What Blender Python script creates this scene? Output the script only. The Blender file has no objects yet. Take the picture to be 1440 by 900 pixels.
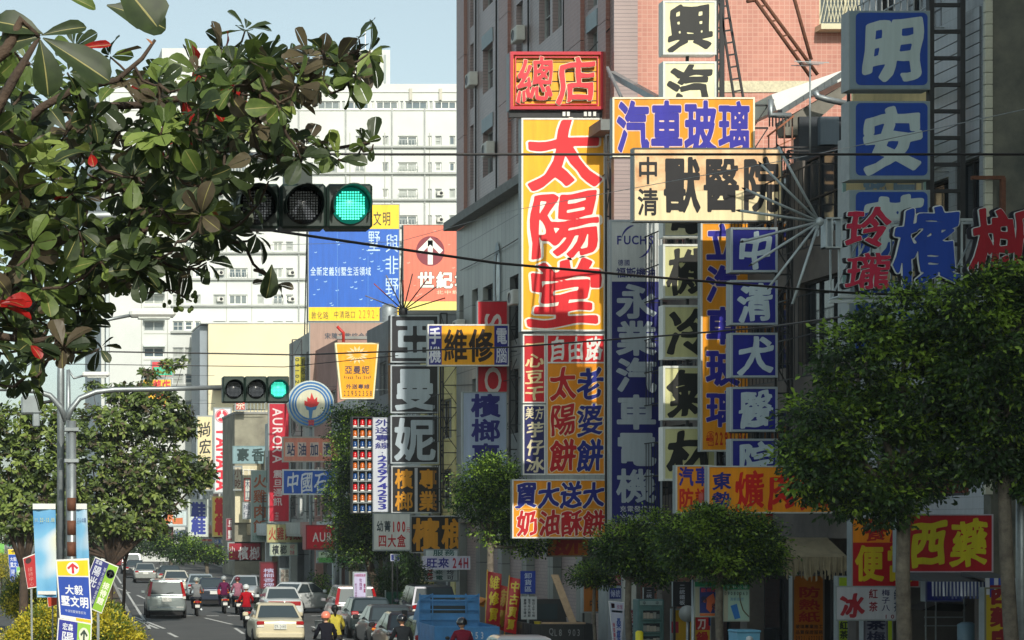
import bpy, math, random
import numpy as np
from mathutils import Vector, Matrix, noise
from mathutils.geometry import delaunay_2d_cdt
random.seed(7); R = math.radians
sc = bpy.context.scene
COL = sc.collection

# ------------------------------------------------------------ camera, sky, sun, exposure
FPX, VX, VY, H = 3000.0, -30.0, 745.0, 3.9      # focal length in photo pixels, street vanishing point, eye height
cd = bpy.data.cameras.new('camera'); cam = bpy.data.objects.new('camera', cd); COL.objects.link(cam)
cam.location = (0, 0, H); cam.rotation_euler = (R(90), 0, 0)
cd.sensor_width = 36; cd.lens = FPX/1440*36
cd.shift_x = (720-VX)/1440; cd.shift_y = (VY-450)/1440
cd.clip_start = .5; cd.clip_end = 4000
sc.camera = cam
SUN_AZ, SUN_EL = R(3.5), R(34)                   # sun stands behind the camera, to the right
w = bpy.data.worlds.new('World'); sc.world = w; w.use_nodes = True
nt = w.node_tree; bg = nt.nodes['Background']
sky = nt.nodes.new('ShaderNodeTexSky'); sky.sky_type = 'NISHITA'; sky.sun_disc = False
sky.sun_elevation = SUN_EL; sky.sun_rotation = math.pi-SUN_AZ
sky.air_density = 1.0; sky.dust_density = 1.8; sky.ozone_density = 1.6; sky.altitude = 50
hs0 = nt.nodes.new('ShaderNodeHueSaturation'); hs0.inputs['Saturation'].default_value = .55
nt.links.new(sky.outputs[0], hs0.inputs['Color']); tn = nt.nodes.new('ShaderNodeMix'); tn.data_type = 'RGBA'; tn.blend_type = 'MULTIPLY'; tn.inputs[0].default_value = 1; tn.inputs[7].default_value = (.96, 1.05, .97, 1)   # milky air: slightly greener than the clear-sky model
nt.links.new(hs0.outputs[0], tn.inputs[6]); nt.links.new(tn.outputs[2], bg.inputs[0]); bg.inputs[1].default_value = 0.145
sl = bpy.data.lights.new('sun', 'SUN'); sl.energy = 4.2; sl.angle = R(.5); sl.color = (1, .93, .82)
so = bpy.data.objects.new('sun', sl); COL.objects.link(so)
tosun = Vector((math.sin(SUN_AZ)*math.cos(SUN_EL), -math.cos(SUN_AZ)*math.cos(SUN_EL), math.sin(SUN_EL)))
so.rotation_euler = (-tosun).to_track_quat('-Z', 'Y').to_euler(); so.location = (30, -30, 60)
sc.view_settings.view_transform = 'Standard'; sc.view_settings.look = 'None'
sc.view_settings.exposure = 0.08; sc.view_settings.gamma = 1.0

# ------------------------------------------------------------ coordinates
def X(px, d): return (px-VX)*d/FPX
def Z(py, d): return H+(VY-py)*d/FPX
def P(px, py, d): return Vector((X(px, d), d, Z(py, d)))
def med(d): return 1.95+.051*d                  # kerb line of the planted median
def kerb(d): return med(d)+12.0                 # kerb line of the right pavement
def fac(d): return 20.0 if d < 89 else 20.0+.045*(d-89)

# ------------------------------------------------------------ materials
def lin(c):
    return tuple(((v/255)/12.92 if v/255 <= .04045 else ((v/255+.055)/1.055)**2.4) for v in c)
MATS = {}
def mat(key, rgb=None, rough=.55, metal=0, var=.10, scale=2.5, bump=0, emit=0, spec=.5, detail=4, coat=0, var2=None, alpha=1, trans=0, streak=0):
    """plain surface: colour with blotches of wear, optional bump"""
    if key in MATS: return MATS[key]
    m = bpy.data.materials.new(key); m.use_nodes = True; t = m.node_tree; b = t.nodes['Principled BSDF']
    c = lin(rgb) if max(rgb) > 1.01 else tuple(rgb)
    b.inputs['Roughness'].default_value = rough; b.inputs['Metallic'].default_value = metal
    b.inputs['Specular IOR Level'].default_value = spec; b.inputs['Coat Weight'].default_value = coat
    b.inputs['Transmission Weight'].default_value = trans
    if var or var2:
        tc = t.nodes.new('ShaderNodeTexCoord'); n = t.nodes.new('ShaderNodeTexNoise')
        n.inputs['Scale'].default_value = scale; n.inputs['Detail'].default_value = detail; n.inputs['Roughness'].default_value = .65
        if streak:
            mp = t.nodes.new('ShaderNodeMapping'); mp.inputs['Scale'].default_value = (streak, streak, .35); t.links.new(tc.outputs['Object'], mp.inputs[0]); t.links.new(mp.outputs[0], n.inputs['Vector'])
        else: t.links.new(tc.outputs['Object'], n.inputs['Vector'])
        r = t.nodes.new('ShaderNodeValToRGB'); r.color_ramp.elements[0].position = .3; r.color_ramp.elements[1].position = .7
        c2 = lin(var2) if var2 else tuple(v*(1-3*var) for v in c)
        r.color_ramp.elements[0].color = (*c2, 1); r.color_ramp.elements[1].color = (*c, 1)
        t.links.new(n.outputs[0], r.inputs[0]); t.links.new(r.outputs[0], b.inputs['Base Color'])
        if bump:
            bp = t.nodes.new('ShaderNodeBump'); bp.inputs['Strength'].default_value = bump; bp.inputs['Distance'].default_value = .05
            n2 = t.nodes.new('ShaderNodeTexNoise'); n2.inputs['Scale'].default_value = scale*(1 if streak else 6); n2.inputs['Detail'].default_value = 5
            t.links.new(tc.outputs['Object'], n2.inputs['Vector']); t.links.new(n2.outputs[0], bp.inputs['Height']); t.links.new(bp.outputs[0], b.inputs['Normal'])
    else:
        b.inputs['Base Color'].default_value = (*c, 1)
    if emit:
        b.inputs['Emission Color'].default_value = (*c, 1); b.inputs['Emission Strength'].default_value = emit
    MATS[key] = m; return m

def tile_mat(key, c1, c2, mortar, bw, rh, ms=.006, offset=0, rough=.4, plane='XZ', dirt=.25):
    """small ceramic tiles laid in courses: brick texture in the plane of the wall, plus grime"""
    if key in MATS: return MATS[key]
    m = bpy.data.materials.new(key); m.use_nodes = True; t = m.node_tree; b = t.nodes['Principled BSDF']
    tc = t.nodes.new('ShaderNodeTexCoord'); sx = t.nodes.new('ShaderNodeSeparateXYZ'); cx = t.nodes.new('ShaderNodeCombineXYZ')
    t.links.new(tc.outputs['Object'], sx.inputs[0])
    t.links.new(sx.outputs[0 if plane[0] == 'X' else 1], cx.inputs[0]); t.links.new(sx.outputs[2], cx.inputs[1])
    br = t.nodes.new('ShaderNodeTexBrick'); t.links.new(cx.outputs[0], br.inputs['Vector'])
    br.inputs['Scale'].default_value = 1; br.inputs['Brick Width'].default_value = bw; br.inputs['Row Height'].default_value = rh
    br.inputs['Mortar Size'].default_value = ms; br.offset = offset; br.inputs['Color1'].default_value = (*lin(c1), 1)
    br.inputs['Color2'].default_value = (*lin(c2), 1); br.inputs['Mortar'].default_value = (*lin(mortar), 1)
    n = t.nodes.new('ShaderNodeTexNoise'); n.inputs['Scale'].default_value = .6; n.inputs['Detail'].default_value = 6
    mp = t.nodes.new('ShaderNodeMapping'); mp.inputs['Scale'].default_value = (1, 1, .25)
    t.links.new(tc.outputs['Object'], mp.inputs[0]); t.links.new(mp.outputs[0], n.inputs[0])
    mr = t.nodes.new('ShaderNodeMapRange'); mr.inputs[1].default_value = .35; mr.inputs[2].default_value = .7
    mr.inputs[3].default_value = 1-dirt; mr.inputs[4].default_value = 1
    t.links.new(n.outputs[0], mr.inputs[0])
    mx = t.nodes.new('ShaderNodeMix'); mx.data_type = 'RGBA'; mx.blend_type = 'MULTIPLY'; mx.inputs[0].default_value = 1
    t.links.new(br.outputs[0], mx.inputs[6]); t.links.new(mr.outputs[0], mx.inputs[7]); t.links.new(mx.outputs[2], b.inputs['Base Color'])
    bp = t.nodes.new('ShaderNodeBump'); bp.inputs['Strength'].default_value = .4; bp.inputs['Distance'].default_value = .01; bp.invert = True
    t.links.new(br.outputs[1], bp.inputs['Height']); t.links.new(bp.outputs[0], b.inputs['Normal'])
    b.inputs['Roughness'].default_value = rough; MATS[key] = m; return m

def leaf_mat(key, c1, c2, rough=.45, trans=.35, vein=None):
    """leaf: colour varies leaf clump by leaf clump (object space noise), thin translucency"""
    if key in MATS: return MATS[key]
    m = bpy.data.materials.new(key); m.use_nodes = True; t = m.node_tree; b = t.nodes['Principled BSDF']
    tc = t.nodes.new('ShaderNodeTexCoord'); n = t.nodes.new('ShaderNodeTexNoise'); n.inputs['Scale'].default_value = 3; n.inputs['Detail'].default_value = 3
    t.links.new(tc.outputs['Object'], n.inputs[0])
    r = t.nodes.new('ShaderNodeValToRGB'); r.color_ramp.elements[0].position = .35; r.color_ramp.elements[1].position = .65
    r.color_ramp.elements[0].color = (*lin(c1), 1); r.color_ramp.elements[1].color = (*lin(c2), 1)
    t.links.new(n.outputs[0], r.inputs[0]); t.links.new(r.outputs[0], b.inputs['Base Color'])
    b.inputs['Roughness'].default_value = rough
    tr = t.nodes.new('ShaderNodeBsdfTranslucent'); mx = t.nodes.new('ShaderNodeMixShader'); mx.inputs[0].default_value = trans
    t.links.new(r.outputs[0], tr.inputs[0]); t.links.new(b.outputs[0], mx.inputs[1]); t.links.new(tr.outputs[0], mx.inputs[2])
    t.links.new(mx.outputs[0], t.nodes['Material Output'].inputs[0]); MATS[key] = m; return m

GALV = mat('galvanised_steel', (150, 158, 160), .45, .6, var=.1, scale=6)
DSTEEL = mat('dark_painted_steel', (48, 50, 52), .6, .3, var=.12, scale=8)
RUST = mat('rusty_steel', (110, 70, 50), .8, .2, var=.15, scale=9)
WHITE = mat('white_enamel', (222, 224, 218), .5, var=.05, scale=3)
GREYC = mat('grey_cabinet', (140, 150, 152), .5, var=.08, scale=3)
GLASS = mat('window_glass', (38, 46, 52), .08, 0, var=.08, scale=.8, spec=.8)
CGLASS = mat('car_glass', (56, 66, 70), .06, 0, var=0, spec=.9)  # base colour lifted to stand for sky reflections
RUBBER = mat('tyre_rubber', (22, 22, 23), .85, var=.05)
BLACK = mat('black_plastic', (18, 18, 19), .45, var=.05)

# ------------------------------------------------------------ mesh builder
class MB:
    def __init__(s): s.v = []; s.f = []; s.m = []; s.mats = []; s.sm = []
    def mi(s, m):
        if m not in s.mats: s.mats.append(m)
        return s.mats.index(m)
    def add(s, vs, fs, m, smooth=False):
        if hasattr(s, 'st'): s.st.append((len(s.v), len(s.f)))
        else: s.st = [(len(s.v), len(s.f))]
        o = len(s.v); k = s.mi(m); s.v += [tuple(v) for v in vs]
        for f in fs: s.f.append(tuple(i+o for i in f)); s.m.append(k); s.sm.append(smooth)
        return s
    def box(s, x0, x1, y0, y1, z0, z1, m, bev=0):
        if x0 > x1: x0, x1 = x1, x0
        if y0 > y1: y0, y1 = y1, y0
        if z0 > z1: z0, z1 = z1, z0
        if bev:                                  # bevelled along all edges: 24 vertices
            b = min(bev, (x1-x0)/3, (y1-y0)/3, (z1-z0)/3); vs = []; idx = {}
            for sx in (0, 1):
                for sy in (0, 1):
                    for sz in (0, 1):
                        c = (x1 if sx else x0, y1 if sy else y0, z1 if sz else z0)
                        i = ((-b if sx else b), (-b if sy else b), (-b if sz else b))
                        for a in range(3):
                            q = [c[k]+(0 if k == a else i[k]) for k in range(3)]
                            idx[sx, sy, sz, a] = len(vs); vs.append(q)
            fs = []
            for a in range(3):
                b1, b2 = (a+1) % 3, (a+2) % 3
                for sa in (0, 1):
                    q = []
                    for p1, p2 in ((0, 0), (1, 0), (1, 1), (0, 1)):
                        k = [0, 0, 0]; k[a] = sa; k[b1] = p1; k[b2] = p2; q.append(idx[k[0], k[1], k[2], a])
                    fs.append(q if sa else q[::-1])
                for p1 in (0, 1):
                    for p2 in (0, 1):
                        k0 = [0, 0, 0]; k0[b1] = p1; k0[b2] = p2; k1 = list(k0); k1[a] = 1
                        q = [idx[(*k0, b1)], idx[(*k1, b1)], idx[(*k1, b2)], idx[(*k0, b2)]]
                        fs.append(q if p1 != p2 else q[::-1])
            for sx in (0, 1):
                for sy in (0, 1):
                    for sz in (0, 1):
                        q = [idx[sx, sy, sz, 0], idx[sx, sy, sz, 1], idx[sx, sy, sz, 2]]
                        fs.append(q if (sx+sy+sz) % 2 else q[::-1])
            return s.add(vs, fs, m)
        return s.add([(x0, y0, z0), (x1, y0, z0), (x1, y1, z0), (x0, y1, z0), (x0, y0, z1), (x1, y0, z1), (x1, y1, z1), (x0, y1, z1)],
                     [(0, 3, 2, 1), (4, 5, 6, 7), (0, 1, 5, 4), (1, 2, 6, 5), (2, 3, 7, 6), (3, 0, 4, 7)], m)
    def quad(s, a, b, c, d, m): return s.add([a, b, c, d], [(0, 1, 2, 3)], m)
    def tube(s, pts, rad, m, n=6, cap=True, smooth=True):
        pts = [Vector(p) for p in pts]; rads = rad if isinstance(rad, (list, tuple)) else [rad]*len(pts)
        vs = []; fs = []; up = None
        for i, p in enumerate(pts):
            t = (pts[min(i+1, len(pts)-1)]-pts[max(i-1, 0)])
            t = t.normalized() if t.length > 1e-9 else Vector((0, 0, 1))
            if up is None:
                up = Vector((0, 0, 1)) if abs(t.z) < .9 else Vector((1, 0, 0))
            a = t.cross(up)
            if a.length < 1e-6: a = t.orthogonal()
            a.normalize(); b = a.cross(t).normalized(); up = b
            for k in range(n):
                an = 2*math.pi*(k+.5)/n; vs.append(p+(a*math.cos(an)+b*math.sin(an))*rads[i])
        for i in range(len(pts)-1):
            for k in range(n):
                k2 = (k+1) % n; fs.append((i*n+k, i*n+k2, (i+1)*n+k2, (i+1)*n+k))
        s.add(vs, fs, m, smooth and n > 4)
        if cap:
            o = len(s.v)-len(vs); k = s.mi(m)
            s.f.append(tuple(o+j for j in range(n))[::-1]); s.m.append(k); s.sm.append(False)
            s.f.append(tuple(o+len(vs)-n+j for j in range(n))); s.m.append(k); s.sm.append(False)
        return s
    def bar(s, a, b, r, m, n=4): return s.tube([a, b], r, m, n)
    def lathe(s, c, prof, m, n=12, axis='z', smooth=True):
        """profile of (radius, height) turned about an axis through c"""
        vs = []; fs = []
        for r, h in prof:
            for k in range(n):
                a = 2*math.pi*k/n; u, v = r*math.cos(a), r*math.sin(a)
                q = {'z': (u, v, h), 'y': (u, h, v), 'x': (h, u, v)}[axis]
                vs.append((c[0]+q[0], c[1]+q[1], c[2]+q[2]))
        for i in range(len(prof)-1):
            for k in range(n):
                k2 = (k+1) % n; f = (i*n+k, i*n+k2, (i+1)*n+k2, (i+1)*n+k)
                fs.append(f if axis != 'y' else f[::-1])
        fs.append(tuple(range(n))); fs.append(tuple((len(prof)-1)*n+k for k in range(n)))
        return s.add(vs, fs, m, smooth)
    def ball(s, c, r, m, n=10, k=6, sc3=(1, 1, 1)):
        vs = []; fs = []
        for i in range(k+1):
            th = math.pi*i/k
            for j in range(n):
                a = 2*math.pi*j/n; vs.append((c[0]+r*sc3[0]*math.sin(th)*math.cos(a), c[1]+r*sc3[1]*math.sin(th)*math.sin(a), c[2]+r*sc3[2]*math.cos(th)))
        for i in range(k):
            for j in range(n):
                j2 = (j+1) % n; fs.append((i*n+j, (i+1)*n+j, (i+1)*n+j2, i*n+j2))
        return s.add(vs, fs, m, True)
    def mesh(s, name, off=(0, 0, 0)):
        me = bpy.data.meshes.new(name)
        me.from_pydata([(v[0]-off[0], v[1]-off[1], v[2]-off[2]) for v in s.v], [], s.f)
        for m in s.mats: me.materials.append(m)
        me.polygons.foreach_set('material_index', s.m); me.polygons.foreach_set('use_smooth', s.sm)
        me.update(); return me
    def build(s, name, parent=None):
        """one mesh object; vertices are given in world space (or the prototype's own space)"""
        off = OFF.get(parent.name, Vector((0, 0, 0))) if parent else Vector((0, 0, 0))
        if parent is None and s.v:                   # origin at the base centre
            xs = [v[0] for v in s.v]; ys = [v[1] for v in s.v]; zs = [v[2] for v in s.v]
            off = Vector(((min(xs)+max(xs))/2, (min(ys)+max(ys))/2, min(zs)))
        o = bpy.data.objects.new(name, s.mesh(name, off)); COL.objects.link(o)
        if parent: o.parent = parent
        else: o.location = off
        OFF[o.name] = Vector(off)
        return o
def build_each(mb, name, parent):
    """every added shape of the builder becomes an object of its own"""
    st = mb.st+[(len(mb.v), len(mb.f))]; out = []
    for (v0, f0), (v1, f1) in zip(st[:-1], st[1:]):
        q = MB(); q.v = mb.v[v0:v1]; q.f = [tuple(i-v0 for i in f) for f in mb.f[f0:f1]]; q.m = mb.m[f0:f1]; q.sm = mb.sm[f0:f1]; q.mats = mb.mats
        out.append(q.build(name, parent))
    return out
OFF = {}
def tag(o, label=None, cat=None, group=None, kind=None):
    if label: o['label'] = label
    if cat: o['category'] = cat
    if group: o['group'] = group
    if kind: o['kind'] = kind
    return o
def thing(name, label, cat, loc=(0, 0, 0), group=None):
    o = bpy.data.objects.new(name, None); COL.objects.link(o); o.location = loc; o.empty_display_size = .3
    OFF[o.name] = Vector(loc); return tag(o, label, cat, group)
KIDS = {}
def copy_tree(o, loc=None, rz=None, label=None, parent=None):
    c = o.copy(); COL.objects.link(c); OFF[c.name] = OFF.get(o.name, Vector((0, 0, 0)))
    if parent: c.parent = parent
    if loc is not None: c.location = loc
    if rz is not None: c.rotation_euler = (0, 0, rz)
    if label: c['label'] = label
    for ch in list(o.children): copy_tree(ch, parent=c)
    return c
def inst(name, me, parent, loc):
    """object sharing mesh data, placed at world loc under parent"""
    o = bpy.data.objects.new(name, me); COL.objects.link(o)
    off = OFF.get(parent.name, Vector((0, 0, 0))); o.parent = parent; o.location = Vector(loc)-off
    OFF[o.name] = Vector((0, 0, 0)); return o

# ------------------------------------------------------------ lettering: glyph outlines -> distance field -> thickened contours
_cu = bpy.data.curves.new('glyph_source', 'FONT'); _cu.resolution_u = 3
_go = bpy.data.objects.new('glyph_source', _cu); COL.objects.link(_go)
_seg = {}
def glyph_segments(ch):
    if ch in _seg: return _seg[ch]
    _cu.body = ch; _cu.update_tag(); bpy.context.view_layer.update()
    me = bpy.data.meshes.new_from_object(_go.evaluated_get(bpy.context.evaluated_depsgraph_get()))
    v = np.array([x.co[:2] for x in me.vertices], dtype=np.float32)
    cnt = {}
    for p in me.polygons:
        for e in p.edge_keys: cnt[e] = cnt.get(e, 0)+1
    e = np.array([k for k, c in cnt.items() if c == 1])
    bpy.data.meshes.remove(me)
    if ord(ch) > 0x2000: v = v+np.array([0, .12], dtype=np.float32)
    else:
        mn, mx_ = v.min(0), v.max(0); wd = (mx_-mn)[0]
        s_ = .94/max(.3, .72)
        v = (v-[mn[0], min(0, mn[1])])*s_; v[:, 1] += .03; v[:, 0] += .5-wd*s_/2
    _seg[ch] = (v[e[:, 0]], v[e[:, 1]]); return _seg[ch]
_field = {}
NG = 76
def glyph_field(ch, style):
    k = (ch, style)
    if k in _field: return _field[k]
    a, b = glyph_segments(ch)
    lo, hi = -.1, 1.1; g = np.linspace(lo, hi, NG, dtype=np.float32); gx, gy = np.meshgrid(g, g)
    px, py = gx.ravel().copy(), gy.ravel().copy(); ay = 1.0
    if style == 'brush':                             # rising horizontals, swinging strokes, thinner horizontals
        rs = sum(ord(c) for c in ch) % 17
        py = py-.09*(px-.5)+.018*np.sin(px*9+rs); px = px+.022*np.sin(py*7+rs*1.3)-.03*(py-.5); ay = 1.35
    ax_, ay_ = a[:, 0][None], a[:, 1][None]; bx, by = b[:, 0][None], b[:, 1][None]
    dx, dy = bx-ax_, (by-ay_)*ay; qx = px[:, None]-ax_; qy = (py[:, None]-ay_)*ay
    t = np.clip((qx*dx+qy*dy)/(dx*dx+dy*dy+1e-9), 0, 1)
    dist = np.sqrt(((qx-t*dx)**2+(qy-t*dy)**2).min(1))
    up = (ay_ > py[:, None]) != (by > py[:, None])
    xi = (bx-ax_)*(py[:, None]-ay_)/np.where(np.abs(by-ay_) < 1e-9, 1e-9, by-ay_)+ax_
    ins = ((up & (px[:, None] < xi)).sum(1) % 2) == 1
    f = np.where(ins, -dist, dist).reshape(NG, NG)
    if style == 'brush': f = f-.010*(np.sin(gx*13+rs)*np.cos(gy*11-rs)-.1)*1.3
    _field[k] = (f, g, len(a)); return _field[k]
_glyph = {}
def glyph(ch, t=.02, style=''):
    """contour loops and triangles of a character grown by t (em), in a unit box"""
    k = (ch, round(t, 4), style)
    if k in _glyph: return _glyph[k]
    f, g, ns = glyph_field(ch, style)
    if ns > 110 and t > .012: t = t if t > .058 else t*.7
    F = f-t; F = np.where(np.abs(F) < 1e-5, 1e-5, F); F[0, :] = F[-1, :] = F[:, 0] = F[:, -1] = 1
    ins = F < 0; n = NG
    c = ins[:-1, :-1]*1+ins[:-1, 1:]*2+ins[1:, 1:]*4+ins[1:, :-1]*8
    T = {1: [(3, 0)], 2: [(0, 1)], 3: [(3, 1)], 4: [(1, 2)], 5: [(3, 2), (1, 0)], 6: [(0, 2)], 7: [(3, 2)], 8: [(2, 3)], 9: [(2, 0)],
         10: [(0, 3), (2, 1)], 11: [(2, 1)], 12: [(1, 3)], 13: [(1, 0)], 14: [(0, 3)]}
    nxt = {}; pos = {}
    def ev(i, j, e):
        if e == 0: k_, p, q = (i, j, 0), (i, j), (i, j+1)
        elif e == 1: k_, p, q = (i, j+1, 1), (i, j+1), (i+1, j+1)
        elif e == 2: k_, p, q = (i+1, j, 0), (i+1, j), (i+1, j+1)
        else: k_, p, q = (i, j, 1), (i, j), (i+1, j)
        if k_ not in pos:
            a_, b_ = F[p], F[q]; u = a_/(a_-b_)
            pos[k_] = (g[p[1]]+(g[q[1]]-g[p[1]])*u, g[p[0]]+(g[q[0]]-g[p[0]])*u)
        return k_
    ii, jj = np.nonzero((c > 0) & (c < 15))
    for i, j in zip(ii.tolist(), jj.tolist()):
        for e1, e2 in T[int(c[i, j])]: nxt[ev(i, j, e1)] = ev(i, j, e2)
    loops = []
    while nxt:
        s0, cur = nxt.popitem(); L = [s0]
        while cur != s0 and cur in nxt: L.append(cur); cur = nxt.pop(cur)
        pts = [pos[q] for q in L]
        if len(pts) < 5: continue
        pts = simplify(pts, .0035)
        if len(pts) >= 3: loops.append(pts)
    V = []; E = []
    for L in loops:
        o = len(V); V += [Vector((float(p[0]), float(p[1]))) for p in L]; E += [(o+i, o+(i+1) % len(L)) for i in range(len(L))]
    if not V: _glyph[k] = ([], [], []); return _glyph[k]
    vo, eo, fo, _, _, _ = delaunay_2d_cdt(V, E, [], 1, 1e-6)
    keep = []; h = g[1]-g[0]
    for tri in fo:
        cx = sum(vo[i].x for i in tri)/len(tri); cy = sum(vo[i].y for i in tri)/len(tri)
        u = (cx-g[0])/h; v_ = (cy-g[0])/h; i0, j0 = int(v_), int(u); a_, b_ = v_-i0, u-j0
        val = F[i0, j0]*(1-a_)*(1-b_)+F[i0, j0+1]*(1-a_)*b_+F[i0+1, j0]*a_*(1-b_)+F[i0+1, j0+1]*a_*b_
        if val < .0: keep.append(tuple(tri))
    _glyph[k] = ([(v_.x, v_.y) for v_ in vo], keep, loops); return _glyph[k]
def simplify(p, eps):
    n = len(p)
    if n < 6: return p
    def rdp(a, b, idx):
        st = [(a, b)]
        while st:
            a, b = st.pop()
            if b-a < 2: continue
            ax, ay = p[a % n]; bx, by = p[b % n]; dx, dy = bx-ax, by-ay; L = math.hypot(dx, dy) or 1e-9; best, bi = 0, -1
            for i in range(a+1, b):
                q = p[i % n]; dd = abs((q[0]-ax)*dy-(q[1]-ay)*dx)/L if L > 1e-6 else math.hypot(q[0]-ax, q[1]-ay)
                if dd > best: best, bi = dd, i
            if best > eps: idx.add(bi % n); st += [(a, bi), (bi, b)]
    idx = {0, n//2}; rdp(0, n//2, idx); rdp(n//2, n, idx)
    return [p[i] for i in sorted(idx)]
def put_glyph(mb, ch, x0, x1, z0, z1, y, m, t=.02, style='', depth=0, side=None, rot=0, wm=None):
    """character stretched into the world rectangle at depth y, facing the camera (-Y)"""
    if ch == ' ': return
    vs, fs, loops = glyph(ch, t, style)
    if not vs: return
    def tr(p):
        u, v = p
        if rot == 90: u, v = v, 1-u
        return (x0+(x1-x0)*u, z0+(z1-z0)*v)
    Q = [tr(p) for p in vs]
    if fs: mb.add([(a, y, b) for a, b in Q], fs, m)
    if depth:
        for L in loops:
            q = [tr(p) for p in L]; k = len(q)
            mb.add([(a, y, b) for a, b in q]+[(a, y+depth, b) for a, b in q],
                   [(i, (i+1) % k, (i+1) % k+k, i+k) for i in range(k)], side or m)
# ------------------------------------------------------------ signs
def C(rgb, var=.08, **k): return mat('paint_%d_%d_%d' % tuple(rgb), rgb, .42, var=var, scale=1.3, streak=3.5, bump=.12, detail=7, **k)
YEL, ORG, RED, BLU, NAVY = (250, 176, 22), (240, 150, 14), (214, 24, 34), (14, 62, 150), (24, 28, 120)
CRM, WHT, BLK, GRN, PBLU = (238, 232, 186), (226, 228, 222), (20, 20, 24), (30, 130, 80), (40, 40, 160)
def letters(root, spec, d, parent=None, name='lettering'):
    txt, x0, y0, x1, y1, dr, col = spec[:7]; o = dict(t=.02, st='', ol=None, ot=.045, dep=0, gap=.04, rot=0, y=.020)
    o.update(spec[7] if len(spec) > 7 else {})
    n = len(txt); m = C(col); mb = MB(); mo = MB()
    for i, ch in enumerate(txt):
        if ch == ' ': continue
        if dr == 'v': a0, a1, b0, b1 = x0, x1, y0+(y1-y0)*i/n, y0+(y1-y0)*(i+1)/n
        else: a0, a1, b0, b1 = x0+(x1-x0)*i/n, x0+(x1-x0)*(i+1)/n, y0, y1
        g = o['gap']; w_, h_ = a1-a0, b1-b0
        if dr == 'v': b0 += h_*g; b1 -= h_*g
        else: a0 += w_*g; a1 -= w_*g
        q = (X(a0, d), X(a1, d), Z(b1, d), Z(b0, d))
        put_glyph(mb, ch, *q, d-o['y']-o['dep'], m, o['t'], o['st'], o['dep'], rot=o['rot'])
        if o['ol']: put_glyph(mo, ch, *q, d-o['y']+.004, C(o['ol']), o['t']+o['ot'], o['st'], rot=o['rot'])
    if mb.v:
        L = mb.build(name, parent or root)
        if mo.v: mo.build('letter_outline', parent or root)
        return L
def frame_bars(mb, x0, x1, z0, z1, y0, y1, fw, m):
    mb.box(x0, x1, y0, y1, z0, z0+fw, m); mb.box(x0, x1, y0, y1, z1-fw, z1, m)
    mb.box(x0, x0+fw, y0, y1, z0+fw, z1-fw, m); mb.box(x1-fw, x1, y0, y1, z0+fw, z1-fw, m)
def panel(root, rect, d, bg, frame=WHT, fw=2, th=.22, side=GREYC, name='cabinet'):
    x0, x1, z0, z1 = X(rect[0], d), X(rect[2], d), Z(rect[3], d), Z(rect[1], d); f = fw*d/FPX
    mb = MB(); mb.box(x0, x1, d, d+th, z0, z1, side); cab = mb.build(name, root)
    mb = MB(); mb.box(x0+f, x1-f, d-.012, d-.001, z0+f, z1-f, C(bg)); mb.build('face', cab)
    if frame:
        mb = MB(); frame_bars(mb, x0, x1, z0, z1, d-.03, d-.002, f, C(frame)); mb.build('border', cab)
    return cab
def arms(root, rect, d, n=2, r=.03, xr=None):
    xr = xr or fac(d)+.2; x0 = X(rect[2], d)
    if xr-x0 < .05: return
    mb = MB(); z0, z1 = Z(rect[3], d), Z(rect[1], d)
    for i in range(n):
        z = z0+(z1-z0)*(.12+.76*i/max(1, n-1)); mb.bar((x0-.1, d+.1, z), (xr, d+.1, z), r, DSTEEL)
        if i < n-1:
            zz = z0+(z1-z0)*(.12+.76*(i+1)/max(1, n-1)); mb.bar((x0, d+.1, z), (xr, d+.1, zz), r*.6, DSTEEL)
    mb.build('bracket', root)
def sign(name, label, cat, rect, d, bg, items=(), frame=WHT, fw=2, th=.22, side=GREYC, arm=2, group=None, xr=None, legs=False):
    root = thing(name, label, cat, (X((rect[0]+rect[2])/2, d), d, Z(rect[3], d)), group)
    cab = panel(root, rect, d, bg, frame, fw, th, side)
    for it in items:
        if it[0] == 'r':
            _, a, b, c_, e, col = it[:6]; mb = MB(); mb.box(X(a, d), X(c_, d), d-.015, d-.0125, Z(e, d), Z(b, d), C(col)); mb.build('colour_panel', root)
        elif it[0] == 'l':
            _, a, b, c_, e, col = it; mb = MB(); mb.box(X(a, d), X(c_, d), d-.026, d-.0155, Z(e, d), Z(b, d), C(col)); mb.build('divider', root)
        elif it[0] == 'f': it[1](root, d)
        else: letters(root, it[1:], d)
    if arm: arms(root, rect, d, arm, xr=xr)
    if legs:
        mb = MB()
        for px in (rect[0]+3, rect[2]-3): mb.bar((X(px, d), d+th/2, Z(rect[3], d)), (X(px, d), d+th/2, 0), .035, DSTEEL)
        mb.build('leg', root)
    return root
def truss(mb, xa, xb, d, z0, z1, step=.7, r=.03, m=DSTEEL, diag=True):
    for x in (xa, xb): mb.bar((x, d, z0), (x, d, z1), r*1.3, m)
    n = max(1, int((z1-z0)/step))
    for i in range(n+1):
        z = z0+(z1-z0)*i/n; mb.bar((xa, d, z), (xb, d, z), r, m)
        if diag and i < n:
            zz = z0+(z1-z0)*(i+1)/n; mb.bar((xa if i % 2 else xb, d, z), (xb if i % 2 else xa, d, zz), r*.6, m)
B = 'brush'

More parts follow.
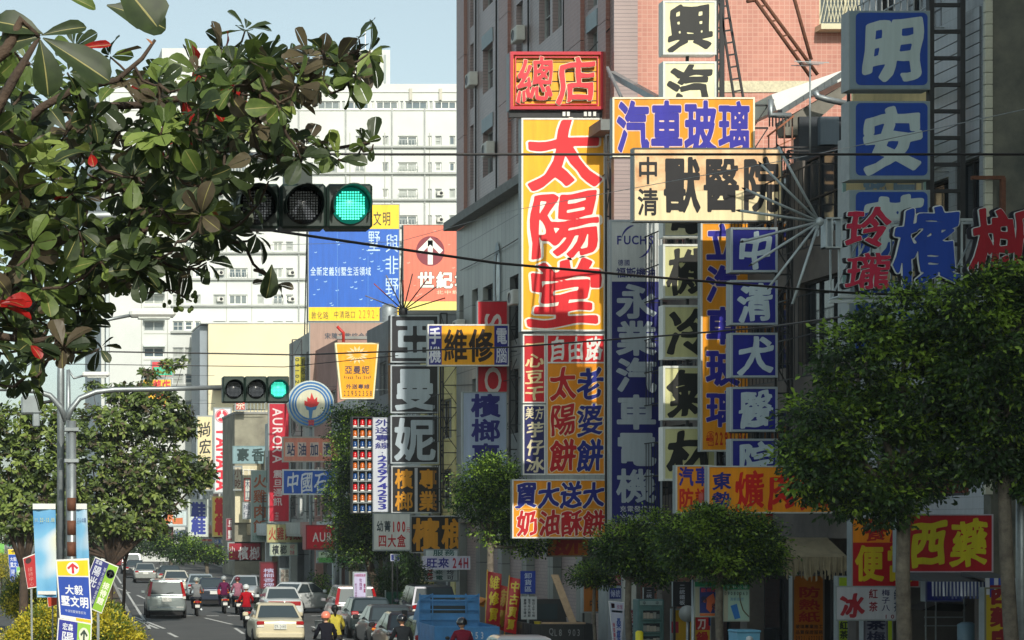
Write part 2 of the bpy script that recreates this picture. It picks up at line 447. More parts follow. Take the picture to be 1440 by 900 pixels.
# --- the great yellow bakery sign with its red head sign and lower boards, all on one frame line
def head_extras(root, d):
    mb = MB(); x0, x1, z0, z1 = X(716, d), X(847, d), Z(155, d), Z(74, d)
    frame_bars(mb, x0+.0, x1, z0, z1, d-.16, d-.04, .10, C((190, 30, 50))); mb.build('outer_rim', root)
    mb = MB(); frame_bars(mb, x0+.16, x1-.16, z0+.15, z1-.15, d-.12, d-.04, .035, C((215, 60, 70))); mb.build('inner_rim', root)
    mb = MB()
    for i in range(5):
        z = z0+.3+(z1-z0-.6)*i/4; mb.box(x0+.2, x1-.2, d-.03, d-.013, z-.012, z+.012, DSTEEL)
    mb.build('louvre', root)
    mb = MB()
    for ch, a, b in (('總', 724, 778), ('店', 780, 838)):
        q = (X(a, d), X(b, d), Z(147, d), Z(80, d))
        put_glyph(mb, ch, *q, d-.17, C((222, 46, 58)), .022, B, .10, C((60, 30, 34)))
        put_glyph(mb, ch, *q, d-.15, C((232, 205, 170)), .040, B, .02, C((60, 30, 34)))
        mb.build('channel_letter', root); mb = MB()
    mb = MB()
    for px in (790, 796, 820, 826, 833):
        mb.box(X(px, d), X(px+4, d), d-.1, d, Z(164, d), Z(158, d), WHITE_)
    build_each(mb, 'ballast', root)
    mb = MB(); mb.box(X(716, d), X(852, d), d-.02, d+.1, Z(165, d), Z(156, d), DSTEEL); mb.build('ledge', root)
WHITE_ = WHITE
sign('shop_sign', 'red framed sign with raised red brush characters on yellow louvres, above the tall yellow sign', 'sign', (716, 74, 847, 155), 68, YEL,
     [('f', head_extras)], frame=(180, 30, 48), fw=4, th=.35, arm=2)
sign('shop_sign', 'tallest yellow sign with three huge red brush characters outlined in white', 'sign', (733, 166, 851, 466), 68, (252, 178, 18),
     [('t', '太陽堂', 741, 168, 846, 462, 'v', (222, 30, 40), dict(t=.036, st=B, ol=(248, 240, 225), ot=.03, gap=.0))], th=.35, fw=2.5, arm=5)
sign('shop_sign', 'yellow sign of red and blue characters under a red strip, below the tallest yellow sign', 'sign', (768, 470, 851, 668), 67.9, ORG,
     [('r', 770, 472, 849, 509, RED), ('l', 769, 509, 850, 511, WHT),
      ('t', '自由路', 771, 473, 848, 508, 'h', WHT, dict(t=.03, st=B)),
      ('t', '太陽餅', 773, 514, 810, 666, 'v', (190, 24, 36), dict(t=.035, st=B, ol=(240, 220, 180), ot=.03)),
      ('t', '老婆餅', 811, 514, 848, 666, 'v', (30, 44, 140), dict(t=.035, st=B, ol=(240, 220, 180), ot=.03))], arm=3)
sign('shop_sign', 'narrow red sign with four cream characters, upper left of the yellow and red cluster', 'sign', (735, 470, 767, 567), 67.9, (200, 28, 40),
     [('t', '一心豆干', 738, 473, 765, 564, 'v', (235, 215, 160), dict(t=.03, st=B))], arm=0)
sign('shop_sign', 'narrow navy sign with cream characters directly below the narrow red one', 'sign', (735, 569, 767, 668), 67.9, (30, 34, 96),
     [('t', '美方', 738, 572, 765, 590, 'h', (220, 210, 175), dict(t=.025, st=B)), ('t', '芋仔冰', 740, 592, 765, 666, 'v', (220, 210, 175), dict(t=.03, st=B))], arm=0)
sign('shop_sign', 'broad orange sign with a blue row of characters over a red row, under the cluster', 'sign', (720, 674, 853, 757), 67.4, (238, 152, 16),
     [('l', 724, 715, 850, 716, (235, 190, 90)), ('t', '買大送大', 724, 677, 850, 715, 'h', (30, 40, 140), dict(t=.04, st=B, ol=(245, 235, 215), ot=.035, gap=.01)),
      ('t', '奶油酥餅', 726, 717, 850, 754, 'h', (196, 26, 38), dict(t=.035, st=B, ol=(245, 235, 215), ot=.035, gap=.01))], arm=2)
sign('shop_sign', 'small faded orange board with a red character hanging under the broad orange sign', 'sign', (768, 757, 829, 783), 69.5, (190, 105, 20),
     [('t', '餅', 778, 740, 820, 781, 'h', (170, 40, 30), dict(t=.04, st=B))], frame=(150, 140, 120), arm=0)

# --- blue and white oil sign
def oil_logo(root, d):
    mb = MB(); cx, cy = 894, 340
    for a0, a1, r0 in ((100, 170, 25), (280, 350, 25)):
        vs = []; n = 14
        for i in range(n+1):
            a = R(a0+(a1-a0)*i/n); wd = 3.2*math.sin(math.pi*(.15+.85*i/n if a0 < 200 else 1-.85*i/n))
            for rr in (r0-wd/2, r0+wd/2): vs.append((X(cx+rr*math.cos(a)*.82, d), d-.02, Z(cy-rr*math.sin(a)*.92, d)))
        mb.add(vs, [(2*i, 2*i+1, 2*i+3, 2*i+2) for i in range(n)], C((40, 44, 130)))
    mb.build('emblem', root)
sign('shop_sign', 'tall white and dark blue lubricant sign with a round emblem above pale characters', 'sign', (857, 309, 931, 737), 62, (20, 26, 108),
     [('r', 860, 312, 928, 396, (196, 202, 200)), ('f', oil_logo), ('t', 'FUCHS', 865, 331, 921, 344, 'h', (40, 44, 130), dict(t=.03, gap=0)),
      ('t', '德國', 868, 365, 886, 374, 'h', (50, 54, 120), dict(t=.01)), ('t', '福斯機油', 866, 376, 922, 391, 'h', (30, 34, 110), dict(t=.02, gap=0)),
      ('t', '永業汽車電機', 866, 398, 923, 709, 'v', (170, 182, 190), dict(t=.035, gap=.02)),
      ('t', '充電發換快', 871, 711, 921, 720, 'h', (200, 205, 210), dict(t=.01)), ('t', '冷氣服務保', 871, 723, 921, 732, 'h', (200, 205, 210), dict(t=.01))],
     frame=(170, 180, 185), fw=3, arm=6)

# --- cream tile column
root = thing('shop_sign', 'column of square cream lightboxes each with one black brush character', 'sign', (X(970, 57), 57, Z(680, 57)))
for i, ch in enumerate('興汽車電機冷氣材'):
    y0 = 0+85.6*i; d = 57; col = (240, 236, 190) if i < 4 else (206, 206, 150)  # lower boxes get a duller cream that stands for shade
    cab = panel(root, (932, y0+1, 1007, y0+77), d, col, (214, 220, 214), 3, .35, WHITE, 'lightbox')
    letters(root, (ch, 938, y0+5, 1002, y0+73, 'h', (34, 36, 34), dict(t=.042, st=B, gap=0)), d, cab, 'character')
mb = MB(); truss(mb, X(1009, 57)+.05, 19.9, 57.2, Z(735, 57), Z(-40, 57), .75, .035); mb.build('lattice_frame', root)
mb = MB(); mb.bar((X(970, 57), 57.2, Z(735, 57)), (X(970, 57), 57.2, Z(-20, 57)), .05, DSTEEL); mb.build('post', root)

# --- car glass signs, animal hospital
sign('shop_sign', 'wide orange sign with four blue characters, behind the top of the rusty cream sign', 'sign', (861, 137, 1061, 221), 54.5, (226, 152, 14),
     [('t', '汽車玻璃', 866, 141, 1056, 217, 'h', (44, 40, 160), dict(t=.035, ol=(235, 200, 190), ot=.022, gap=.02))], frame=(236, 232, 205), fw=2.5, arm=3)
sign('shop_sign', 'tall orange sign with blue characters and a red phone number, behind the square blue boxes', 'sign', (985, 312, 1067, 635), 55.5, (238, 156, 16),
     [('t', '立汽車玻璃', 992, 312, 1040, 604, 'v', (44, 40, 160), dict(t=.035, ol=(235, 210, 190), ot=.022)),
      ('t', '2295-6622', 1004, 607, 1064, 626, 'h', (200, 50, 24), dict(t=.03, gap=0)), ('t', '☎', 993, 606, 1003, 626, 'h', (200, 50, 24), dict(t=.01))],
     frame=(200, 205, 200), fw=2.5, arm=4)
rc = mat('rust_stained_cream', (240, 218, 172), .6, var2=(186, 126, 78), scale=1.3, detail=9)
r0 = sign('shop_sign', 'rust stained cream sign with black characters in a dark frame', 'sign', (890, 208, 1100, 312), 52.5, (240, 222, 176),
     [('t', '中清', 896, 218, 926, 306, 'v', BLK, dict(t=.02)), ('t', '獸醫院', 931, 220, 1097, 300, 'h', BLK, dict(t=.032, gap=.03))],
     frame=(80, 84, 84), fw=2, arm=2)
mb = MB(); mb.box(X(893, 52.5), X(1097, 52.5), 52.5-.016, 52.5-.0125, Z(268, 52.5), Z(210, 52.5), rc); mb.build('rusty_top', r0)
mb = MB(); truss(mb, X(1103, 52.6), X(1178, 52.6), 52.9, Z(318, 52.6), Z(204, 52.6), 1.0, .03); mb.build('lattice_frame', r0)

# --- animal hospital column
root = thing('shop_sign', 'column of square royal blue boxes with white characters overlapping the tall orange sign', 'sign', (X(1060, 51), 51, Z(666, 51)))
for i, (ch, y0, y1) in enumerate((('中', 320, 383), ('清', 394, 457), ('犬', 468, 531), ('醫', 544, 607), ('院', 617, 680))):
    cab = panel(root, (1027, y0, 1093, y1), 51, (22, 28, 136), (160, 172, 178), 3, .3, GREYC, 'lightbox')
    letters(root, (ch, 1037, y0+4, 1087, y1-4, 'h', (186, 204, 212), dict(t=.04, st=B, gap=0)), 51, cab, 'character')
mb = MB(); truss(mb, X(1097, 51), X(1120, 51), 51.3, Z(720, 51), Z(300, 51), .7, .03); mb.bar((X(1120, 51), 51.3, Z(700, 51)), (20.1, 51.3, Z(700, 51)), .03, DSTEEL)
mb.bar((X(1120, 51), 51.3, Z(330, 51)), (20.1, 51.3, Z(330, 51)), .03, DSTEEL); mb.build('lattice_frame', root)

# --- big blue column on the right with the cream board behind
root = thing('shop_sign', 'large column of blue rounded boxes with pale brush characters, right of the metal roof', 'sign', (X(1250, 43), 43, Z(560, 43)))
def round_face(mb, x0, x1, z0, z1, y, r, m):
    vs = []
    for cx, cz, a0 in ((x1-r, z1-r, 0), (x0+r, z1-r, 90), (x0+r, z0+r, 180), (x1-r, z0+r, 270)):
        for k in range(6): a = R(a0+18*k); vs.append((cx+r*math.cos(a), y, cz+r*math.sin(a)))
    mb.add(vs, [tuple(range(len(vs)))], m)
for ch, y0, y1 in (('明', 15, 126), ('安', 142, 253), ('芳', 267, 378), ('企', 396, 507)):
    cab = panel(root, (1194, y0, 1308, y1), 43, (120, 140, 150), None, 1, .4, GREYC, 'lightbox')
    mb = MB(); round_face(mb, X(1203, 43), X(1304, 43), Z(y1-6, 43), Z(y0+3, 43), 43-.014, .1, C((10, 62, 150))); mb.build('blue_panel', cab)
    letters(root, (ch, 1212, y0+8, 1298, y1-10, 'h', (168, 186, 188), dict(t=.05, st=B, gap=0)), 43, cab, 'character')
mb = MB(); mb.box(X(1310, 43), X(1317, 43), 43.1, 43.25, Z(600, 43), Z(-60, 43), DSTEEL); mb.box(X(1354, 43), X(1361, 43), 43.1, 43.25, Z(600, 43), Z(-60, 43), DSTEEL)
for k in range(-2, 15):
    y = 2+37.5*k; mb.box(X(1316, 43), X(1356, 43), 43.12, 43.2, Z(y+5, 43), Z(y, 43), DSTEEL)
mb.build('ladder_frame', root)
r1 = sign('shop_sign', 'sunlit cream board standing behind the large blue column', 'sign', (1184, 196, 1303, 482), 45, (246, 226, 170), [
    ('t', '藥局', 1210, 232, 1290, 300, 'h', (150, 180, 200), dict(t=.03))], frame=(160, 196, 190), fw=5, arm=0)
mb = MB()
for px in (1196, 1292): mb.bar((X(px, 45), 45.1, Z(420, 45)), (X(px, 45), 45.1, Z(100, 45)), .04, DSTEEL)
mb.box(X(1197, 45), X(1300, 45), 44.9, 45.0, Z(145, 45), Z(118, 45), C((246, 226, 170)))
mb.build('post', r1)

# --- betel nut neon with the fan of white rods
d = 40
root = thing('neon_sign', 'open neon sign of red and blue raised characters with a fan of white rods', 'neon sign', (X(1300, d), d, Z(425, d)))
PWH = mat('pale_steel_frame', (168, 180, 184), .5, .2, var=.08, scale=5)
mb = MB(); xl, xr, zt, zb = X(1183, d), 20.4, Z(308, d), Z(416, d)
for yy in (d+.1, d+.5):
    for z in (zt, zb): mb.bar((xl, yy, z), (xr, yy, z), .035, PWH)
    for k in range(12):
        x = xl+(xr-xl)*k/11; mb.bar((x, yy, zb), (x, yy, zt), .022, PWH)
    for k in range(6):
        xa = xl+(xr-xl)*k/6; xb = xl+(xr-xl)*(k+1)/6; mb.bar((xa, yy, zb), (xb, yy, zt), .02, PWH)
for k in range(8):
    x = xl+(xr-xl)*k/7
    for z in (zt, zb): mb.bar((x, d+.1, z), (x, d+.5, z), .02, PWH)
mb.bar((X(1168, d), d+.1, Z(423, d)), (xr, d+.1, Z(423, d)), .045, PWH); mb.build('frame', root)
def chan(ch, x0, y0, x1, y1, col, t=.028):
    q = (X(x0, d), X(x1, d), Z(y1, d), Z(y0, d)); m1 = MB()
    put_glyph(m1, ch, *q, d-.10, C(col), t, B, .16, C((40, 44, 50)))
    L = m1.build('channel_letter', root)
    m2 = MB(); put_glyph(m2, ch, *q, d-.085, C((196, 206, 208)), t+.018, B, .02, C((180, 190, 194))); m2.build('letter_rim', L)
    m2 = MB(); put_glyph(m2, ch, *q, d+.03, C((26, 28, 40)), t+.032, B, .03, C((30, 30, 40))); m2.build('letter_back', L)
chan('玲', 1186, 292, 1250, 352, (170, 24, 62)); chan('瓏', 1186, 356, 1250, 410, (170, 24, 62))
chan('檳', 1253, 290, 1348, 404, (14, 62, 156), .03); chan('榔', 1360, 290, 1455, 404, (150, 12, 34), .03)
hub = (X(1152, d), d, Z(312, d)); mb = MB(); mb.ball(hub, .09, PWH, 10, 6); mb.build('hub', root)
for ex, ey in ((1087, 209), (1063, 234), (1041, 269), (1033, 299), (1038, 342), (1050, 374), (1075, 405), (1107, 430)):
    mb = MB(); e = Vector((X(ex, d), d-.25, Z(ey, d))); h_ = Vector(hub); mb.tube([h_, e], .026, PWH, 6)
    rd = mb.build('rod', root); mb = MB(); mb.tube([e, e+(e-h_).normalized()*.07], [.026, .008], BLACK, 6); mb.build('rod_tip', rd)
mb = MB()
for x in (1160, 1168, 1181): mb.box(X(x, d), X(x+2, d), d-.05, d+.2, Z(349, d), Z(306, d), PWH)
for y in (306, 347): mb.box(X(1160, d), X(1183, d), d-.04, d+.19, Z(y+2, d), Z(y, d), PWH)
mb.build('end_box', root)

# --- lower right signs
sign('shop_sign', 'orange rice shop sign with two small blue and three big red characters, among tree tops', 'sign', (995, 655, 1170, 722), 49.3, (246, 156, 14),
     [('t', '東勢', 1001, 663, 1028, 717, 'v', (30, 40, 130), dict(t=.035, st=B)), ('t', '爌肉飯', 1031, 661, 1168, 717, 'h', (214, 30, 20), dict(t=.035, st=B))], frame=(200, 204, 196), arm=0)
rb = sign('shop_sign', 'small orange sign with a red warning lamp, left of the orange rice shop sign', 'sign', (950, 654, 1001, 722), 50.5, (240, 150, 20),
     [('t', '汽車', 953, 656, 999, 684, 'h', (44, 44, 150), dict(t=.03)), ('t', '防護', 953, 686, 999, 716, 'h', (200, 40, 24), dict(t=.03))], frame=(200, 204, 196), arm=0)
mb = MB(); c = P(984, 708, 50.3); mb.lathe((c.x, c.y-.2, c.z), [(.09, 0), (.1, .04), (.1, .2), (.06, .25)], C((180, 60, 40)), 10); mb.lathe((c.x, c.y-.2, c.z-.1), [(.12, 0), (.12, .1)], WHITE, 10)
mb.build('warning_lamp', rb)
sign('shop_sign', 'red board with small yellow characters half hidden under the orange rice shop sign', 'sign', (1003, 722, 1086, 738), 50.5, (180, 26, 36),
     [('t', '汽車百貨精品', 1010, 724, 1082, 736, 'h', (236, 160, 70), dict(t=.015))], frame=(170, 40, 40), arm=0)
sign('shop_sign', 'red lunch box sign with an orange top corner and yellow characters, behind the trunk', 'sign', (1197, 728, 1293, 826), 43.5, (176, 10, 24),
     [('r', 1199, 730, 1291, 763, (232, 140, 10)), ('t', '餐廳', 1212, 731, 1286, 762, 'h', (176, 20, 20), dict(t=.03, st=B)), ('t', '便當', 1200, 766, 1288, 818, 'h', (200, 178, 20), dict(t=.035))],
     frame=(150, 150, 146), fw=1.5, arm=0)
sign('shop_sign', 'wide red pharmacy sign with two large yellow characters right of the trunk', 'sign', (1262, 723, 1396, 805), 42, (170, 8, 28),
     [('t', '西藥', 1276, 730, 1391, 798, 'h', (196, 188, 24), dict(t=.045, st=B))], frame=(176, 170, 180), fw=1.8, arm=0)
sign('shop_sign', 'blue board with pale characters hanging below the red pharmacy sign', 'sign', (1301, 804, 1353, 846), 43.6, (16, 30, 130),
     [('t', '藥局', 1306, 804, 1350, 818, 'h', (150, 170, 200), dict(t=.03))], frame=(80, 90, 130), arm=0)
sign('door_sign', 'narrow orange shop sign with three red characters over small black rows, beneath the fringed awning', 'sign', (1114, 808, 1159, 912), 52, (196, 112, 14),
     [('t', '防熱紙', 1122, 824, 1153, 876, 'v', (170, 34, 20), dict(t=.03)), ('t', '玻璃專業施工', 1118, 878, 1157, 884, 'h', (50, 30, 16), dict(t=.02)),
      ('t', '品質保證服務', 1118, 886, 1157, 892, 'h', (50, 30, 16), dict(t=.02)), ('t', '0921-622207', 1118, 894, 1157, 901, 'h', (50, 30, 16), dict(t=.02))], frame=(120, 110, 100), arm=0, legs=True)
sign('door_sign', 'yellow upright board with dark red medicine characters at the lower right corner', 'sign', (1384, 826, 1428, 930), 40.6, (176, 156, 14),
     [('t', '西藥房', 1391, 820, 1426, 915, 'v', (120, 14, 26), dict(t=.05))], frame=(110, 110, 90), arm=0, legs=True)
sign('door_sign', 'grey upright tea sign with dark blue characters seen below the white ice banner', 'sign', (1214, 868, 1248, 935), 44.5, (130, 134, 150),
     [('t', '茶梅冰', 1218, 870, 1245, 920, 'v', (30, 34, 70), dict(t=.035))], frame=(90, 90, 100), arm=0, legs=True)
sign('door_sign', 'green and black strip sign left of the grey tea sign', 'sign', (1178, 810, 1193, 940), 46, (150, 176, 30),
     [('t', '日紅茶飲品', 1180, 860, 1192, 925, 'v', (30, 40, 30), dict(t=.03))], frame=None, arm=0, legs=True)
sign('door_sign', 'plain lime strip right of the grey tea sign', 'sign', (1246, 868, 1256, 940), 46, (170, 196, 30), [], frame=None, arm=0, legs=True)

# --- betel nut column, middle
d = 92
root = thing('shop_sign', 'tall column of square black boxes with thick grey characters crowned by firework lamps', 'sign', (X(583, d), d, Z(725, d)))
for ch, y0, y1 in (('亞', 443, 510), ('曼', 513, 581), ('妮', 584, 652)):
    cab = panel(root, (549, y0, 617, y1), d, (22, 24, 32), (170, 180, 186), 2, .5, DSTEEL, 'lightbox')
    letters(root, (ch, 554, y0+3, 613, y1-3, 'h', (168, 182, 192), dict(t=.028, gap=0)), d, cab, 'character')
cab = panel(root, (550, 655, 619, 722), d, (26, 22, 20), (180, 184, 186), 2, .5, DSTEEL, 'lightbox')
letters(root, ('檳榔', 555, 658, 581, 720, 'v', (206, 142, 24), dict(t=.025)), d, cab, 'character')
letters(root, ('專業', 589, 658, 615, 720, 'v', (206, 142, 24), dict(t=.03)), d, cab, 'character')
mb = MB(); mb.box(X(583, d), X(587, d), d-.03, d-.014, Z(720, d), Z(658, d), C((180, 184, 190))); mb.build('divider', cab)
mb = MB(); truss(mb, X(621, d), fac(d)+.1, d+.2, Z(730, d), Z(440, d), .9, .035); mb.build('lattice_frame', root)
mb = MB(); mb.lathe((X(567, d), d, Z(443, d)), [(.2, 0), (.2, .25), (.12, .32)], BLACK, 8); mb.build('lamp_base', root)
for k, (ex, ey) in enumerate(((512, 417), (524, 400), (541, 388), (565, 395), (578, 386), (600, 392), (612, 404), (624, 420), (553, 440))):
    mb = MB(); a = Vector((X(567, d), d-.05, Z(437, d))); e = Vector((X(ex, d), d-.3, Z(ey, d))); mid = a.lerp(e, .55)
    mb.bar(a, mid, .028, BLACK, 5); rd = mb.build('firework_rod', root); mb = MB(); mb.bar(mid, e, .026, C((150, 60, 40) if k % 2 else (120, 110, 100)), 5); mb.build('rod_end', rd)
sign('shop_sign', 'wide black sign with two ochre characters under the black column', 'sign', (577, 725, 662, 778), 89, (22, 20, 20),
     [('t', '檳榔', 579, 728, 660, 775, 'h', (206, 142, 24), dict(t=.035, gap=.02))], frame=(170, 174, 176), fw=1.6, arm=0)
sign('cloth_banner', 'white cloth banner with black and red price writing left of the wide black sign', 'banner', (524, 721, 578, 775), 88.5, (206, 210, 206),
     [('t', '幼菁', 529, 732, 550, 748, 'h', (30, 50, 60), dict(t=.02)), ('t', '100', 550, 733, 571, 748, 'h', (190, 24, 34), dict(t=.05, gap=0)),
      ('t', '元', 571, 741, 577, 749, 'h', (190, 24, 34), dict(t=.01)), ('t', '四大盒', 531, 751, 571, 770, 'h', (176, 24, 30), dict(t=.02))], frame=None, th=.03, arm=0)
# lamp board
d = 93
root = thing('lamp_board', 'rack of small red, amber and blue warning lamps in rows beside the white phone strip', 'lamp rack', (X(508, d), d, Z(722, d)))
mb = MB(); frame_bars(mb, X(494, d), X(525, d), Z(722, d), Z(586, d), d-.15, d+.2, .05, DSTEEL); mb.box(X(494, d), X(525, d), d+.2, d+.24, Z(722, d), Z(586, d), C((70, 62, 56)))
for k in range(1, 9): mb.box(X(495, d), X(524, d), d-.1, d+.19, Z(586+15.1*k, d)-.03, Z(586+15.1*k, d)+.02, GALV)
for px in (503.5, 514.5): mb.box(X(px, d)-.02, X(px, d)+.02, d-.05, d+.18, Z(721, d), Z(587, d), GALV)
mb.build('rack', root)
LC = [mat('red_lamp_glass', (170, 16, 20), .2, var=0, emit=.2), mat('amber_lamp_glass', (170, 84, 16), .2, var=0, emit=.12), mat('blue_lamp_glass', (20, 60, 110), .2, var=0, emit=.1)]
for r_ in range(9):
    for c_ in range(3):
        px, py = 499+10.3*c_, 599.5+15.1*r_; mb = MB(); q = (X(px, d), d-.05, Z(py, d))
        mb.lathe(q, [(.09, -.02), (.09, .04)], WHITE, 8); mb.lathe(q, [(.095, .04), (.1, .18), (.08, .27), (.03, .29)], LC[r_ % 3], 8); mb.build('warning_lamp', root)
sign('shop_sign', 'narrow white strip with a blue delivery phone number running down', 'sign', (524, 587, 550, 720), 92.6, (196, 202, 212),
     [('t', '外送專線', 527, 589, 548, 632, 'v', (34, 40, 120), dict(t=.02)), ('t', ':', 532, 633, 543, 641, 'h', (34, 40, 120)), ('t', '22974253', 527, 640, 548, 717, 'v', (34, 40, 140), dict(t=.04, rot=0, gap=.05))],
     frame=(160, 168, 176), fw=1, arm=0)
# 24H signs
sign('shop_sign', 'white 24 hour sign with blue and red writing under the wide black sign', 'sign', (594, 782, 661, 801), 86, (206, 206, 226),
     [('t', '旺來', 599, 784, 632, 799, 'h', (34, 34, 140), dict(t=.025)), ('t', '24H', 635, 784, 659, 799, 'h', (170, 24, 60), dict(t=.035, gap=0))], frame=(220, 220, 230), fw=1, arm=0)
sign('shop_sign', 'white board with red, green and black characters just below the 24 hour sign', 'sign', (597, 772, 645, 818), 87, (196, 206, 208),
     [('t', '手電洽', 600, 800, 609, 816, 'v', (180, 40, 50)), ('t', '來電', 612, 801, 623, 816, 'v', (30, 90, 80)), ('t', '均可', 628, 801, 638, 816, 'v', (40, 50, 80)), ('t', '服務', 608, 773, 640, 782, 'h', (40, 90, 90))], frame=None, arm=0)
# repair sign, SPO sign, white betel sign
sign('shop_sign', 'orange repair sign with two black characters between blue ends', 'sign', (601, 456, 716, 515), 80, (252, 176, 14),
     [('r', 603, 458, 621, 513, (34, 36, 140)), ('r', 695, 458, 714, 513, (34, 36, 140)), ('t', '手機', 603, 459, 620, 512, 'v', (228, 230, 240), dict(t=.03)),
      ('t', '維修', 623, 462, 694, 510, 'h', (44, 24, 10), dict(t=.03, gap=.02)), ('t', '電腦', 697, 459, 713, 512, 'v', (228, 230, 240), dict(t=.02))], frame=(230, 230, 224), fw=2, arm=2)
sign('shop_sign', 'tall red sign with white letters turned sideways, crossed by the orange repair sign', 'sign', (671, 423, 715, 554), 80.8, (204, 20, 40),
     [('t', 'SPO', 681, 431, 706, 556, 'v', (226, 214, 206), dict(t=.02, rot=90))], frame=(150, 150, 150), fw=1.2, arm=3)
sign('shop_sign', 'tall pale sign with three dark blue characters behind the round street tree', 'sign', (650, 551, 713, 690), 80.5, (168, 184, 208),
     [('t', '檳榔專賣', 662, 553, 704, 692, 'v', (36, 34, 120), dict(t=.035, gap=.02))], frame=(150, 160, 160), fw=1.6, arm=4)
# drink cup sign
d = 94
root = thing('cup_sign', 'yellow drink cup shaped sign with a red straw and a white flower', 'sign', (X(502, d), d, Z(563, d)))
mb = MB(); o4 = [(471, 482), (533, 482), (526, 561), (479, 561)]; fr = [(X(a, d), Z(b, d)) for a, b in o4]
mb.add([(a, d, b) for a, b in fr]+[(a, d+.25, b) for a, b in fr], [(0, 3, 2, 1), (4, 5, 6, 7), (0, 1, 5, 4), (1, 2, 6, 5), (2, 3, 7, 6), (3, 0, 4, 7)], C((245, 235, 190))); cab = mb.build('cabinet', root)
mb = MB(); o4 = [(473.5, 484), (530.5, 484), (524, 559), (481, 559)]; mb.add([(X(a, d), d-.01, Z(b, d)) for a, b in o4], [(0, 3, 2, 1)], C((250, 172, 14))); mb.build('face', cab)
mb = MB()
for k in range(14):
    a = 2*math.pi*k/14; cx, cy = 502, 499
    pr = [(cx+5*math.cos(a), cy+3.5*math.sin(a)), (cx+10*math.cos(a-.2), cy+8*math.sin(a-.2)), (cx+17*math.cos(a), cy+13*math.sin(a)), (cx+10*math.cos(a+.2), cy+8*math.sin(a+.2))]
    mb.add([(X(p, d), d-.016, Z(q, d)) for p, q in pr], [(0, 1, 2, 3)], C((250, 214, 160)))
mb.build('flower_emblem', root)
letters(root, ('亞曼妮', 484, 514, 520, 526, 'h', (70, 60, 80), dict(t=.015)), d); letters(root, ('Freak Tea Shop', 483, 528, 522, 533, 'h', (80, 60, 40), dict(t=.03)), d)
letters(root, ('外送專線', 486, 540, 520, 547, 'h', (70, 60, 80)), d); letters(root, ('22952358', 482, 549, 524, 557, 'h', (60, 50, 60), dict(t=.0)), d)
mb = MB(); mb.tube([P(483, 481, d+.1), P(483, 468, d+.1), P(474, 459, d+.1)], .07, C((200, 50, 40)), 7); mb.build('straw', root)
mb = MB(); mb.bar(P(528, 548, d+.15), P(552, 548, d+.15), .03, GALV); mb.bar(P(532, 500, d+.15), P(552, 500, d+.15), .03, GALV); mb.build('bracket', root)

def scaffold(label, px0, px1, y0, y1, d, step=.9, xr=None):
    root = thing('lattice_frame', label, 'sign frame', (X((px0+px1)/2, d), d, Z(y1, d))); mb = MB(); truss(mb, X(px0, d), X(px1, d), d, Z(y1, d), Z(y0, d), step, .03); mb.build('lattice', root)
    mb = MB()
    for z in (Z(y0, d)-.3, (Z(y0, d)+Z(y1, d))/2, Z(y1, d)+.3): mb.bar((X(px1, d), d, z), (fac(d)+.15, d+.3, z), .03, DSTEEL)
    build_each(mb, 'stay', root)
scaffold('dark lattice mast between the repair sign and the yellow bakery sign', 717, 731, 425, 770, 79.3)
scaffold('dark lattice mast behind the black square boxes, left of the pale sign', 623, 646, 510, 700, 89.7)
scaffold('dark lattice mast right of the dark blue lubricant sign', 852, 858, 190, 800, 63, .8)
scaffold('rusty grey scaffold behind the fan of white rods', 1108, 1176, 212, 700, 52.6, 1.1)
scaffold('dark lattice mast beside the tall motorcycle sign', 328, 334, 570, 730, 190, 1.6)
scaffold('dark lattice mast right of the tall red sideways lettered sign', 409, 419, 700, 735, 149, 1.2)
# --- torch sign, petrol station signs
d = 127
root = thing('round_sign', 'round pale sign ringed in blue with a red flame over a torch', 'sign', (X(437, d), d, Z(601, d)))
def disc(mb, cx, cy, r, y, m, n=28, r2=0, sx=1):
    vs = [(X(cx+r*sx*math.cos(2*math.pi*k/n), d), y, Z(cy-r*math.sin(2*math.pi*k/n), d)) for k in range(n)]
    if r2:
        vs += [(X(cx+r2*sx*math.cos(2*math.pi*k/n), d), y, Z(cy-r2*math.sin(2*math.pi*k/n), d)) for k in range(n)]
        mb.add(vs, [(k, (k+1) % n, n+(k+1) % n, n+k) for k in range(n)], m)
    else: mb.add(vs, [tuple(range(n))], m)
mb = MB(); mb.lathe((X(437, d), 0, Z(568, d)), [(33*d/FPX, d), (33*d/FPX, d+.3)], C((190, 200, 196)), 32, 'y'); mb.build('cabinet', root)
mb = MB()
for r1_, r2_ in ((31, 28.5), (26.5, 24), (22.5, 20.5)): disc(mb, 437, 568, r1_, d-.01, C((44, 110, 170)), 36, r2_)
disc(mb, 437, 568, 20, d-.008, C((206, 204, 178)), 32); mb.build('face', root)
mb = MB()
fl = [(428, 570), (428, 563), (432, 565), (432, 558), (436, 561), (438, 552), (442, 562), (446, 558), (446, 565), (449, 566), (446, 571), (437, 573)]
mb.add([(X(a, d), d-.02, Z(b, d)) for a, b in fl], [tuple(range(len(fl)))], C((200, 40, 40))); mb.build('flame_emblem', root)
mb = MB(); tq = [(429, 571), (446, 571), (444, 576), (440, 577), (438, 590), (435, 590), (434, 577), (431, 576)]
mb.add([(X(a, d), d-.018, Z(b, d)) for a, b in tq], [tuple(range(len(tq)))], C((60, 120, 170))); mb.build('torch_emblem', root)
letters(root, ('資', 432, 590, 443, 599, 'h', (190, 50, 50)), d)
mb = MB(); mb.bar(P(437, 601, d+.15), (X(437, d), d+.15, 0), .09, GALV, 6); mb.build('post', root)
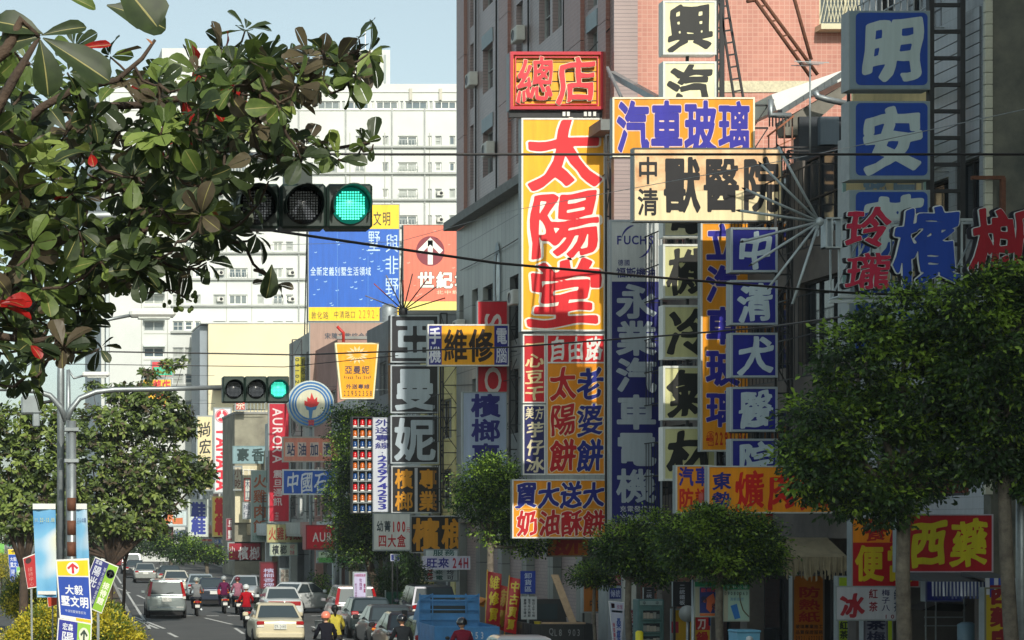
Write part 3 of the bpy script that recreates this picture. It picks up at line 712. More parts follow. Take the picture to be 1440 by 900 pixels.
sign('shop_sign', 'faded red petrol station arrow sign with white lozenges, below the round torch sign', 'sign', (397, 614, 478, 650), 126, (206, 130, 110),
     [('r', 401+17.5*k, 622, 413+17.5*k, 642, (196, 180, 170)) for k in range(4)]+[('t', '站油加', 401, 623, 450, 641, 'h', (40, 50, 90), dict(t=.02, gap=.14)), ('t', '漬', 454, 623, 466, 641, 'h', (40, 50, 90))], frame=(170, 160, 150), arm=2)
sign('shop_sign', 'blue petrol company sign with white characters behind the dark tree', 'sign', (397, 660, 482, 696), 125, (24, 84, 180),
     [('t', '中國石油', 402, 663, 480, 693, 'h', (206, 214, 224), dict(t=.02, st=B))], frame=(200, 206, 210), arm=2)
sign('shop_sign', 'tall red electronics sign with white letters running down sideways', 'sign', (377, 566, 408, 735), 150, (190, 20, 50),
     [('t', 'AURORA', 383, 573, 398, 652, 'v', (226, 214, 214), dict(t=.02, rot=90, gap=.02)), ('t', '震旦通訊', 384, 660, 397, 712, 'v', (220, 206, 206)), ('t', '中清店', 386, 720, 392, 732, 'v', (220, 206, 206), dict(t=0))], frame=None, arm=5)
sign('shop_sign', 'wide red electronics fascia with white letters behind the lamp post', 'sign', (430, 738, 502, 773), 118, (196, 22, 44),
     [('t', 'AURORA', 439, 748, 497, 762, 'h', (226, 216, 214), dict(t=.02, gap=.0))], frame=None, th=1.2, side=C((150, 40, 50)), arm=0)
sign('shop_sign', 'green and white fascia with small black writing below the wide red fascia', 'sign', (446, 774, 520, 792), 117, (190, 210, 180),
     [('r', 448, 784, 519, 791, (96, 170, 90)), ('t', '手機門號申辦中心', 455, 775, 515, 783, 'h', (50, 60, 90), dict(t=0))], frame=None, arm=0, th=.4)
sign('shop_sign', 'tall grey green turkey rice sign with brown characters left of the tall red sign', 'sign', (353, 661, 377, 762), 172, (140, 160, 156),
     [('t', '火雞肉飯', 356, 666, 375, 751, 'v', (150, 74, 34), dict(t=.025)), ('t', '22970700', 355, 753, 376, 759, 'h', (30, 110, 90), dict(t=0))], frame=(170, 180, 176), fw=1, arm=4)
sign('shop_sign', 'yellowed turkey rice board with red characters at the foot of the tall red sign', 'sign', (375, 737, 425, 763), 148, (170, 166, 116),
     [('t', '火雞肉飯', 377, 741, 423, 760, 'h', (160, 34, 24), dict(t=.02))], frame=(150, 150, 120), fw=1, arm=1)
sign('shop_sign', 'small grey betel nut board under the yellowed turkey rice board', 'sign', (379, 764, 419, 782), 147, (176, 186, 166),
     [('t', '檳榔', 382, 766, 404, 780, 'h', (34, 44, 50), dict(t=.02)), ('t', '可妹', 407, 765, 415, 781, 'v', (180, 60, 90), dict(t=0))], frame=(120, 140, 140), fw=1, arm=1)
sign('shop_sign', 'grey green sign with two bold dark characters over the concrete gable', 'sign', (327, 627, 377, 652), 178, (130, 160, 166),
     [('t', '豪香', 331, 630, 373, 649, 'h', (20, 50, 50), dict(t=.03, gap=.08))], frame=(110, 140, 144), fw=1, arm=1)
def wheel_logo(root, d):
    mb = MB(); cx, cy = 312, 585
    for k in range(3):
        vs = []; a0 = 90+120*k+12
        for j in range(9):
            a = R(a0+96*j/8)
            for rr in (3.2, 8): vs.append((X(cx+rr*math.cos(a), d), d-.02, Z(cy-rr*math.sin(a), d)))
        mb.add(vs, [(2*j, 2*j+1, 2*j+3, 2*j+2) for j in range(8)], C((206, 50, 70)))
    vs = [(X(cx+8.8*math.cos(2*math.pi*k/20), d), d-.02, Z(cy-8.8*math.sin(2*math.pi*k/20), d)) for k in range(20)]+[(X(cx+9.6*math.cos(2*math.pi*k/20), d), d-.02, Z(cy-9.6*math.sin(2*math.pi*k/20), d)) for k in range(20)]
    mb.add(vs, [(k, (k+1) % 20, 20+(k+1) % 20, 20+k) for k in range(20)], C((206, 50, 70))); mb.build('emblem', root)
sign('shop_sign', 'tall white motorcycle sign with a red wheel emblem and red sideways letters', 'sign', (300, 573, 326, 694), 205, (216, 220, 222),
     [('f', wheel_logo), ('t', 'YAMAHA', 304, 600, 321, 690, 'v', (222, 40, 60), dict(t=.05, rot=90, gap=.0))], frame=None, arm=4)
sign('shop_sign', 'tall cream sign with black brush characters left of the motorcycle sign', 'sign', (276, 584, 300, 690), 222, (222, 206, 160),
     [('t', '尚宏車業', 280, 592, 297, 688, 'v', (30, 30, 30), dict(t=.02, st=B))], frame=None, arm=4)
sign('shop_sign', 'white shoe sign with blunt blue characters', 'sign', (264, 702, 293, 755), 226, (206, 216, 210),
     [('t', '鞋', 268, 706, 290, 730, 'h', (44, 60, 150), dict(t=.05)), ('t', '鞋', 268, 729, 290, 752, 'h', (44, 60, 150), dict(t=.05))], frame=(190, 200, 190), arm=0)
sign('shop_sign', 'yellow shoe sign with blunt red characters', 'sign', (298, 698, 328, 755), 200, (236, 200, 90),
     [('t', '鞋', 301, 700, 325, 727, 'h', (214, 40, 44), dict(t=.05)), ('t', '鞋', 301, 726, 325, 753, 'h', (214, 40, 44), dict(t=.05))], frame=(220, 200, 130), arm=1)
sign('shop_sign', 'dark red breakfast sign beside an orange square, above the red betel nut banner', 'sign', (318, 729, 353, 760), 184, (130, 24, 44),
     [('r', 335, 730, 352, 759, (236, 150, 20)), ('r', 336, 745, 352, 759, (180, 30, 40)), ('t', '早點', 320, 730, 333, 759, 'v', (200, 200, 200)), ('t', '勞', 340, 733, 350, 743, 'h', (170, 60, 30))], frame=(150, 110, 120), fw=1, arm=1)
sign('cloth_banner', 'red banner with white brush characters for the small betel nut stall', 'banner', (320, 762, 368, 789), 182, (150, 20, 44),
     [('t', '小', 322, 768, 331, 778, 'h', (220, 214, 214), dict(st=B)), ('t', '檳榔', 334, 768, 366, 788, 'h', (226, 222, 222), dict(t=.025, st=B))], frame=None, arm=1, th=.06)
def foot(root, d):
    mb = MB()
    for o_ in ([(231, 733), (234, 722), (244, 720), (243, 727), (240, 734), (236, 737), (232, 736)], [(241, 729), (257, 728), (257, 737), (243, 737)]):
        mb.add([(X(a, d), d-.02, Z(b, d)) for a, b in o_], [tuple(range(len(o_)))], C((214, 120, 70)))
    mb.build('foot_emblem', root)
sign('shop_sign', 'white foot massage sign with two orange feet, under the median trees', 'sign', (211, 717, 264, 741), 246, (196, 212, 214), [('f', foot), ('r', 217, 720, 227, 736, (190, 130, 110))], frame=None, arm=1)
sign('shop_sign', 'dark red board dotted with pale writing below the foot massage sign', 'sign', (212, 741, 244, 760), 247, (100, 26, 44), [('t', '推拿整復', 214, 743, 228, 758, 'v', (190, 160, 170), dict(t=0)), ('t', '腳底按摩', 231, 743, 241, 759, 'v', (190, 160, 170), dict(t=0))], frame=(130, 60, 70), arm=1)
sign('shop_sign', 'yellow and red sign poking above the median trees', 'sign', (200, 532, 242, 572), 246, (246, 190, 30), [('t', '牌店', 214, 534, 240, 556, 'h', (210, 40, 50), dict(t=.04, st=B)), ('t', '食品行', 205, 558, 240, 571, 'h', (214, 60, 30), dict(t=.02))], frame=None, arm=1)
sign('shop_sign', 'red and green sign above the yellow one, half hidden by a median tree', 'sign', (212, 507, 244, 531), 247, (210, 50, 60), [('r', 216, 516, 242, 528, (60, 180, 140))], frame=None, arm=1)
for k, (a, b, c_, e, col, tx) in enumerate(((343, 672, 353, 705, (190, 196, 190), '木工'), (341, 706, 353, 730, (196, 200, 206), '桶仔'))):
    sign('shop_sign', ('small white sign with dark characters left of the turkey rice sign', 'small pale sign with blue characters above the breakfast sign')[k], 'sign', (a, b, c_, e), 180, col, [('t', tx, a+1, b+2, c_-1, e-2, 'v', (40, 60, 90), dict(t=0))], frame=(170, 80, 70) if k == 0 else None, arm=1)
sign('cloth_banner', 'dark red poster with four white ovals standing behind the white sedans', 'poster', (365, 790, 390, 828), 108, (110, 16, 36),
     [('t', '檳榔香煙', 370, 799, 386, 826, 'v', (176, 176, 206), dict(t=.01))], frame=(80, 20, 30), arm=0, th=.06, legs=True)
sign('shop_board', 'small white board with two columns of dark characters right of the dark red poster', 'sign', (393, 799, 408, 820), 106, (186, 180, 166), [('t', '冷熱飲', 395, 801, 400, 818, 'v', (90, 40, 40), dict(t=0)), ('t', '魯肉飯', 401, 801, 406, 818, 'v', (60, 40, 40), dict(t=0))], frame=None, arm=0, legs=True)
sign('shop_board', 'white upright notice with pink and blue writing behind the silver car', 'sign', (496, 804, 516, 846), 79, (190, 184, 216),
     [('t', '水果蔬菜批發', 498, 807, 514, 811, 'h', (150, 40, 90), dict(t=.02)), ('t', '玫瑰酒', 505, 813, 509, 830, 'v', (120, 40, 110), dict(t=.01)), ('t', '營業', 511, 820, 514, 834, 'v', (140, 40, 90), dict(t=.02)), ('t', '歡迎光臨惠顧', 499, 820, 502, 844, 'v', (120, 50, 110), dict(t=0))],
     frame=None, arm=0, legs=True, th=.06)
sign('street_sign', 'small tilted blue board by the dark creeper', 'sign', (549, 779, 562, 789), 84, (30, 50, 130), [('t', '歡', 553, 780, 559, 788, 'h', (190, 196, 210))], frame=(180, 186, 200), fw=1, arm=0, th=.05, legs=True)

# --- left side placards
def placard(label, pts, d, items, quads, lean=0, post=None, name='placard', cat='placard', sc_=1):
    """thin board given by its photo corners (clockwise from top left) standing at depth d"""
    c = P(sum(p[0] for p in pts)/4, pts[2][1], d); root = thing(name, label, cat, (c.x, c.y, c.z))
    def q(u, v, y):
        a = Vector(pts[0]).lerp(Vector(pts[1]), u); b = Vector(pts[3]).lerp(Vector(pts[2]), u); p = a.lerp(b, v); return (X(p.x, d), d-y, Z(p.y, d))
    mb = MB(); cs = [(0, 0), (1, 0), (1, 1), (0, 1)]; vs = [q(u, v, 0) for u, v in cs]+[q(u, v, -.03) for u, v in cs]
    mb.add(vs, [(0, 3, 2, 1), (4, 5, 6, 7), (0, 1, 5, 4), (1, 2, 6, 5), (2, 3, 7, 6), (3, 0, 4, 7)], C((232, 232, 226))); mb.build('board', root)
    mb = MB()
    for u0, v0, u1, v1, col in quads: mb.add([q(u0, v0, .003), q(u1, v0, .003), q(u1, v1, .003), q(u0, v1, .003)], [(0, 3, 2, 1)], C(col))
    mb.build('printed_face', root)
    for tx, u0, v0, u1, v1, dr, col, t in items:
        mb = MB(); n = len(tx)
        for i, ch in enumerate(tx):
            vs, fs, _ = glyph(ch, t)
            if dr == 'v': a0, a1, b0, b1 = u0, u1, v0+(v1-v0)*i/n, v0+(v1-v0)*(i+.94)/n
            else: a0, a1, b0, b1 = u0+(u1-u0)*i/n, u0+(u1-u0)*(i+.96)/n, v0, v1
            if fs: mb.add([q(a0+(a1-a0)*x, b1+(b0-b1)*y, .006) for x, y in vs], fs, C(col))
        mb.build('lettering', root)
    return root, q
def arrow(root, q, cu, cv, w_, h_, col):
    mb = MB(); s_ = [(0, -1), (1, -.1), (.72, .22), (.22, -.3), (.22, 1), (-.22, 1), (-.22, -.3), (-.72, .22), (-1, -.1)]
    vs = [q(cu+x*w_, cv+y*h_, .008) for x, y in s_]; mb.add(vs, [(0, 1, 2, 3), (0, 3, 4, 5, 6), (0, 6, 7, 8)], C(col)); mb.build('arrow', root)
def circ(root, q, cu, cv, ru, rv, col):
    mb = MB(); mb.add([q(cu+ru*math.cos(2*math.pi*k/24), cv-rv*math.sin(2*math.pi*k/24), .005) for k in range(24)], [tuple(range(24))], C(col)); mb.build('round_patch', root)
ro, q = placard('yellow topped blue placard with a red arrow, front of the median', [(78, 787), (125, 785), (130, 877), (84, 869)], 34.0,
    [('大毅', .22, .42, .78, .58, 'h', (226, 230, 236), .03), ('墅文明', .08, .60, .93, .78, 'h', (226, 230, 236), .03), ('中清別墅樂章系列', .18, .83, .82, .88, 'h', (200, 210, 230), 0)],
    [(.04, .03, .96, .27, (246, 206, 10)), (.04, .29, .96, .94, (24, 70, 170)), (.5, .95, .96, .995, (240, 190, 10))])
circ(ro, q, .5, .15, .19, .105, (236, 236, 232)); arrow(ro, q, .5, .15, .17, .085, (206, 40, 50))
mb = MB(); mb.bar(P(104, 787, 34.03), (X(107, 34.03), 34.03, 0), .03, GALV); mb.build('stake', ro)
ro, q = placard('blue and lime placard bottom left, cut off by the frame, below the red arrow one', [(82, 869), (129, 877), (127, 960), (76, 950)], 33.9,
    [('宏森', .14, .06, .46, .19, 'h', (226, 230, 236), .02), ('陽光', .12, .2, .5, .66, 'v', (226, 230, 236), .02), ('聯站', .6, .3, .7, .6, 'v', (226, 230, 236), .0)], [(.03, .02, .58, .98, (40, 50, 150)), (.58, .02, .97, .98, (150, 200, 60))])
circ(ro, q, .78, .22, .15, .13, (220, 226, 200)); arrow(ro, q, .78, .22, .11, .1, (40, 60, 50))
ro, q = placard('leaning navy and lime placard with a black arrow, right of the lamp post', [(134, 783), (167, 797), (143, 863), (108, 848)], 35.2,
    [('宏森', .08, .03, .36, .12, 'h', (210, 216, 226), .02), ('陽光', .1, .14, .42, .6, 'v', (210, 216, 226), .02), ('陽光沿線中庭花園', .48, .12, .58, .9, 'v', (200, 206, 220), 0), ('接待館', .66, .38, .92, .86, 'v', (230, 236, 210), .04)],
    [(.02, .02, .6, .98, (40, 46, 120)), (.6, .02, .98, .98, (140, 190, 50))])
circ(ro, q, .79, .2, .17, .09, (30, 40, 60)); circ(ro, q, .79, .2, .14, .075, (150, 190, 60)); arrow(ro, q, .79, .2, .1, .06, (20, 30, 30))
mb = MB(); mb.bar(P(138, 785, 35.24), (X(138, 35.24), 35.24, 0), .03, GALV); mb.build('stake', ro)
ro, q = placard('crooked red placard behind the bushes left of the faded banner', [(32, 785), (50, 778), (52, 826), (39, 828)], 46,
    [('接待中心', .25, .35, .7, .95, 'v', (206, 140, 130), .0)], [(.03, .03, .97, .97, (180, 34, 40))])
circ(ro, q, .4, .14, .25, .09, (60, 30, 34)); mb = MB(); mb.bar(P(44, 820, 46.05), (X(46, 46), 46.05, 0), .03, GALV); mb.build('stake', ro)
ro, q = placard('dark orange placard showing below the faded banner', [(66, 838), (84, 840), (82, 850), (68, 854)], 38, [], [(.03, .03, .97, .97, (190, 60, 20))])
mb = MB(); mb.bar(P(74, 840, 38.05), (X(74, 38), 38.05, 0), .02, GALV); mb.build('stake', ro)
ro, q = placard('small distant yellow and blue placard with a red arrow at the left edge', [(11, 772), (25, 772), (26, 800), (13, 800)], 96, [('大毅', .15, .4, .85, .62, 'h', (220, 226, 236), .02), ('墅文', .15, .66, .85, .9, 'h', (220, 226, 236), .02)], [(.02, .02, .98, .27, (236, 206, 20)), (.02, .28, .98, .98, (30, 80, 180))])
arrow(ro, q, .5, .14, .2, .09, (30, 40, 40)); mb = MB(); mb.bar(P(18, 800, 96.1), (X(18, 96), 96.1, 0), .04, GALV); mb.build('stake', ro)
ro, q = placard('small distant blue and lime placard right under the small arrow placard', [(14, 797), (30, 797), (29, 820), (14, 820)], 95.7, [('陽光', .1, .15, .45, .85, 'v', (210, 220, 240), .02), ('接待', .65, .2, .92, .85, 'v', (230, 240, 220), .02)], [(.02, .02, .58, .98, (50, 90, 190)), (.6, .02, .98, .98, (120, 200, 110))])
mb = MB(); mb.bar(P(20, 815, 95.8), (X(20, 96), 95.8, 0), .04, GALV); mb.build('stake', ro)
sign('street_sign', 'far green road board at the left edge', 'sign', (9, 746, 19, 770), 140, (20, 140, 100), [], frame=None, arm=0, legs=True)
sign('street_sign', 'far pale board with a green foot at the left edge', 'sign', (-6, 744, 7, 780), 138, (190, 204, 200), [('r', -4, 764, 6, 779, (120, 190, 90))], frame=None, arm=0, legs=True)
# faded sky banners on the lamp post
bm_ = bpy.data.materials.new('faded_banner_print'); bm_.use_nodes = True; t_ = bm_.node_tree
tc_ = t_.nodes.new('ShaderNodeTexCoord'); mp_ = t_.nodes.new('ShaderNodeMapping'); g_ = t_.nodes.new('ShaderNodeTexNoise'); g_.inputs['Scale'].default_value = 1.1; g_.inputs['Detail'].default_value = 1
r_ = t_.nodes.new('ShaderNodeValToRGB'); els = r_.color_ramp.elements; els[0].position = .3; els[0].color = (*lin((70, 140, 190)), 1); els[1].position = .72; els[1].color = (*lin((226, 160, 150)), 1)
for p_, c_ in ((.48, (110, 170, 205)), (.55, (190, 205, 215)), (.62, (226, 226, 190))): e_ = els.new(p_); e_.color = (*lin(c_), 1)
t_.links.new(tc_.outputs['Object'], g_.inputs[0]); t_.links.new(g_.outputs[0], r_.inputs[0]); t_.links.new(r_.outputs[0], t_.nodes['Principled BSDF'].inputs[0]); t_.nodes['Principled BSDF'].inputs['Roughness'].default_value = .6
d = 36.4
for k, (pts, lb) in enumerate(((((46, 710), (78, 710), (80, 840), (52, 840)), 'faded blue sky banner hanging left of the lamp post'), (((106, 710), (122, 710), (126, 800), (108, 800)), 'faded blue banner strip hanging right of the lamp post'))):
    root = thing('faded_banner', lb, 'banner', tuple(P(pts[3][0], pts[3][1], d))); mb = MB()
    n = 8; vs = []
    for j in range(n+1):
        v = j/n; a = Vector(pts[0]).lerp(Vector(pts[3]), v); b = Vector(pts[1]).lerp(Vector(pts[2]), v)
        for i in range(5): p = a.lerp(b, i/4); vs.append((X(p.x, d), d+.03*math.sin(i*1.4+v*4), Z(p.y, d)))
    mb.add(vs, [(j*5+i, (j+1)*5+i, (j+1)*5+i+1, j*5+i+1) for j in range(n) for i in range(4)], bm_, True); mb.build('cloth', root)
    mb = MB(); mb.tube([P(pts[0][0], 710, d), P(pts[1][0], 710, d)], .022, WHITE, 6)
    mb.box(X(pts[0][0], d), X(pts[1][0], d), d-.035, d-.02, Z(716, d), Z(709, d), WHITE); mb.build('top_bar', root)
    mb = MB(); z = Z(836 if k == 0 else 796, d); mb.box(X(pts[3][0]+1, d), X(pts[2][0]-1, d), d-.04, d-.036, z, z+.06, C((214, 216, 214))); mb.build('hem', root)
    letters(root, ('11.22-12.08' if k == 0 else '文心公園', pts[0][0]+2, 728, pts[1][0]-1, 734, 'h', (200, 200, 120) if k == 0 else (90, 120, 160), dict(t=.02, y=.04)), d)

for a, b, c_, e, dd, col, tx, tc, lb in ((328, 655, 341, 690, 181, (196, 190, 170), '小吃', (120, 60, 50), 'small cream sign with brown characters on the concrete building'), (330, 560, 346, 578, 181, (190, 60, 50), '茶', (230, 220, 200), 'small red roof sign with a pale character over the concrete gable'),
        (245, 745, 262, 757, 230, (60, 90, 160), '洗車', (220, 226, 230), 'small blue sign low under the almond tree'), (300, 757, 318, 766, 205, (60, 110, 180), '冰果', (230, 220, 200), 'small blue awning board under the yellow shoe sign'),
        (282, 756, 300, 763, 207, (220, 150, 130), '便當', (160, 50, 50), 'small salmon board under the blue shoe sign'), (420, 700, 428, 722, 140, (210, 214, 210), '', (0, 0, 0), 'small blank white board right of the tall red sign'),
        (502, 690, 512, 735, 101, (180, 60, 60), '牙醫', (230, 226, 220), 'narrow red sign behind the dark ficus'), (618, 560, 640, 600, 96, (236, 226, 150), '影印', (170, 50, 40), 'pale yellow sign behind the lattice mast'), (626, 606, 646, 650, 97, (180, 30, 50), '書局', (230, 220, 210), 'small crimson sign behind the lattice mast')):
    sign('shop_sign', lb, 'sign', (a, b, c_, e), dd, col, [('t', tx, a+1.5, b+1.5, c_-1.5, e-1.5, 'v' if e-b > c_-a else 'h', tc, dict(t=.01))] if tx else [], frame=None, arm=1)
# ------------------------------------------------------------ ground, road, pavements
ASPH = mat('asphalt', (78, 80, 80), .9, var=.10, scale=.5, bump=.25, detail=9)
PAVE = mat('pavement_slabs', (130, 126, 120), .85, var=.12, scale=.7, bump=.2, detail=8)
KERBM = mat('kerb_stone', (150, 150, 146), .8, var=.12, scale=1.2, detail=7)
SOIL = mat('median_soil', (84, 70, 52), .95, var=.15, scale=2, bump=.5)
PAINT = mat('road_paint', (206, 208, 204), .7, var=.13, scale=2.4, detail=9)
DIRT = mat('open_ground', (112, 110, 102), .95, var=.1, scale=.2, bump=.2)
def strip(name, f0, f1, z, m, ds=(-60, 20, 60, 100, 160, 230, 262), zb=None, kind='structure'):
    mb = MB()
    for a, b in zip(ds[:-1], ds[1:]):
        mb.quad((f0(a), a, z), (f1(a), a, z), (f1(b), b, z), (f0(b), b, z), m)
        if zb is not None:
            for f in (f0, f1): mb.quad((f(a), a, zb), (f(b), b, zb), (f(b), b, z), (f(a), a, z), m)
    return tag(mb.build(name), kind=kind)
mb = MB(); mb.quad((-1500, -400, -.02), (1500, -400, -.02), (1500, 3000, -.02), (-1500, 3000, -.02), DIRT); tag(mb.build('ground'), kind='structure')
strip('road', med, kerb, .0, ASPH)
strip('road', lambda d: med(d)-17, lambda d: med(d)-5, .0, ASPH)
strip('median', lambda d: med(d)-5+.18, lambda d: med(d)-.18, .13, SOIL, zb=-.01)
strip('pavement', lambda d: kerb(d)+.18, lambda d: max(fac(d), kerb(d))+3.6, .12, PAVE, zb=-.01)
def kerbline(f, name='kerb'):
    mb = MB(); d = 30
    while d < 262:
        L = 1.6 if d < 120 else 5; a, b = d+.01, d+L-.01
        for (x0, x1) in ((f(a), f(a)+.18),):
            mb.add([(f(a), a, -.01), (f(a)+.18, a, -.01), (f(b)+.18, b, -.01), (f(b), b, -.01), (f(a), a, .15), (f(a)+.18, a, .15), (f(b)+.18, b, .15), (f(b), b, .15)],
                   [(4, 5, 6, 7), (0, 1, 5, 4), (1, 2, 6, 5), (2, 3, 7, 6), (3, 0, 4, 7)], KERBM)
        d += L
    return tag(mb.build(name), kind='structure')
kerbline(lambda d: med(d)-.18); kerbline(lambda d: med(d)-5); kerbline(kerb)
def mark(name, pts, wd):
    """painted line through road points (x, y), wd wide"""
    mb = MB()
    for a, b in zip(pts[:-1], pts[1:]):
        a, b = Vector(a), Vector(b); n = (b-a).normalized(); n = Vector((-n.y, n.x))*wd/2
        mb.quad((*(a-n), .004), (*(b-n), .004), (*(b+n), .004), (*(a+n), .004), PAINT)
    return tag(mb.build(name), kind='structure')
def ln(off, d0, d1, wd=.13): mark('lane_marking', [(med(d0)+off, d0), (med(d1)+off, d1)], wd)
def gy(py): return H*FPX/(py-VY)
ln(.5, 84, 150, .12); ln(.5, 155, 250, .12)
for d0 in range(60, 250, 10):
    if not 80 < d0 < 112: ln(3.9, d0, d0+4.5)
    if not 90 < d0 < 112: ln(7.1, d0+2, d0+6, .11)
for (ax, ay, bx, by) in ((183, 868, 222, 884), (188, 867, 231, 884), (237, 890, 249, 896), (156, 823, 183, 834), (288, 869, 326, 878), (193, 837, 204, 842)):
    d1, d2 = gy(ay), gy(by); mark('lane_marking', [(X(ax, d1), d1), (X(bx, d2), d2)], .14)
d = gy(866)
for k in range(12): mark('crossing_dash', [(med(d)+.6+.95*k, d), (med(d)+1.15+.95*k, d)], .45)
d = gy(851)
for k in range(3): mark('crossing_dash', [(med(d)+.4+1.5*k, d), (med(d)+1.4+1.5*k, d)], .6)
# manhole covers and patches
mb = MB(); mb.lathe((med(72)+5.6, 70, 0), [(.36, .001), (.36, .006)], mat('cast_iron', (50, 46, 44), .8, .3), 20); tag(mb.build('manhole_cover'), 'round iron manhole cover set in the asphalt behind the beige sedan', 'manhole cover')
strip('road_patch', lambda d: med(d)+8.2, lambda d: med(d)+11.4, .002, mat('asphalt_patch', (60, 62, 64), .9, var=.1, scale=.6, bump=.2), (66, 90))

# ------------------------------------------------------------ buildings
def wall(mb, axis, base, u0, u1, z0, z1, holes, th, m):
    us = sorted({u0, u1, *[min(max(h[0], u0), u1) for h in holes], *[min(max(h[1], u0), u1) for h in holes]})
    for a, b in zip(us[:-1], us[1:]):
        if b-a < 1e-4: continue
        hs = sorted([(h[2], h[3]) for h in holes if h[0] < (a+b)/2 < h[1]]); z = z0
        for c_, e in hs+[(z1, z1)]:
            if c_-z > 1e-4:
                if axis == 'x': mb.box(base, base+th, a, b, z, c_, m)
                else: mb.box(a, b, base, base+th, z, c_, m)
            z = max(z, e)
_wm = {}
def win_mesh(axis, w_, h_, frm, nv=1, nh=0, fr=.05, gl=None, dep=.06, awn=None):
    k = (axis, round(w_, 2), round(h_, 2), frm.name, nv, nh, fr, gl.name if gl else '', awn.name if awn else '')
    if k in _wm: return _wm[k]
    mb = MB(); gl = gl or GLASS
    def bx(a, b, y0, y1, z0, z1, m):
        if axis == 'y': mb.box(a, b, y0, y1, z0, z1, m)
        else: mb.box(y0, y1, a, b, z0, z1, m)
    bx(0, w_, dep, dep+.02, 0, h_, gl)
    bx(0, w_, 0, dep-.002, 0, fr, frm); bx(0, w_, 0, dep-.002, h_-fr, h_, frm); bx(0, fr, 0, dep-.002, fr, h_-fr, frm); bx(w_-fr, w_, 0, dep-.002, fr, h_-fr, frm)
    for i in range(nv): x = w_*(i+1)/(nv+1); bx(x-fr*.4, x+fr*.4, .005, dep-.004, fr, h_-fr, frm)
    for i in range(nh): z = h_*(i+1)/(nh+1); bx(fr, w_-fr, .01, dep-.006, z-fr*.35, z+fr*.35, frm)
    bx(-.06, w_+.06, -.08, -.001, -.08, -.001, awn or frm)
    _wm[k] = mb.mesh('window'); return _wm[k]
def window(parent, axis, base, u, z, w_, h_, frm, rec=.1, **k):
    me = win_mesh(axis, w_, h_, frm, **k)
    return inst('window', me, parent, (base+rec, u, z) if axis == 'x' else (u, base+rec, z))
CURT = mat('curtained_glass', (120, 130, 132), .15, var=.12, scale=.5)
LGL = mat('pale_sky_glass', (92, 108, 116), .1, var=.12, scale=.3, spec=.8)
ALU = mat('aluminium_frame', (170, 174, 172), .4, .4, var=.05)
PGL = mat('pale_blind_glass', (176, 182, 176), .2, var=.12, scale=.4)
AC = mat('air_conditioner_case', (200, 200, 192), .5, var=.06)
def ac_mesh(axis):
    k = 'ac'+axis
    if k not in _wm:
        mb = MB(); mb.box(0, .8, -.35, 0, 0, .55, AC, .03) if axis == 'y' else mb.box(-.35, 0, 0, .8, 0, .55, AC, .03)
        if axis == 'y':
            mb.lathe((.5, 0, .28), [(.2, -.36), (.2, -.352)], BLACK, 12, 'y')
        else: mb.lathe((0, .5, .28), [(.2, -.36), (.2, -.352)], BLACK, 12, 'x')
        _wm[k] = mb.mesh('air_conditioner')
    return _wm[k]

# white apartment block across the end of the street
WALLW = mat('white_render', (206, 210, 206), .75, var=.06, scale=.12, detail=8); WALLW2 = mat('white_render_band', (210, 212, 204), .75, var=.03, scale=.2, detail=8)
D = 262; root = thing('apartment_building', 'huge white apartment block closing the street, with rows of small windows', 'building', (X(400, D), D, 0))
rows = [188+37.2*k for k in range(14)]
cols = [(202, 231, 1, 0), (243, 258, 1, 1), (260, 271, 0, 1), (274, 282, 0, 0), (300, 317, 1, 0), (322, 348, 2, 0), (362, 371, 0, 0), (384, 398, 1, 0), (402, 412, 0, 1),
        (431, 440, 0, 1), (444, 449, 0, 0), (457, 473, 1, 0), (500, 512, 1, 0), (538, 546, 0, 0), (560, 587, 1, 0), (602, 607, 0, 0), (612, 621, 0, 1), (632, 640, 0, 0), (652, 676, 1, 0), (690, 700, 0, 0)]
holes = []; wins = []
for r_i, y in enumerate(rows):
    for (a, b, nv, nh) in cols:
        hh = 10.5 if b-a > 12 else 12
        if b-a < 8: hh = 15
        if b-a > 12: hh = 13
        jy = 0 if a > 236 else 0
        h_ = (X(a, D), X(b, D), Z(y+hh+4, D), Z(y+4-1, D)); holes.append(h_); wins.append((h_, nv, nh))
for a in range(365, 700, 41):
    for (p, q) in ((a, a+31), (a+34, a+38)):
        h_ = (X(p, D), X(q, D), Z(153.5, D), Z(142, D)); holes.append(h_); wins.append((h_, 2 if q-p > 10 else 0, 0))
xl, xr = X(154, D), X(760, D); ztop = Z(118, D)
mb = MB(); wall(mb, 'y', D, xl, xr, 0, ztop, holes, .35, WALLW); mb.box(xl, xr, D+.36, D+52, 0, ztop, WALLW); mb.build('wall', root)
mb = MB(); mb.box(X(228, D), X(344, D), D+.3, D+14, ztop, Z(67, D), WALLW); mb.build('upper_storeys', root)
mb = MB(); mb.box(X(490, D), X(553, D), D+2, D+10, ztop, Z(65, D), WALLW); mb.build('stair_tower', root)
mb = MB(); mb.box(X(547, D), X(544, D), D+1.9, D+1.99, Z(112, D), Z(72, D), C((150, 160, 160)))
mb.box(X(497, D), X(512, D), D+1.9, D+1.99, Z(117, D), Z(104, D), GLASS); mb.build('stair_window', root)
mb = MB()
for y in (130, 155.5): mb.box(xl, xr, D-.12, D-.005, Z(y, D), Z(y-1.2, D), WALLW2)
mb.build('string_course', root)
mb = MB()
for px in (199, 235.5, 318.5, 354, 492, 513, 541, 604, 645): mb.box(X(px, D)-.05, X(px, D)+.05, D-.04, D-.006, 0, ztop-6, C((170, 172, 164)))
for y in rows: mb.box(xl+4.2, xr, D-.05, D-.007, Z(y+20.5, D)-.05, Z(y+20.5, D)+.05, C((186, 188, 178)))
mb.build('joint_lines', root)
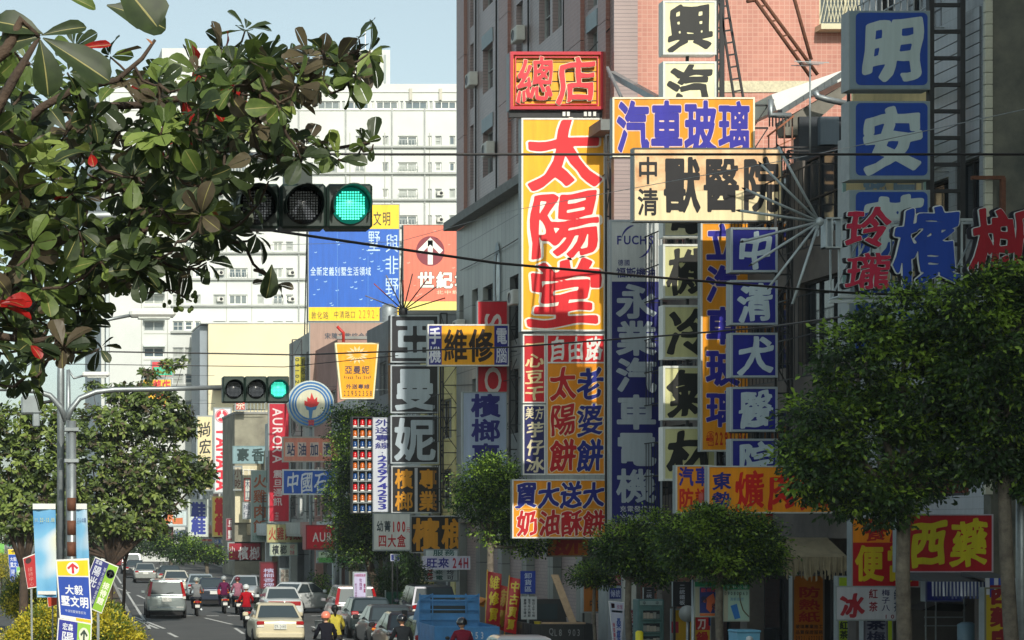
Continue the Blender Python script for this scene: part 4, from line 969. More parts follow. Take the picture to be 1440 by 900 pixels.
for h_, nv, nh in wins:
    if h_[0] > X(655, D) and h_[2] < 30: continue
    window(root, 'y', D, h_[0], h_[2], h_[1]-h_[0], h_[3]-h_[2], ALU if random.random() < .5 else WHITE, rec=.18, nv=nv, nh=nh, fr=.14, gl=random.choice((LGL, PGL, CURT, PGL)), dep=.1)
for y in rows:
    for px in (305, 405, 434, 614): 
        if random.random() < .8: inst('air_conditioner', ac_mesh('y'), root, (X(px, D), D-.02, Z(y+13, D)))
for y in rows[6:]:
    mb = MB(); a = Z(y+1.5, D); mb.add([(X(201, D), D-.05, a+.3), (X(232, D), D-.05, a+.3), (X(232, D), D-.9, a-.1), (X(201, D), D-.9, a-.1)], [(0, 1, 2, 3)], C((205, 215, 208))); mb.build('awning', root)
sh = []                                                        # left flank
for k in range(13):
    for j in range(4): sh.append((D+6+11*j, D+8.4+11*j, 6+3.25*k, 7.6+3.25*k))
mb = MB(); wall(mb, 'x', xl-.4, D+.5, D+52, 0, ztop-1, sh, .39, mat('flank_render', (196, 204, 206), .8, var=.04, scale=.2)); mb.build('flank_wall', root)
for h_ in sh: window(root, 'x', xl-.4, h_[0], h_[2], 2.4, 1.6, ALU, rec=.2, nv=1, fr=.12)
mb = MB(); mb.box(xl-.9, xl-.42, D+2, D+2.5, 0, ztop, WALLW); mb.build('corner_fin', root)
mb = MB(); mb.bar((X(524, D), D+5, Z(65, D)), (X(524, D), D+5, Z(26, D)), .06, WHITE); mb.build('antenna_mast', root)
mb = MB()
for px in (575, 617): mb.box(X(px, D), X(px+4, D), D-.3, D-.01, Z(141, D), Z(125, D), C((186, 182, 168)))
build_each(mb, 'vent_box', root)
LEDG = mat('stained_shade_grey', (176, 180, 176), .85, var=.12, scale=.4, detail=9); mb = MB()  # grey stands for shade beneath each floor, blotches for stains
for y in rows:
    z = Z(y+19, D); mb.box(X(240, D), xr, D-.35, D-.006, z-.1, z+.12, LEDG)
tag(mb.build('floor_ledge', root), kind='stuff')
mb = MB(); rq = random.Random(9)
for a, b in ((457, 473), (500, 512), (560, 587), (384, 398), (322, 348)):
    for y in rows:
        if rq.random() < .55:
            z0_, z1_ = Z(y+18, D), Z(y+9, D)
            for k in range(7): u = X(a, D)+(X(b, D)-X(a, D))*k/6; mb.bar((u, D-.3, z0_), (u, D-.3, z1_), .04, ALU)
            for z in (z0_, z1_): mb.bar((X(a, D), D-.3, z), (X(b, D), D-.3, z), .04, ALU)
tag(mb.build('window_grille', root), kind='stuff')
mb = MB()
for px in (420, 486, 551, 597, 648): mb.bar((X(px, D), D-.15, 0), (X(px, D), D-.15, ztop-3), .09, LEDG, 6)
build_each(mb, 'drain_pipe', root)

# cream block left of the signs
D = 250; CR = mat('cream_render', (222, 212, 178), .8, var=.05, scale=.15, detail=9)
root = thing('cream_building', 'plain cream walled building with grey flank, in front of the white block', 'building', (X(370, D), D, 0))
mb = MB(); x0, x1 = X(293, D), X(640, D); mb.box(x0, x1, D, D+11, 0, Z(455, D), CR); mb.build('wall', root)
mb = MB(); mb.box(x0-.9, x0-.01, D+1, D+10.8, 0, Z(457, D), mat('grey_render', (140, 150, 158), .8, var=.06, scale=.5)); mb.build('flank_wall', root)
mb = MB(); mb.box(x0-.9, x1, D-.1, D+11, Z(455, D), Z(453, D), WALLW); mb.build('coping', root)
mb = MB(); mb.box(x0+.5, x1, D-3.5, D-.02, Z(545, D), Z(555, D)+.5, mat('blue_grey_roof', (70, 76, 96), .6, var=.1)); mb.build('lean_to_roof', root)
for k in range(5): mb = MB()
for k in range(7):
    window(root, 'y', D-.3, x0+2+3.1*k, Z(620, D), 1.5, 1.3, ALU, rec=.15, nv=1, fr=.08)
# concrete gable building behind the turkey rice signs
D = 182; root = thing('concrete_building', 'weathered concrete gable behind the dark green lettered sign', 'building', (X(360, D), D, 0))
CONC = mat('weathered_concrete', (150, 148, 130), .9, var2=(108, 104, 92), scale=.6, detail=10, bump=.2)
mb = MB(); mb.box(X(330, D), X(420, D), D, D+9, 0, Z(582, D), CONC); mb.build('wall', root)
mb = MB(); mb.box(X(329, D), X(421, D), D-.1, D+9.1, Z(582, D), Z(579, D), KERBM); mb.build('coping', root)
mb = MB()
for k in range(9): mb.bar((X(333+5*k, D), D+.3, Z(581, D)), (X(333+5*k, D), D+.3, Z(563, D)), .05, GALV)
mb.bar((X(331, D), D+.3, Z(566, D)), (X(380, D), D+.3, Z(566, D)), .05, GALV); mb.build('roof_railing', root)
mb = MB(); mb.box(X(330, D), X(377, D), D-.3, D-.02, Z(735, D), Z(655, D), C((216, 208, 176))); mb.build('render_panel', root)
for px, py in ((341, 680), (341, 710)): window(root, 'y', D-.45, X(px, D), Z(py, D), 1.0, 1.2, WHITE, rec=.1, nv=1, fr=.08)

# ---- tiled tower right of centre (its street side in shade, its front in sun)
PINK = tile_mat('pink_wall_tiles', (200, 140, 122), (188, 126, 110), (206, 160, 142), .165, .14, .012, dirt=.22)
GTILE = tile_mat('grey_mauve_tiles', (170, 152, 148), (160, 142, 140), (130, 120, 120), .24, .12, .010, .5, plane='YZ', dirt=.22)
BTILE = tile_mat('brown_tiles', (150, 104, 92), (138, 92, 82), (150, 116, 104), .165, .14, .012, plane='YZ', dirt=.2)
STONE = tile_mat('stone_cladding', (146, 150, 144), (136, 141, 136), (88, 92, 92), .62, 2.6, .02, plane='YZ', dirt=.35)
LINT = mat('pale_blue_lintel', (150, 166, 172), .6, var=.06)
YF, YB, XF = 66.7, 89.3, 20.0; HT = 37
root = thing('tiled_tower', 'tall apartment tower with pink tiled front and grey and brown tiled street side', 'building', (XF+8, YF, 0))
def dp(px): return XF*FPX/(px-VX)                              # distance of a point of the street side seen at photo column px
mb = MB(); mb.box(XF+.31, 40, YF+.31, YB, 0, HT, GTILE); mb.build('core', root)
zc = 16.4; holes = []; ws = []
for k in range(6):
    zb_ = 17.6+3.3*k
    for (pa, pb, h_, dz, nv, nh) in ((679, 693, 1.75, .25, 1, 1), (661, 666, 2.6, .1, 0, 0), (726, 735, 2.6, -.1, 1, 0), (758, 774, 1.8, .3, 1, 1), (777, 790, 1.8, .3, 1, 0), (826, 840, 2.6, 0, 2, 0)):
        ya, yb = dp(pb), dp(pa); holes.append((ya, yb, zb_+dz, zb_+dz+h_)); ws.append((ya, yb, zb_+dz, h_, nv, nh))
mb = MB(); wall(mb, 'x', XF, YF+.31, YB, zc+.35, HT, holes, .30, GTILE); mb.build('street_wall', root)
for ya, yb, z, h_, nv, nh in ws:
    window(root, 'x', XF, ya, z, yb-ya, h_, ALU, rec=.2, nv=nv, nh=nh, fr=.06)
    if yb-ya > 1: mb = MB(); mb.box(XF-.04, XF-.003, ya-.05, yb+.05, z+h_, z+h_+.55, LINT); mb.build('lintel', root)
mb = MB()
for pa, pb in ((647.5, 657), (706, 719), (799, 822), (847, 858)): 
    ya, yb = dp(pb), dp(pa); z = zc+.36
    while z < HT-3.2: mb.box(XF-.14, XF-.002, ya, yb, z, z+3.28, BTILE); z += 3.3
build_each(mb, 'pilaster', root)
mb = MB()
for px in (671, 700, 745, 795): mb.bar((XF-.06, dp(px), zc), (XF-.06, dp(px), HT), .035, DSTEEL, 5)
build_each(mb, 'rain_pipe', root)
for px, zz in ((697, 18.4), (697, 25), (740, 21.8), (795, 18.6), (795, 25.2), (673, 21.7), (655, 12.0), (712, 9.2), (735, 12.2)): inst('air_conditioner', ac_mesh('x'), root, (XF-.02, dp(px), zz))
mb = MB()
for a, b, z1_, z2_ in ((67.5, 88, 15.2, 14.6), (67.2, 80, 19.7, 19.2), (70, 88.6, 9.6, 9.9)): mb.tube([(XF-.12, a+(b-a)*k/10, z1_+(z2_-z1_)*k/10-.25*math.sin(math.pi*k/10)) for k in range(11)], .02, BLACK, 5)
build_each(mb, 'wall_cable', root)
mb = MB(); mb.box(XF-.55, XF-.003, YF, YB, zc, zc+.34, mat('grey_stone_ledge', (120, 124, 122), .8, var=.1)); mb.build('ledge', root)
low = [(dp(b), dp(a), za, za+h_) for a, b, za, h_ in ((646, 652, 11.2, 2.4), (664, 672, 11.2, 2.4), (679, 693, 11.0, 2.5), (717, 729, 11.0, 2.4), (664, 672, 7.6, 2.4), (679, 693, 7.5, 2.5), (717, 729, 7.5, 2.4), (740, 760, 11, 2.4), (770, 800, 11, 2.4))]
mb = MB(); wall(mb, 'x', XF, YF+.31, YB, 4.2, zc-.002, low, .30, STONE)
for k in range(7): y = YF+.4+k*3.6; mb.box(XF, XF+.3, y, y+.7, 0, 4.19, STONE)
mb.build('stone_wall', root)
for ya, yb, z, z2 in low: window(root, 'x', XF, ya, z, yb-ya, z2-z, DSTEEL, rec=.2, nv=1, nh=1, fr=.06)
mb = MB(); n = 20; yc, zz = (dp(697)+dp(704))/2, Z(395, dp(700)); a_, b_ = .55, 1.5
vs = [(XF-.05, yc+s_*a_*math.cos(2*math.pi*k/n), zz+s_*b_*math.sin(2*math.pi*k/n)) for s_ in (1, .72) for k in range(n)]
mb.add(vs, [(k, (k+1) % n, n+(k+1) % n, n+k) for k in range(n)], LINT); mb.add([(XF-.02, v[1], v[2]) for v in vs[n:]], [tuple(range(n))], GLASS); mb.build('oval_window', root)
# sunlit pink front with its windows and band
fh = []
for k in range(6):
    for pa, pb in ((1152, 1270), (1320, 1400)):
        fh.append((X(pa, YF), X(pb, YF), Z(36, YF)+3.3*(k-0), Z(36, YF)+3.3*k+1.9))
mb = MB(); wall(mb, 'y', YF, XF, 40, 0, HT, fh, .30, PINK); mb.build('front_wall', root)
CREAMF = mat('cream_window_frame', (206, 200, 168), .5, var=.05)
for a, b, z, z2 in fh: window(root, 'y', YF, a, z, b-a, z2-z, CREAMF, rec=.12, nv=2, fr=.09, gl=CURT)
mb = MB()
a, b, z, z2 = fh[0]
for k in range(24):
    u = a+(b-a)*k/24
    mb.bar((u, YF-.06, z+.1), (u+.35, YF-.06, z2-.1), .012, CREAMF); mb.bar((u+.35, YF-.065, z+.1), (u, YF-.065, z2-.1), .012, CREAMF)
mb.build('window_mesh', root)
mb = MB(); mb.box(X(1146, YF), X(1300, YF), YF-.5, YF-.003, z-.22, z-.05, CREAMF); mb.build('sill', root)
mb = MB(); mb.box(X(1007, YF), 40, YF-.03, YF-.003, Z(130, YF), Z(114, YF), mat('speckled_band', (216, 208, 178), .8, var=.12, scale=14)); mb.build('band', root)
mb = MB(); mb.box(XF-.14, XF+.6, YF-.02, YF-.003, 12, HT, GTILE); mb.build('corner_strip', root)

# ---- low old building with white metal roof (behind the rusty cream sign)
OLD = mat('old_grey_render', (112, 106, 98), .9, var2=(76, 72, 70), scale=.8, detail=9, bump=.2)
root = thing('old_shophouse', 'old shophouse with white metal roof and shuttered balconies between the towers', 'building', (24, 56, 0))
y0, y1, hh = 48.6, 66.3, 12.9
hs = []
for fl in range(3):
    for k in range(5): hs.append((y0+.8+3.45*k, y0+3.4+3.45*k, 4.9+3.0*fl, 6.9+3.0*fl))
mb = MB(); wall(mb, 'x', XF, y0, y1, 3.7, hh, hs, .28, OLD); mb.box(XF+3.0, 38, y0+.3, y1-.02, 0, hh, OLD); mb.box(XF+.3, XF+3.02, y0+.3, y1, 3.7, 3.9, OLD)
for k in range(6): yy = y0+.05+3.45*k; mb.box(XF+.01, XF+.45, yy, min(yy+.5, y1), 0, 3.69, OLD)
mb.build('wall', root)
mb = MB(); mb.box(XF+.3, XF+2.9, y0, y0+.28, 3.9, hh, OLD); mb.box(XF+.28, 38, y0, y0+.29, 0, hh, OLD); mb.build('side_wall', root)
for h_ in hs: window(root, 'x', XF, h_[0], h_[2], h_[1]-h_[0], h_[3]-h_[2], DSTEEL, rec=.15, nv=2, nh=1, fr=.05)
mb = MB()
for fl in range(3):
    z = 4.5+3.0*fl
    for yy in (y0+1, y0+8):
        for k in range(22): mb.bar((XF-.65, yy+k*.25, z), (XF-.65, yy+k*.25, z+1.9), .012, DSTEEL)
        for q in (0, .95, 1.9): mb.bar((XF-.65, yy-.1, z+q), (XF-.65, yy+5.4, z+q), .02, DSTEEL); mb.bar((XF-.65, yy-.1, z+q), (XF, yy-.1, z+q), .02, DSTEEL); mb.bar((XF-.65, yy+5.4, z+q), (XF, yy+5.4, z+q), .02, DSTEEL)
mb.build('window_cage', root)
MR = mat('white_metal_roofing', (226, 230, 226), .4, var=.04, scale=1)
dR = 54.2
mb = MB()
rp = [(1066, 160), (1086, 126), (1115, 133), (1200, 93), (1200, 112), (1105, 152)]
def slab(mb, pts, d, dep, m):
    n = len(pts); a = [P(x, y, d) for x, y in pts]; b = [p+Vector((0, dep, dep*.02)) for p in a]
    mb.add(a+b, [tuple(range(n))[::-1], tuple(range(n, 2*n))]+[(i, (i+1) % n, (i+1) % n+n, i+n) for i in range(n)], m)
slab(mb, [(1085, 133), (1190, 97), (1330, 60), (1330, 84), (1190, 110), (1112, 150), (1092, 155)], dR, 3, MR); mb.build('roof', root)
mb = MB()
for k in range(9):
    a = (1100+10*k, 153-6.2*k); slab(mb, [(a[0], a[1]), (a[0]+9.6, a[1]-5.9), (a[0]+9.6, a[1]+2), (a[0], a[1]+8)], dR-.5, .3, mat('grey_fascia', (96, 104, 106), .7, var=.1))
mb.build('fascia', root)
mb = MB(); slab(mb, [(1100, 170), (1190, 118), (1200, 125), (1125, 190), (1105, 190)], dR-.2, .5, mat('beam_render', (126, 124, 114), .8, var=.1)); mb.build('gable_beam', root)
mb = MB(); mb.tube([P(1146, 128, dR-.7), P(1150, 136, dR-.7), P(1163, 140, dR-.7), P(1195, 147, dR-.7)], .08, GALV, 7); mb.tube([P(1084, 140, dR-.7), P(1083, 162, dR-.7), P(1112, 163, dR-.7)], .08, GALV, 7); build_each(mb, 'gutter_pipe', root)
mb = MB()
for k in range(8): mb.bar(P(1082+4.6*k, 165, dR-.8), P(1082+4.6*k, 178, dR-.8), .02, DSTEEL)
mb.bar(P(1079, 192, dR-.8), P(1116, 163, dR-.8), .03, C((150, 90, 60))); mb.bar(P(1080, 212, dR-.8), P(1118, 194, dR-.8), .02, C((150, 90, 60)))
for k in range(4): mb.bar(P(1081+11*k, 190-8*k, dR-.8), P(1081+11*k, 250, dR-.8), .02, C((120, 84, 64)))
mb.build('balcony_rail', root)
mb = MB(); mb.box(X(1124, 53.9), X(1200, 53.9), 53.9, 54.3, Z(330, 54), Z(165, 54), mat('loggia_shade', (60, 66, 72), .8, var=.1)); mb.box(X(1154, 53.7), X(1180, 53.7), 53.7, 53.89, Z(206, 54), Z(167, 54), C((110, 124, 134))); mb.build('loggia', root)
# aerial
root = thing('tv_aerial', 'thin television aerial mast in front of the white metal roof', 'aerial', tuple(P(1139, 210, 48.8)))
mb = MB(); mb.bar(P(1139, 215, 48.8), P(1139, 84, 48.8), .022, GALV, 5); mb.build('mast', root)
mb = MB()
for k, (a, b) in enumerate(((1117, 1166), (1121, 1158), (1127, 1152), (1113, 1140))): mb.bar(P(a, 86+2*k, 48.8), P(b, 88+1.6*k, 48.6+.15*k), .012, GALV)
mb.build('aerial_rods', root)
root = thing('roof_lattice', 'rusty leaning roof lattice crossing the pink tiles', 'lattice mast', tuple(P(1150, 150, 58)))
mb = MB()
for a, b in (((1058, -20), (1150, 105)), ((1048, -20), (1140, 108)), ((1112, -20), (1141, 84)), ((1050, 2), (1062, 0))): mb.bar(P(*a, 58), P(*b, 58), .05, RUST, 5)
for k in range(6): mb.bar(P(1055+15*k, -12+21*k, 58), P(1064+15*k, -14+21*k, 58), .03, RUST, 4)
mb.build('lattice', root)
root = thing('roof_lattice', 'dark leaning ladder mast right of the top cream lightboxes', 'lattice mast', tuple(P(1040, 137, 59)))
mb = MB()
for a, b in (((1010, -10), (1032, 137)), ((1020, -10), (1045, 137)), ((1007, -10), (1008, 137)), ((1017, -10), (1017, 137))): mb.bar(P(*a, 59), P(*b, 59), .04, DSTEEL, 4)
for k in range(8): mb.bar(P(1012+2.6*k, 10+17*k, 59), P(1023+2.8*k, 8+17*k, 59), .03, DSTEEL, 4); mb.bar(P(1008, 5+17*k, 59), P(1017, 5+17*k, 59), .03, DSTEEL, 4)
mb.build('lattice', root)
root = thing('steel_strut', 'grey steel channel bracing from the tower corner to the orange sign', 'strut', tuple(P(890, 140, 60)))
mb = MB(); mb.tube([P(860, 104, 62), P(925, 140, 58)], .12, GALV, 4); mb.bar(P(854, 95, 62), P(875, 140, 60), .05, GALV); mb.build('channel', root)

# ---- right hand building with concrete side wall and tiled street side
root = thing('corner_building', 'narrow building with stained bare concrete side wall and white tiled corner, far right', 'building', (24, 42.2, 0))
ya, yb = 42.2, 48.5; CW = mat('stained_bare_concrete', (112, 112, 100), .9, var2=(56, 62, 60), scale=1.0, detail=12, bump=.3)
mb = MB(); mb.box(XF+.02, 34, ya, ya+.3, 0, 17.6, CW); mb.build('side_wall', root)
hs = [(ya+.55, ya+1.5, 14.9, 17.6), (ya+2.2, ya+5.4, 14.4, 16.9), (ya+.55, ya+1.6, 9.9, 11.4), (ya+1.9, ya+5.4, 7.9, 11.2), (ya+1.0, ya+5.4, 4.6, 7.0)]
WT = tile_mat('white_long_tiles', (176, 184, 190), (166, 176, 182), (120, 126, 130), .06, .24, .004, plane='YZ')
mb = MB(); wall(mb, 'x', XF+.05, ya+.301, yb, 3.6, 17.6, hs, .25, WT); mb.box(XF+3, 34, ya+.301, yb, 0, 17.6, OLD)
for yy in (ya+.32, yb-.5): mb.box(XF+.06, XF+.5, yy, yy+.45, 0, 3.59, OLD)
mb.build('street_wall', root)
for h_ in hs: window(root, 'x', XF+.05, h_[0], h_[2], h_[1]-h_[0], h_[3]-h_[2], DSTEEL, rec=.12, nv=1, fr=.06)
tm = MB(); tm.box(0, .04, 0, 5.9, 0, .225, WT); tme = tm.mesh('tile_course')
z = 11.45
while z < 14.3: inst('tile_course', tme, root, (XF+.005, ya+.45, z)); z += .245
tm = MB(); tm.box(0, .15, 0, .1, 0, .23, mat('cream_quoin_tile', (188, 190, 172), .5, var=.08, scale=5), .008); tme = tm.mesh('tile')
z = 4.6
while z < 17.5: inst('tile', tme, root, (XF-.10, ya-.03, z)); z += .2385
mb = MB(); gm = mat('pale_window_grille', (150, 156, 158), .5, .3)
for (z0_, z1_, yy0, yy1) in ((14.3, 16.9, ya+2.0, ya+5.5), (8.0, 11.3, ya+1.9, ya+5.5)):
    for k in range(12): u = yy0+(yy1-yy0)*k/11; mb.bar((XF-.35, u, z0_), (XF-.35, u, z1_), .018, gm)
    for k in range(7): z = z0_+(z1_-z0_)*k/6; mb.bar((XF-.35, yy0, z), (XF-.35, yy1, z), .018, gm)
    for u in (yy0, yy1):
        for z in (z0_, z1_): mb.bar((XF-.35, u, z), (XF+.05, u, z), .018, gm)
mb.build('window_cage', root)
mb = MB(); mb.bar(P(1366, 250, 42), P(1412, 250, 42), .05, RUST); mb.bar(P(1410, 250, 42), P(1410, 330, 42), .06, RUST); mb.build('rusty_frame', root)
# near building, mostly outside the frame, whose shade fills the lower right
root = thing('near_building', 'tall grey building on the near right, outside the frame edge', 'building', (27, 20, 0))
mb = MB(); mb.box(21.5, 34, -30, 38.6, 0, 24.5, OLD); mb.build('wall', root)

root = thing('rear_shade_block', 'unseen tall block added behind the viewpoint on the right to shade the lower right', 'building', (34, -32, 0))  # added out of view, placed and sized for the shade it casts
mb = MB(); mb.box(16.6, 60, -60, -25, 0, 62.5, OLD); mb.build('wall', root)
# ---- row of shophouses along the right side, down to the cream block
rowm = [mat('row_render_%s' % n, c, .8, var2=c2, scale=.5, detail=8) for n, c, c2 in (('pale', (176, 180, 172), (140, 144, 140)), ('buff', (190, 176, 140), (150, 136, 110)), ('grey', (128, 132, 134), (100, 104, 106)),
        ('cream', (222, 214, 150), (196, 184, 130)), ('white', (200, 206, 204), (166, 172, 170)), ('rose', (170, 132, 120), (140, 106, 98)))]
yy = 89.8; k = 0; specs = [(7, 12.5, 3), (8, 11.0, 4), (9, 14.5, 2), (8, 10.5, 1), (8, 11.5, 4), (9, 15.5, 5), (14, 17.2, 0), (10, 11, 2), (11, 12.5, 4), (11, 10.5, 1), (12, 13, 0), (12, 9.5, 2), (14, 12, 4), (14, 10, 5), (14, 11, 0)]
RNAMES = ['pale rendered', 'buff rendered', 'grey rendered', 'pale yellow', 'whitish', 'dull rose']
for ln_, hh, mi_ in specs:
    xf = fac(yy); m = rowm[mi_]
    root = thing('shophouse', '%s shophouse, number %s along the right side beyond the tiled tower' % (RNAMES[mi_], ('one two three four five six seven eight nine ten eleven twelve thirteen fourteen fifteen'.split())[k]), 'building', (xf+4, yy, 0), 'shophouses in a row down the right side')
    hs = []
    nf = int((hh-3.8)/3.0)
    for f in range(nf):
        for j in range(max(2, int(ln_/3))):
            u = yy+.6+j*(ln_/max(2, int(ln_/3))); hs.append((u, u+1.9, 4.8+3.0*f, 6.5+3.0*f))
    mb = MB(); wall(mb, 'x', xf, yy+.3, yy+ln_-.02, 3.5, hh, hs, .25, m); mb.box(xf+2.6, xf+13, yy+.3, yy+ln_-.02, 0, hh-.3, m); mb.box(xf+.26, xf+2.58, yy+.3, yy+ln_-.03, 3.5, 3.7, m)
    for u in (yy+.31, yy+ln_-.6): mb.box(xf, xf+.5, u, u+.5, 0, 3.49, m)
    mb.build('street_wall', root)
    # end wall facing the camera, with its own openings
    eh = []
    if nf > 1:
        for f in range(1, nf):
            for j in range(2): eh.append((xf+2.2+4.6*j, xf+3.9+4.6*j, 4.8+3*f, 6.3+3*f))
    mb = MB(); wall(mb, 'y', yy, xf, xf+13, 0 if k == 0 else 3.5, hh, eh, .29, m); mb.build('end_wall', root)
    for h_ in hs: window(root, 'x', xf, h_[0], h_[2], h_[1]-h_[0], h_[3]-h_[2], ALU, rec=.12, nv=1, fr=.06)
    for h_ in eh: window(root, 'y', yy, h_[0], h_[2], h_[1]-h_[0], h_[3]-h_[2], ALU, rec=.12, nv=1, fr=.06)
    if k < 9:
        mb = MB()
        for h_ in hs[::2]:
            for q in range(7): u = h_[0]-.1+(h_[1]-h_[0]+.2)*q/6; mb.bar((xf-.5, u, h_[2]-.15), (xf-.5, u, h_[3]+.15), .02, DSTEEL)
            for z in (h_[2]-.15, (h_[2]+h_[3])/2, h_[3]+.15): mb.bar((xf-.5, h_[0]-.1, z), (xf-.5, h_[1]+.1, z), .02, DSTEEL); mb.bar((xf-.5, h_[0]-.1, z), (xf+.05, h_[0]-.1, z), .02, DSTEEL)
        tag(mb.build('window_cage', root), kind='stuff')
    mb = MB(); mb.box(xf-.9, xf-.003, yy+.2, yy+ln_-.2, 3.45, 3.6, m); mb.box(xf-.95, xf-.86, yy+.2, yy+ln_-.2, 3.6, 4.4, m); mb.build('balcony', root)
    mb = MB(); mb.box(xf+2.5, xf+2.59, yy+.8, yy+ln_-.9, .1, 3.0, mat('roller_shutter', (90, 94, 96), .6, .3, var=.1)); mb.build('shutter', root)
    if k % 2 == 0:
        mb = MB(); c0 = (xf+5, yy+3, hh-.3)
        mb.lathe(c0, [(.6, .5), (.6, 1.7), (.3, 2.0)], GALV, 10)
        for a, b in ((.5, .5), (-.5, .5), (.5, -.5), (-.5, -.5)): mb.bar((c0[0]+a, c0[1]+b, c0[2]-.1), (c0[0]+a, c0[1]+b, c0[2]+.55), .04, DSTEEL)
        mb.build('water_tank', root)
    mb = MB(); mb.box(xf-.06, xf+13.05, yy-.06, yy+.12, hh, hh+.18, KERBM); mb.build('parapet', root)
    for j in range(2): inst('air_conditioner', ac_mesh('x'), root, (xf-.02, yy+2.7+2.4*j, 4.3+3*(j % 2)))
    yy += ln_; k += 1

# ------------------------------------------------------------ billboards
def board_frame(root, rect, d, back=1.6):
    mb = MB(); x0, x1, z0, z1 = X(rect[0], d), X(rect[2], d), Z(rect[3], d), Z(rect[1], d)
    n = 6
    for i in range(n+1):
        x = x0+(x1-x0)*i/n; mb.bar((x, d+.35, z0-1.5), (x, d+.35, z1), .05, DSTEEL); mb.bar((x, d+back, z0-1.5), (x, d+.35, z1-1), .05, DSTEEL)
    for j in range(5): z = z0+(z1-z0)*j/4; mb.bar((x0, d+.35, z), (x1, d+.35, z), .04, DSTEEL)
    mb.build('steel_frame', root)
def drops(root, d, rect, n, seed, col=(150, 190, 226), r=3.2):
    rr = random.Random(seed); mb = MB()
    for _ in range(n):
        px, py = rr.uniform(rect[0], rect[2]), rr.uniform(rect[1], rect[3]); s_ = rr.uniform(.6, 1)*r
        for q in (1,):
            vs = [(px+s_*math.cos(a), py+s_*math.sin(a)) for a in [R(20+14*t_) for t_ in range(9)]]+[(px+s_*.75*math.cos(a)-s_*.12, py+s_*.55*math.sin(a)) for a in [R(20+14*t_) for t_ in range(8, -1, -1)]]
            mb.add([(X(a, d), d-.016, Z(b, d)) for a, b in vs], [tuple(range(18))], C(col))
    mb.build('water_drop_print', root)
d = 146; rect = (433, 287, 562, 452)
root = sign('billboard', 'blue rooftop billboard with water drops, yellow top and bottom strips and white writing', 'billboard', rect, d, (18, 92, 190),
    [('r', 434, 288, 561, 322, (246, 206, 40)), ('r', 434, 432, 561, 451, (244, 204, 20)), ('t', '文明', 524, 297, 550, 318, 'h', (50, 50, 30), dict(t=.01)),
     ('t', '與非野', 541, 327, 561, 418, 'v', (190, 215, 235), dict(t=.0)), ('t', '墅', 516, 323, 536, 355, 'h', (190, 215, 235), dict(t=.0)),
     ('t', '全新定義別墅生活領域', 436, 375, 522, 388, 'h', (200, 222, 240), dict(t=.01)), ('t', '敦化路', 437, 438, 462, 449, 'h', (40, 44, 40), dict(t=0)), ('t', '中清路口', 469, 437, 500, 448, 'h', (40, 44, 40), dict(t=0)),
     ('t', '2292-8399', 503, 435, 558, 448, 'h', (206, 110, 30), dict(t=0, gap=.0)), ('l', 474, 324, 475, 432, (60, 120, 200)), ('l', 517, 360, 518, 432, (60, 120, 200))], frame=(150, 156, 156), fw=1, arm=0)
board_frame(root, rect, d); drops(root, d, (440, 335, 555, 428), 34, 3)
d = 151; rect = (567, 316, 660, 470)
root = sign('billboard', 'salmon billboard with a white arrow in a dark red circle, partly behind the tiled tower', 'billboard', rect, d, (226, 116, 92),
    [('r', 568, 424, 659, 469, (240, 226, 120)), ('t', '世紀城', 586, 382, 664, 406, 'h', (240, 236, 226), dict(t=.04, ol=(90, 60, 50), ot=.03)), ('t', '北中城', 613, 408, 646, 414, 'h', (240, 220, 190), dict(t=0))], frame=(150, 110, 90), fw=1, arm=0)
board_frame(root, rect, d); drops(root, d, (572, 322, 640, 420), 14, 5, (240, 170, 150))
mb = MB(); vs = [(X(605+20*math.cos(2*math.pi*k/30), d), d-.016, Z(353-21*math.sin(2*math.pi*k/30), d)) for k in range(30)]; mb.add(vs, [tuple(range(30))], C((130, 40, 54)))
mb.build('round_patch', root); mb = MB()
for o_ in ([(601.5, 372), (601.5, 338), (608.5, 338), (608.5, 372)], [(605, 334), (587, 352), (592, 357), (605, 344)], [(605, 334), (605, 344), (618, 357), (623, 352)]):
    mb.add([(X(a, d), d-.02, Z(b, d)) for a, b in o_], [tuple(range(4))], C((240, 238, 230)))
mb.build('arrow', root)
d = 138.3
root = sign('billboard', 'dull brown billboard with faint dark brush writing under the blue one', 'billboard', (435, 453, 549, 600), d, (166, 138, 124),
    [('t', '宋陳文教綜合教室', 456, 468, 532, 477, 'h', (70, 74, 84), dict(t=.03)), ('t', '緣居', 452, 490, 478, 514, 'h', (60, 56, 56), dict(t=.0, st=B)), ('t', '22928568', 496, 555, 541, 566, 'h', (80, 80, 84), dict(t=0)), ('r', 540, 474, 547, 590, (130, 20, 44)),
     ('t', '3168', 520, 500, 540, 520, 'h', (70, 66, 66), dict(t=.0))], frame=(150, 160, 160), fw=1, arm=0)
root = sign('shop_sign', 'narrow yellow green sign with a dark phone number running down left of the brown billboard', 'sign', (413, 500, 431, 560), 141, (190, 180, 60),
    [('t', '0910257', 415, 502, 421, 556, 'v', (40, 50, 40), dict(t=.02, rot=90)), ('t', '看板出租', 423, 503, 430, 552, 'v', (40, 50, 40), dict(t=.01))], frame=None, arm=1)
mb = MB(); truss(mb, X(412, 141), X(425, 141), 141.3, Z(640, 141), Z(477, 141), 1.2, .04); mb.build('lattice_frame', root)

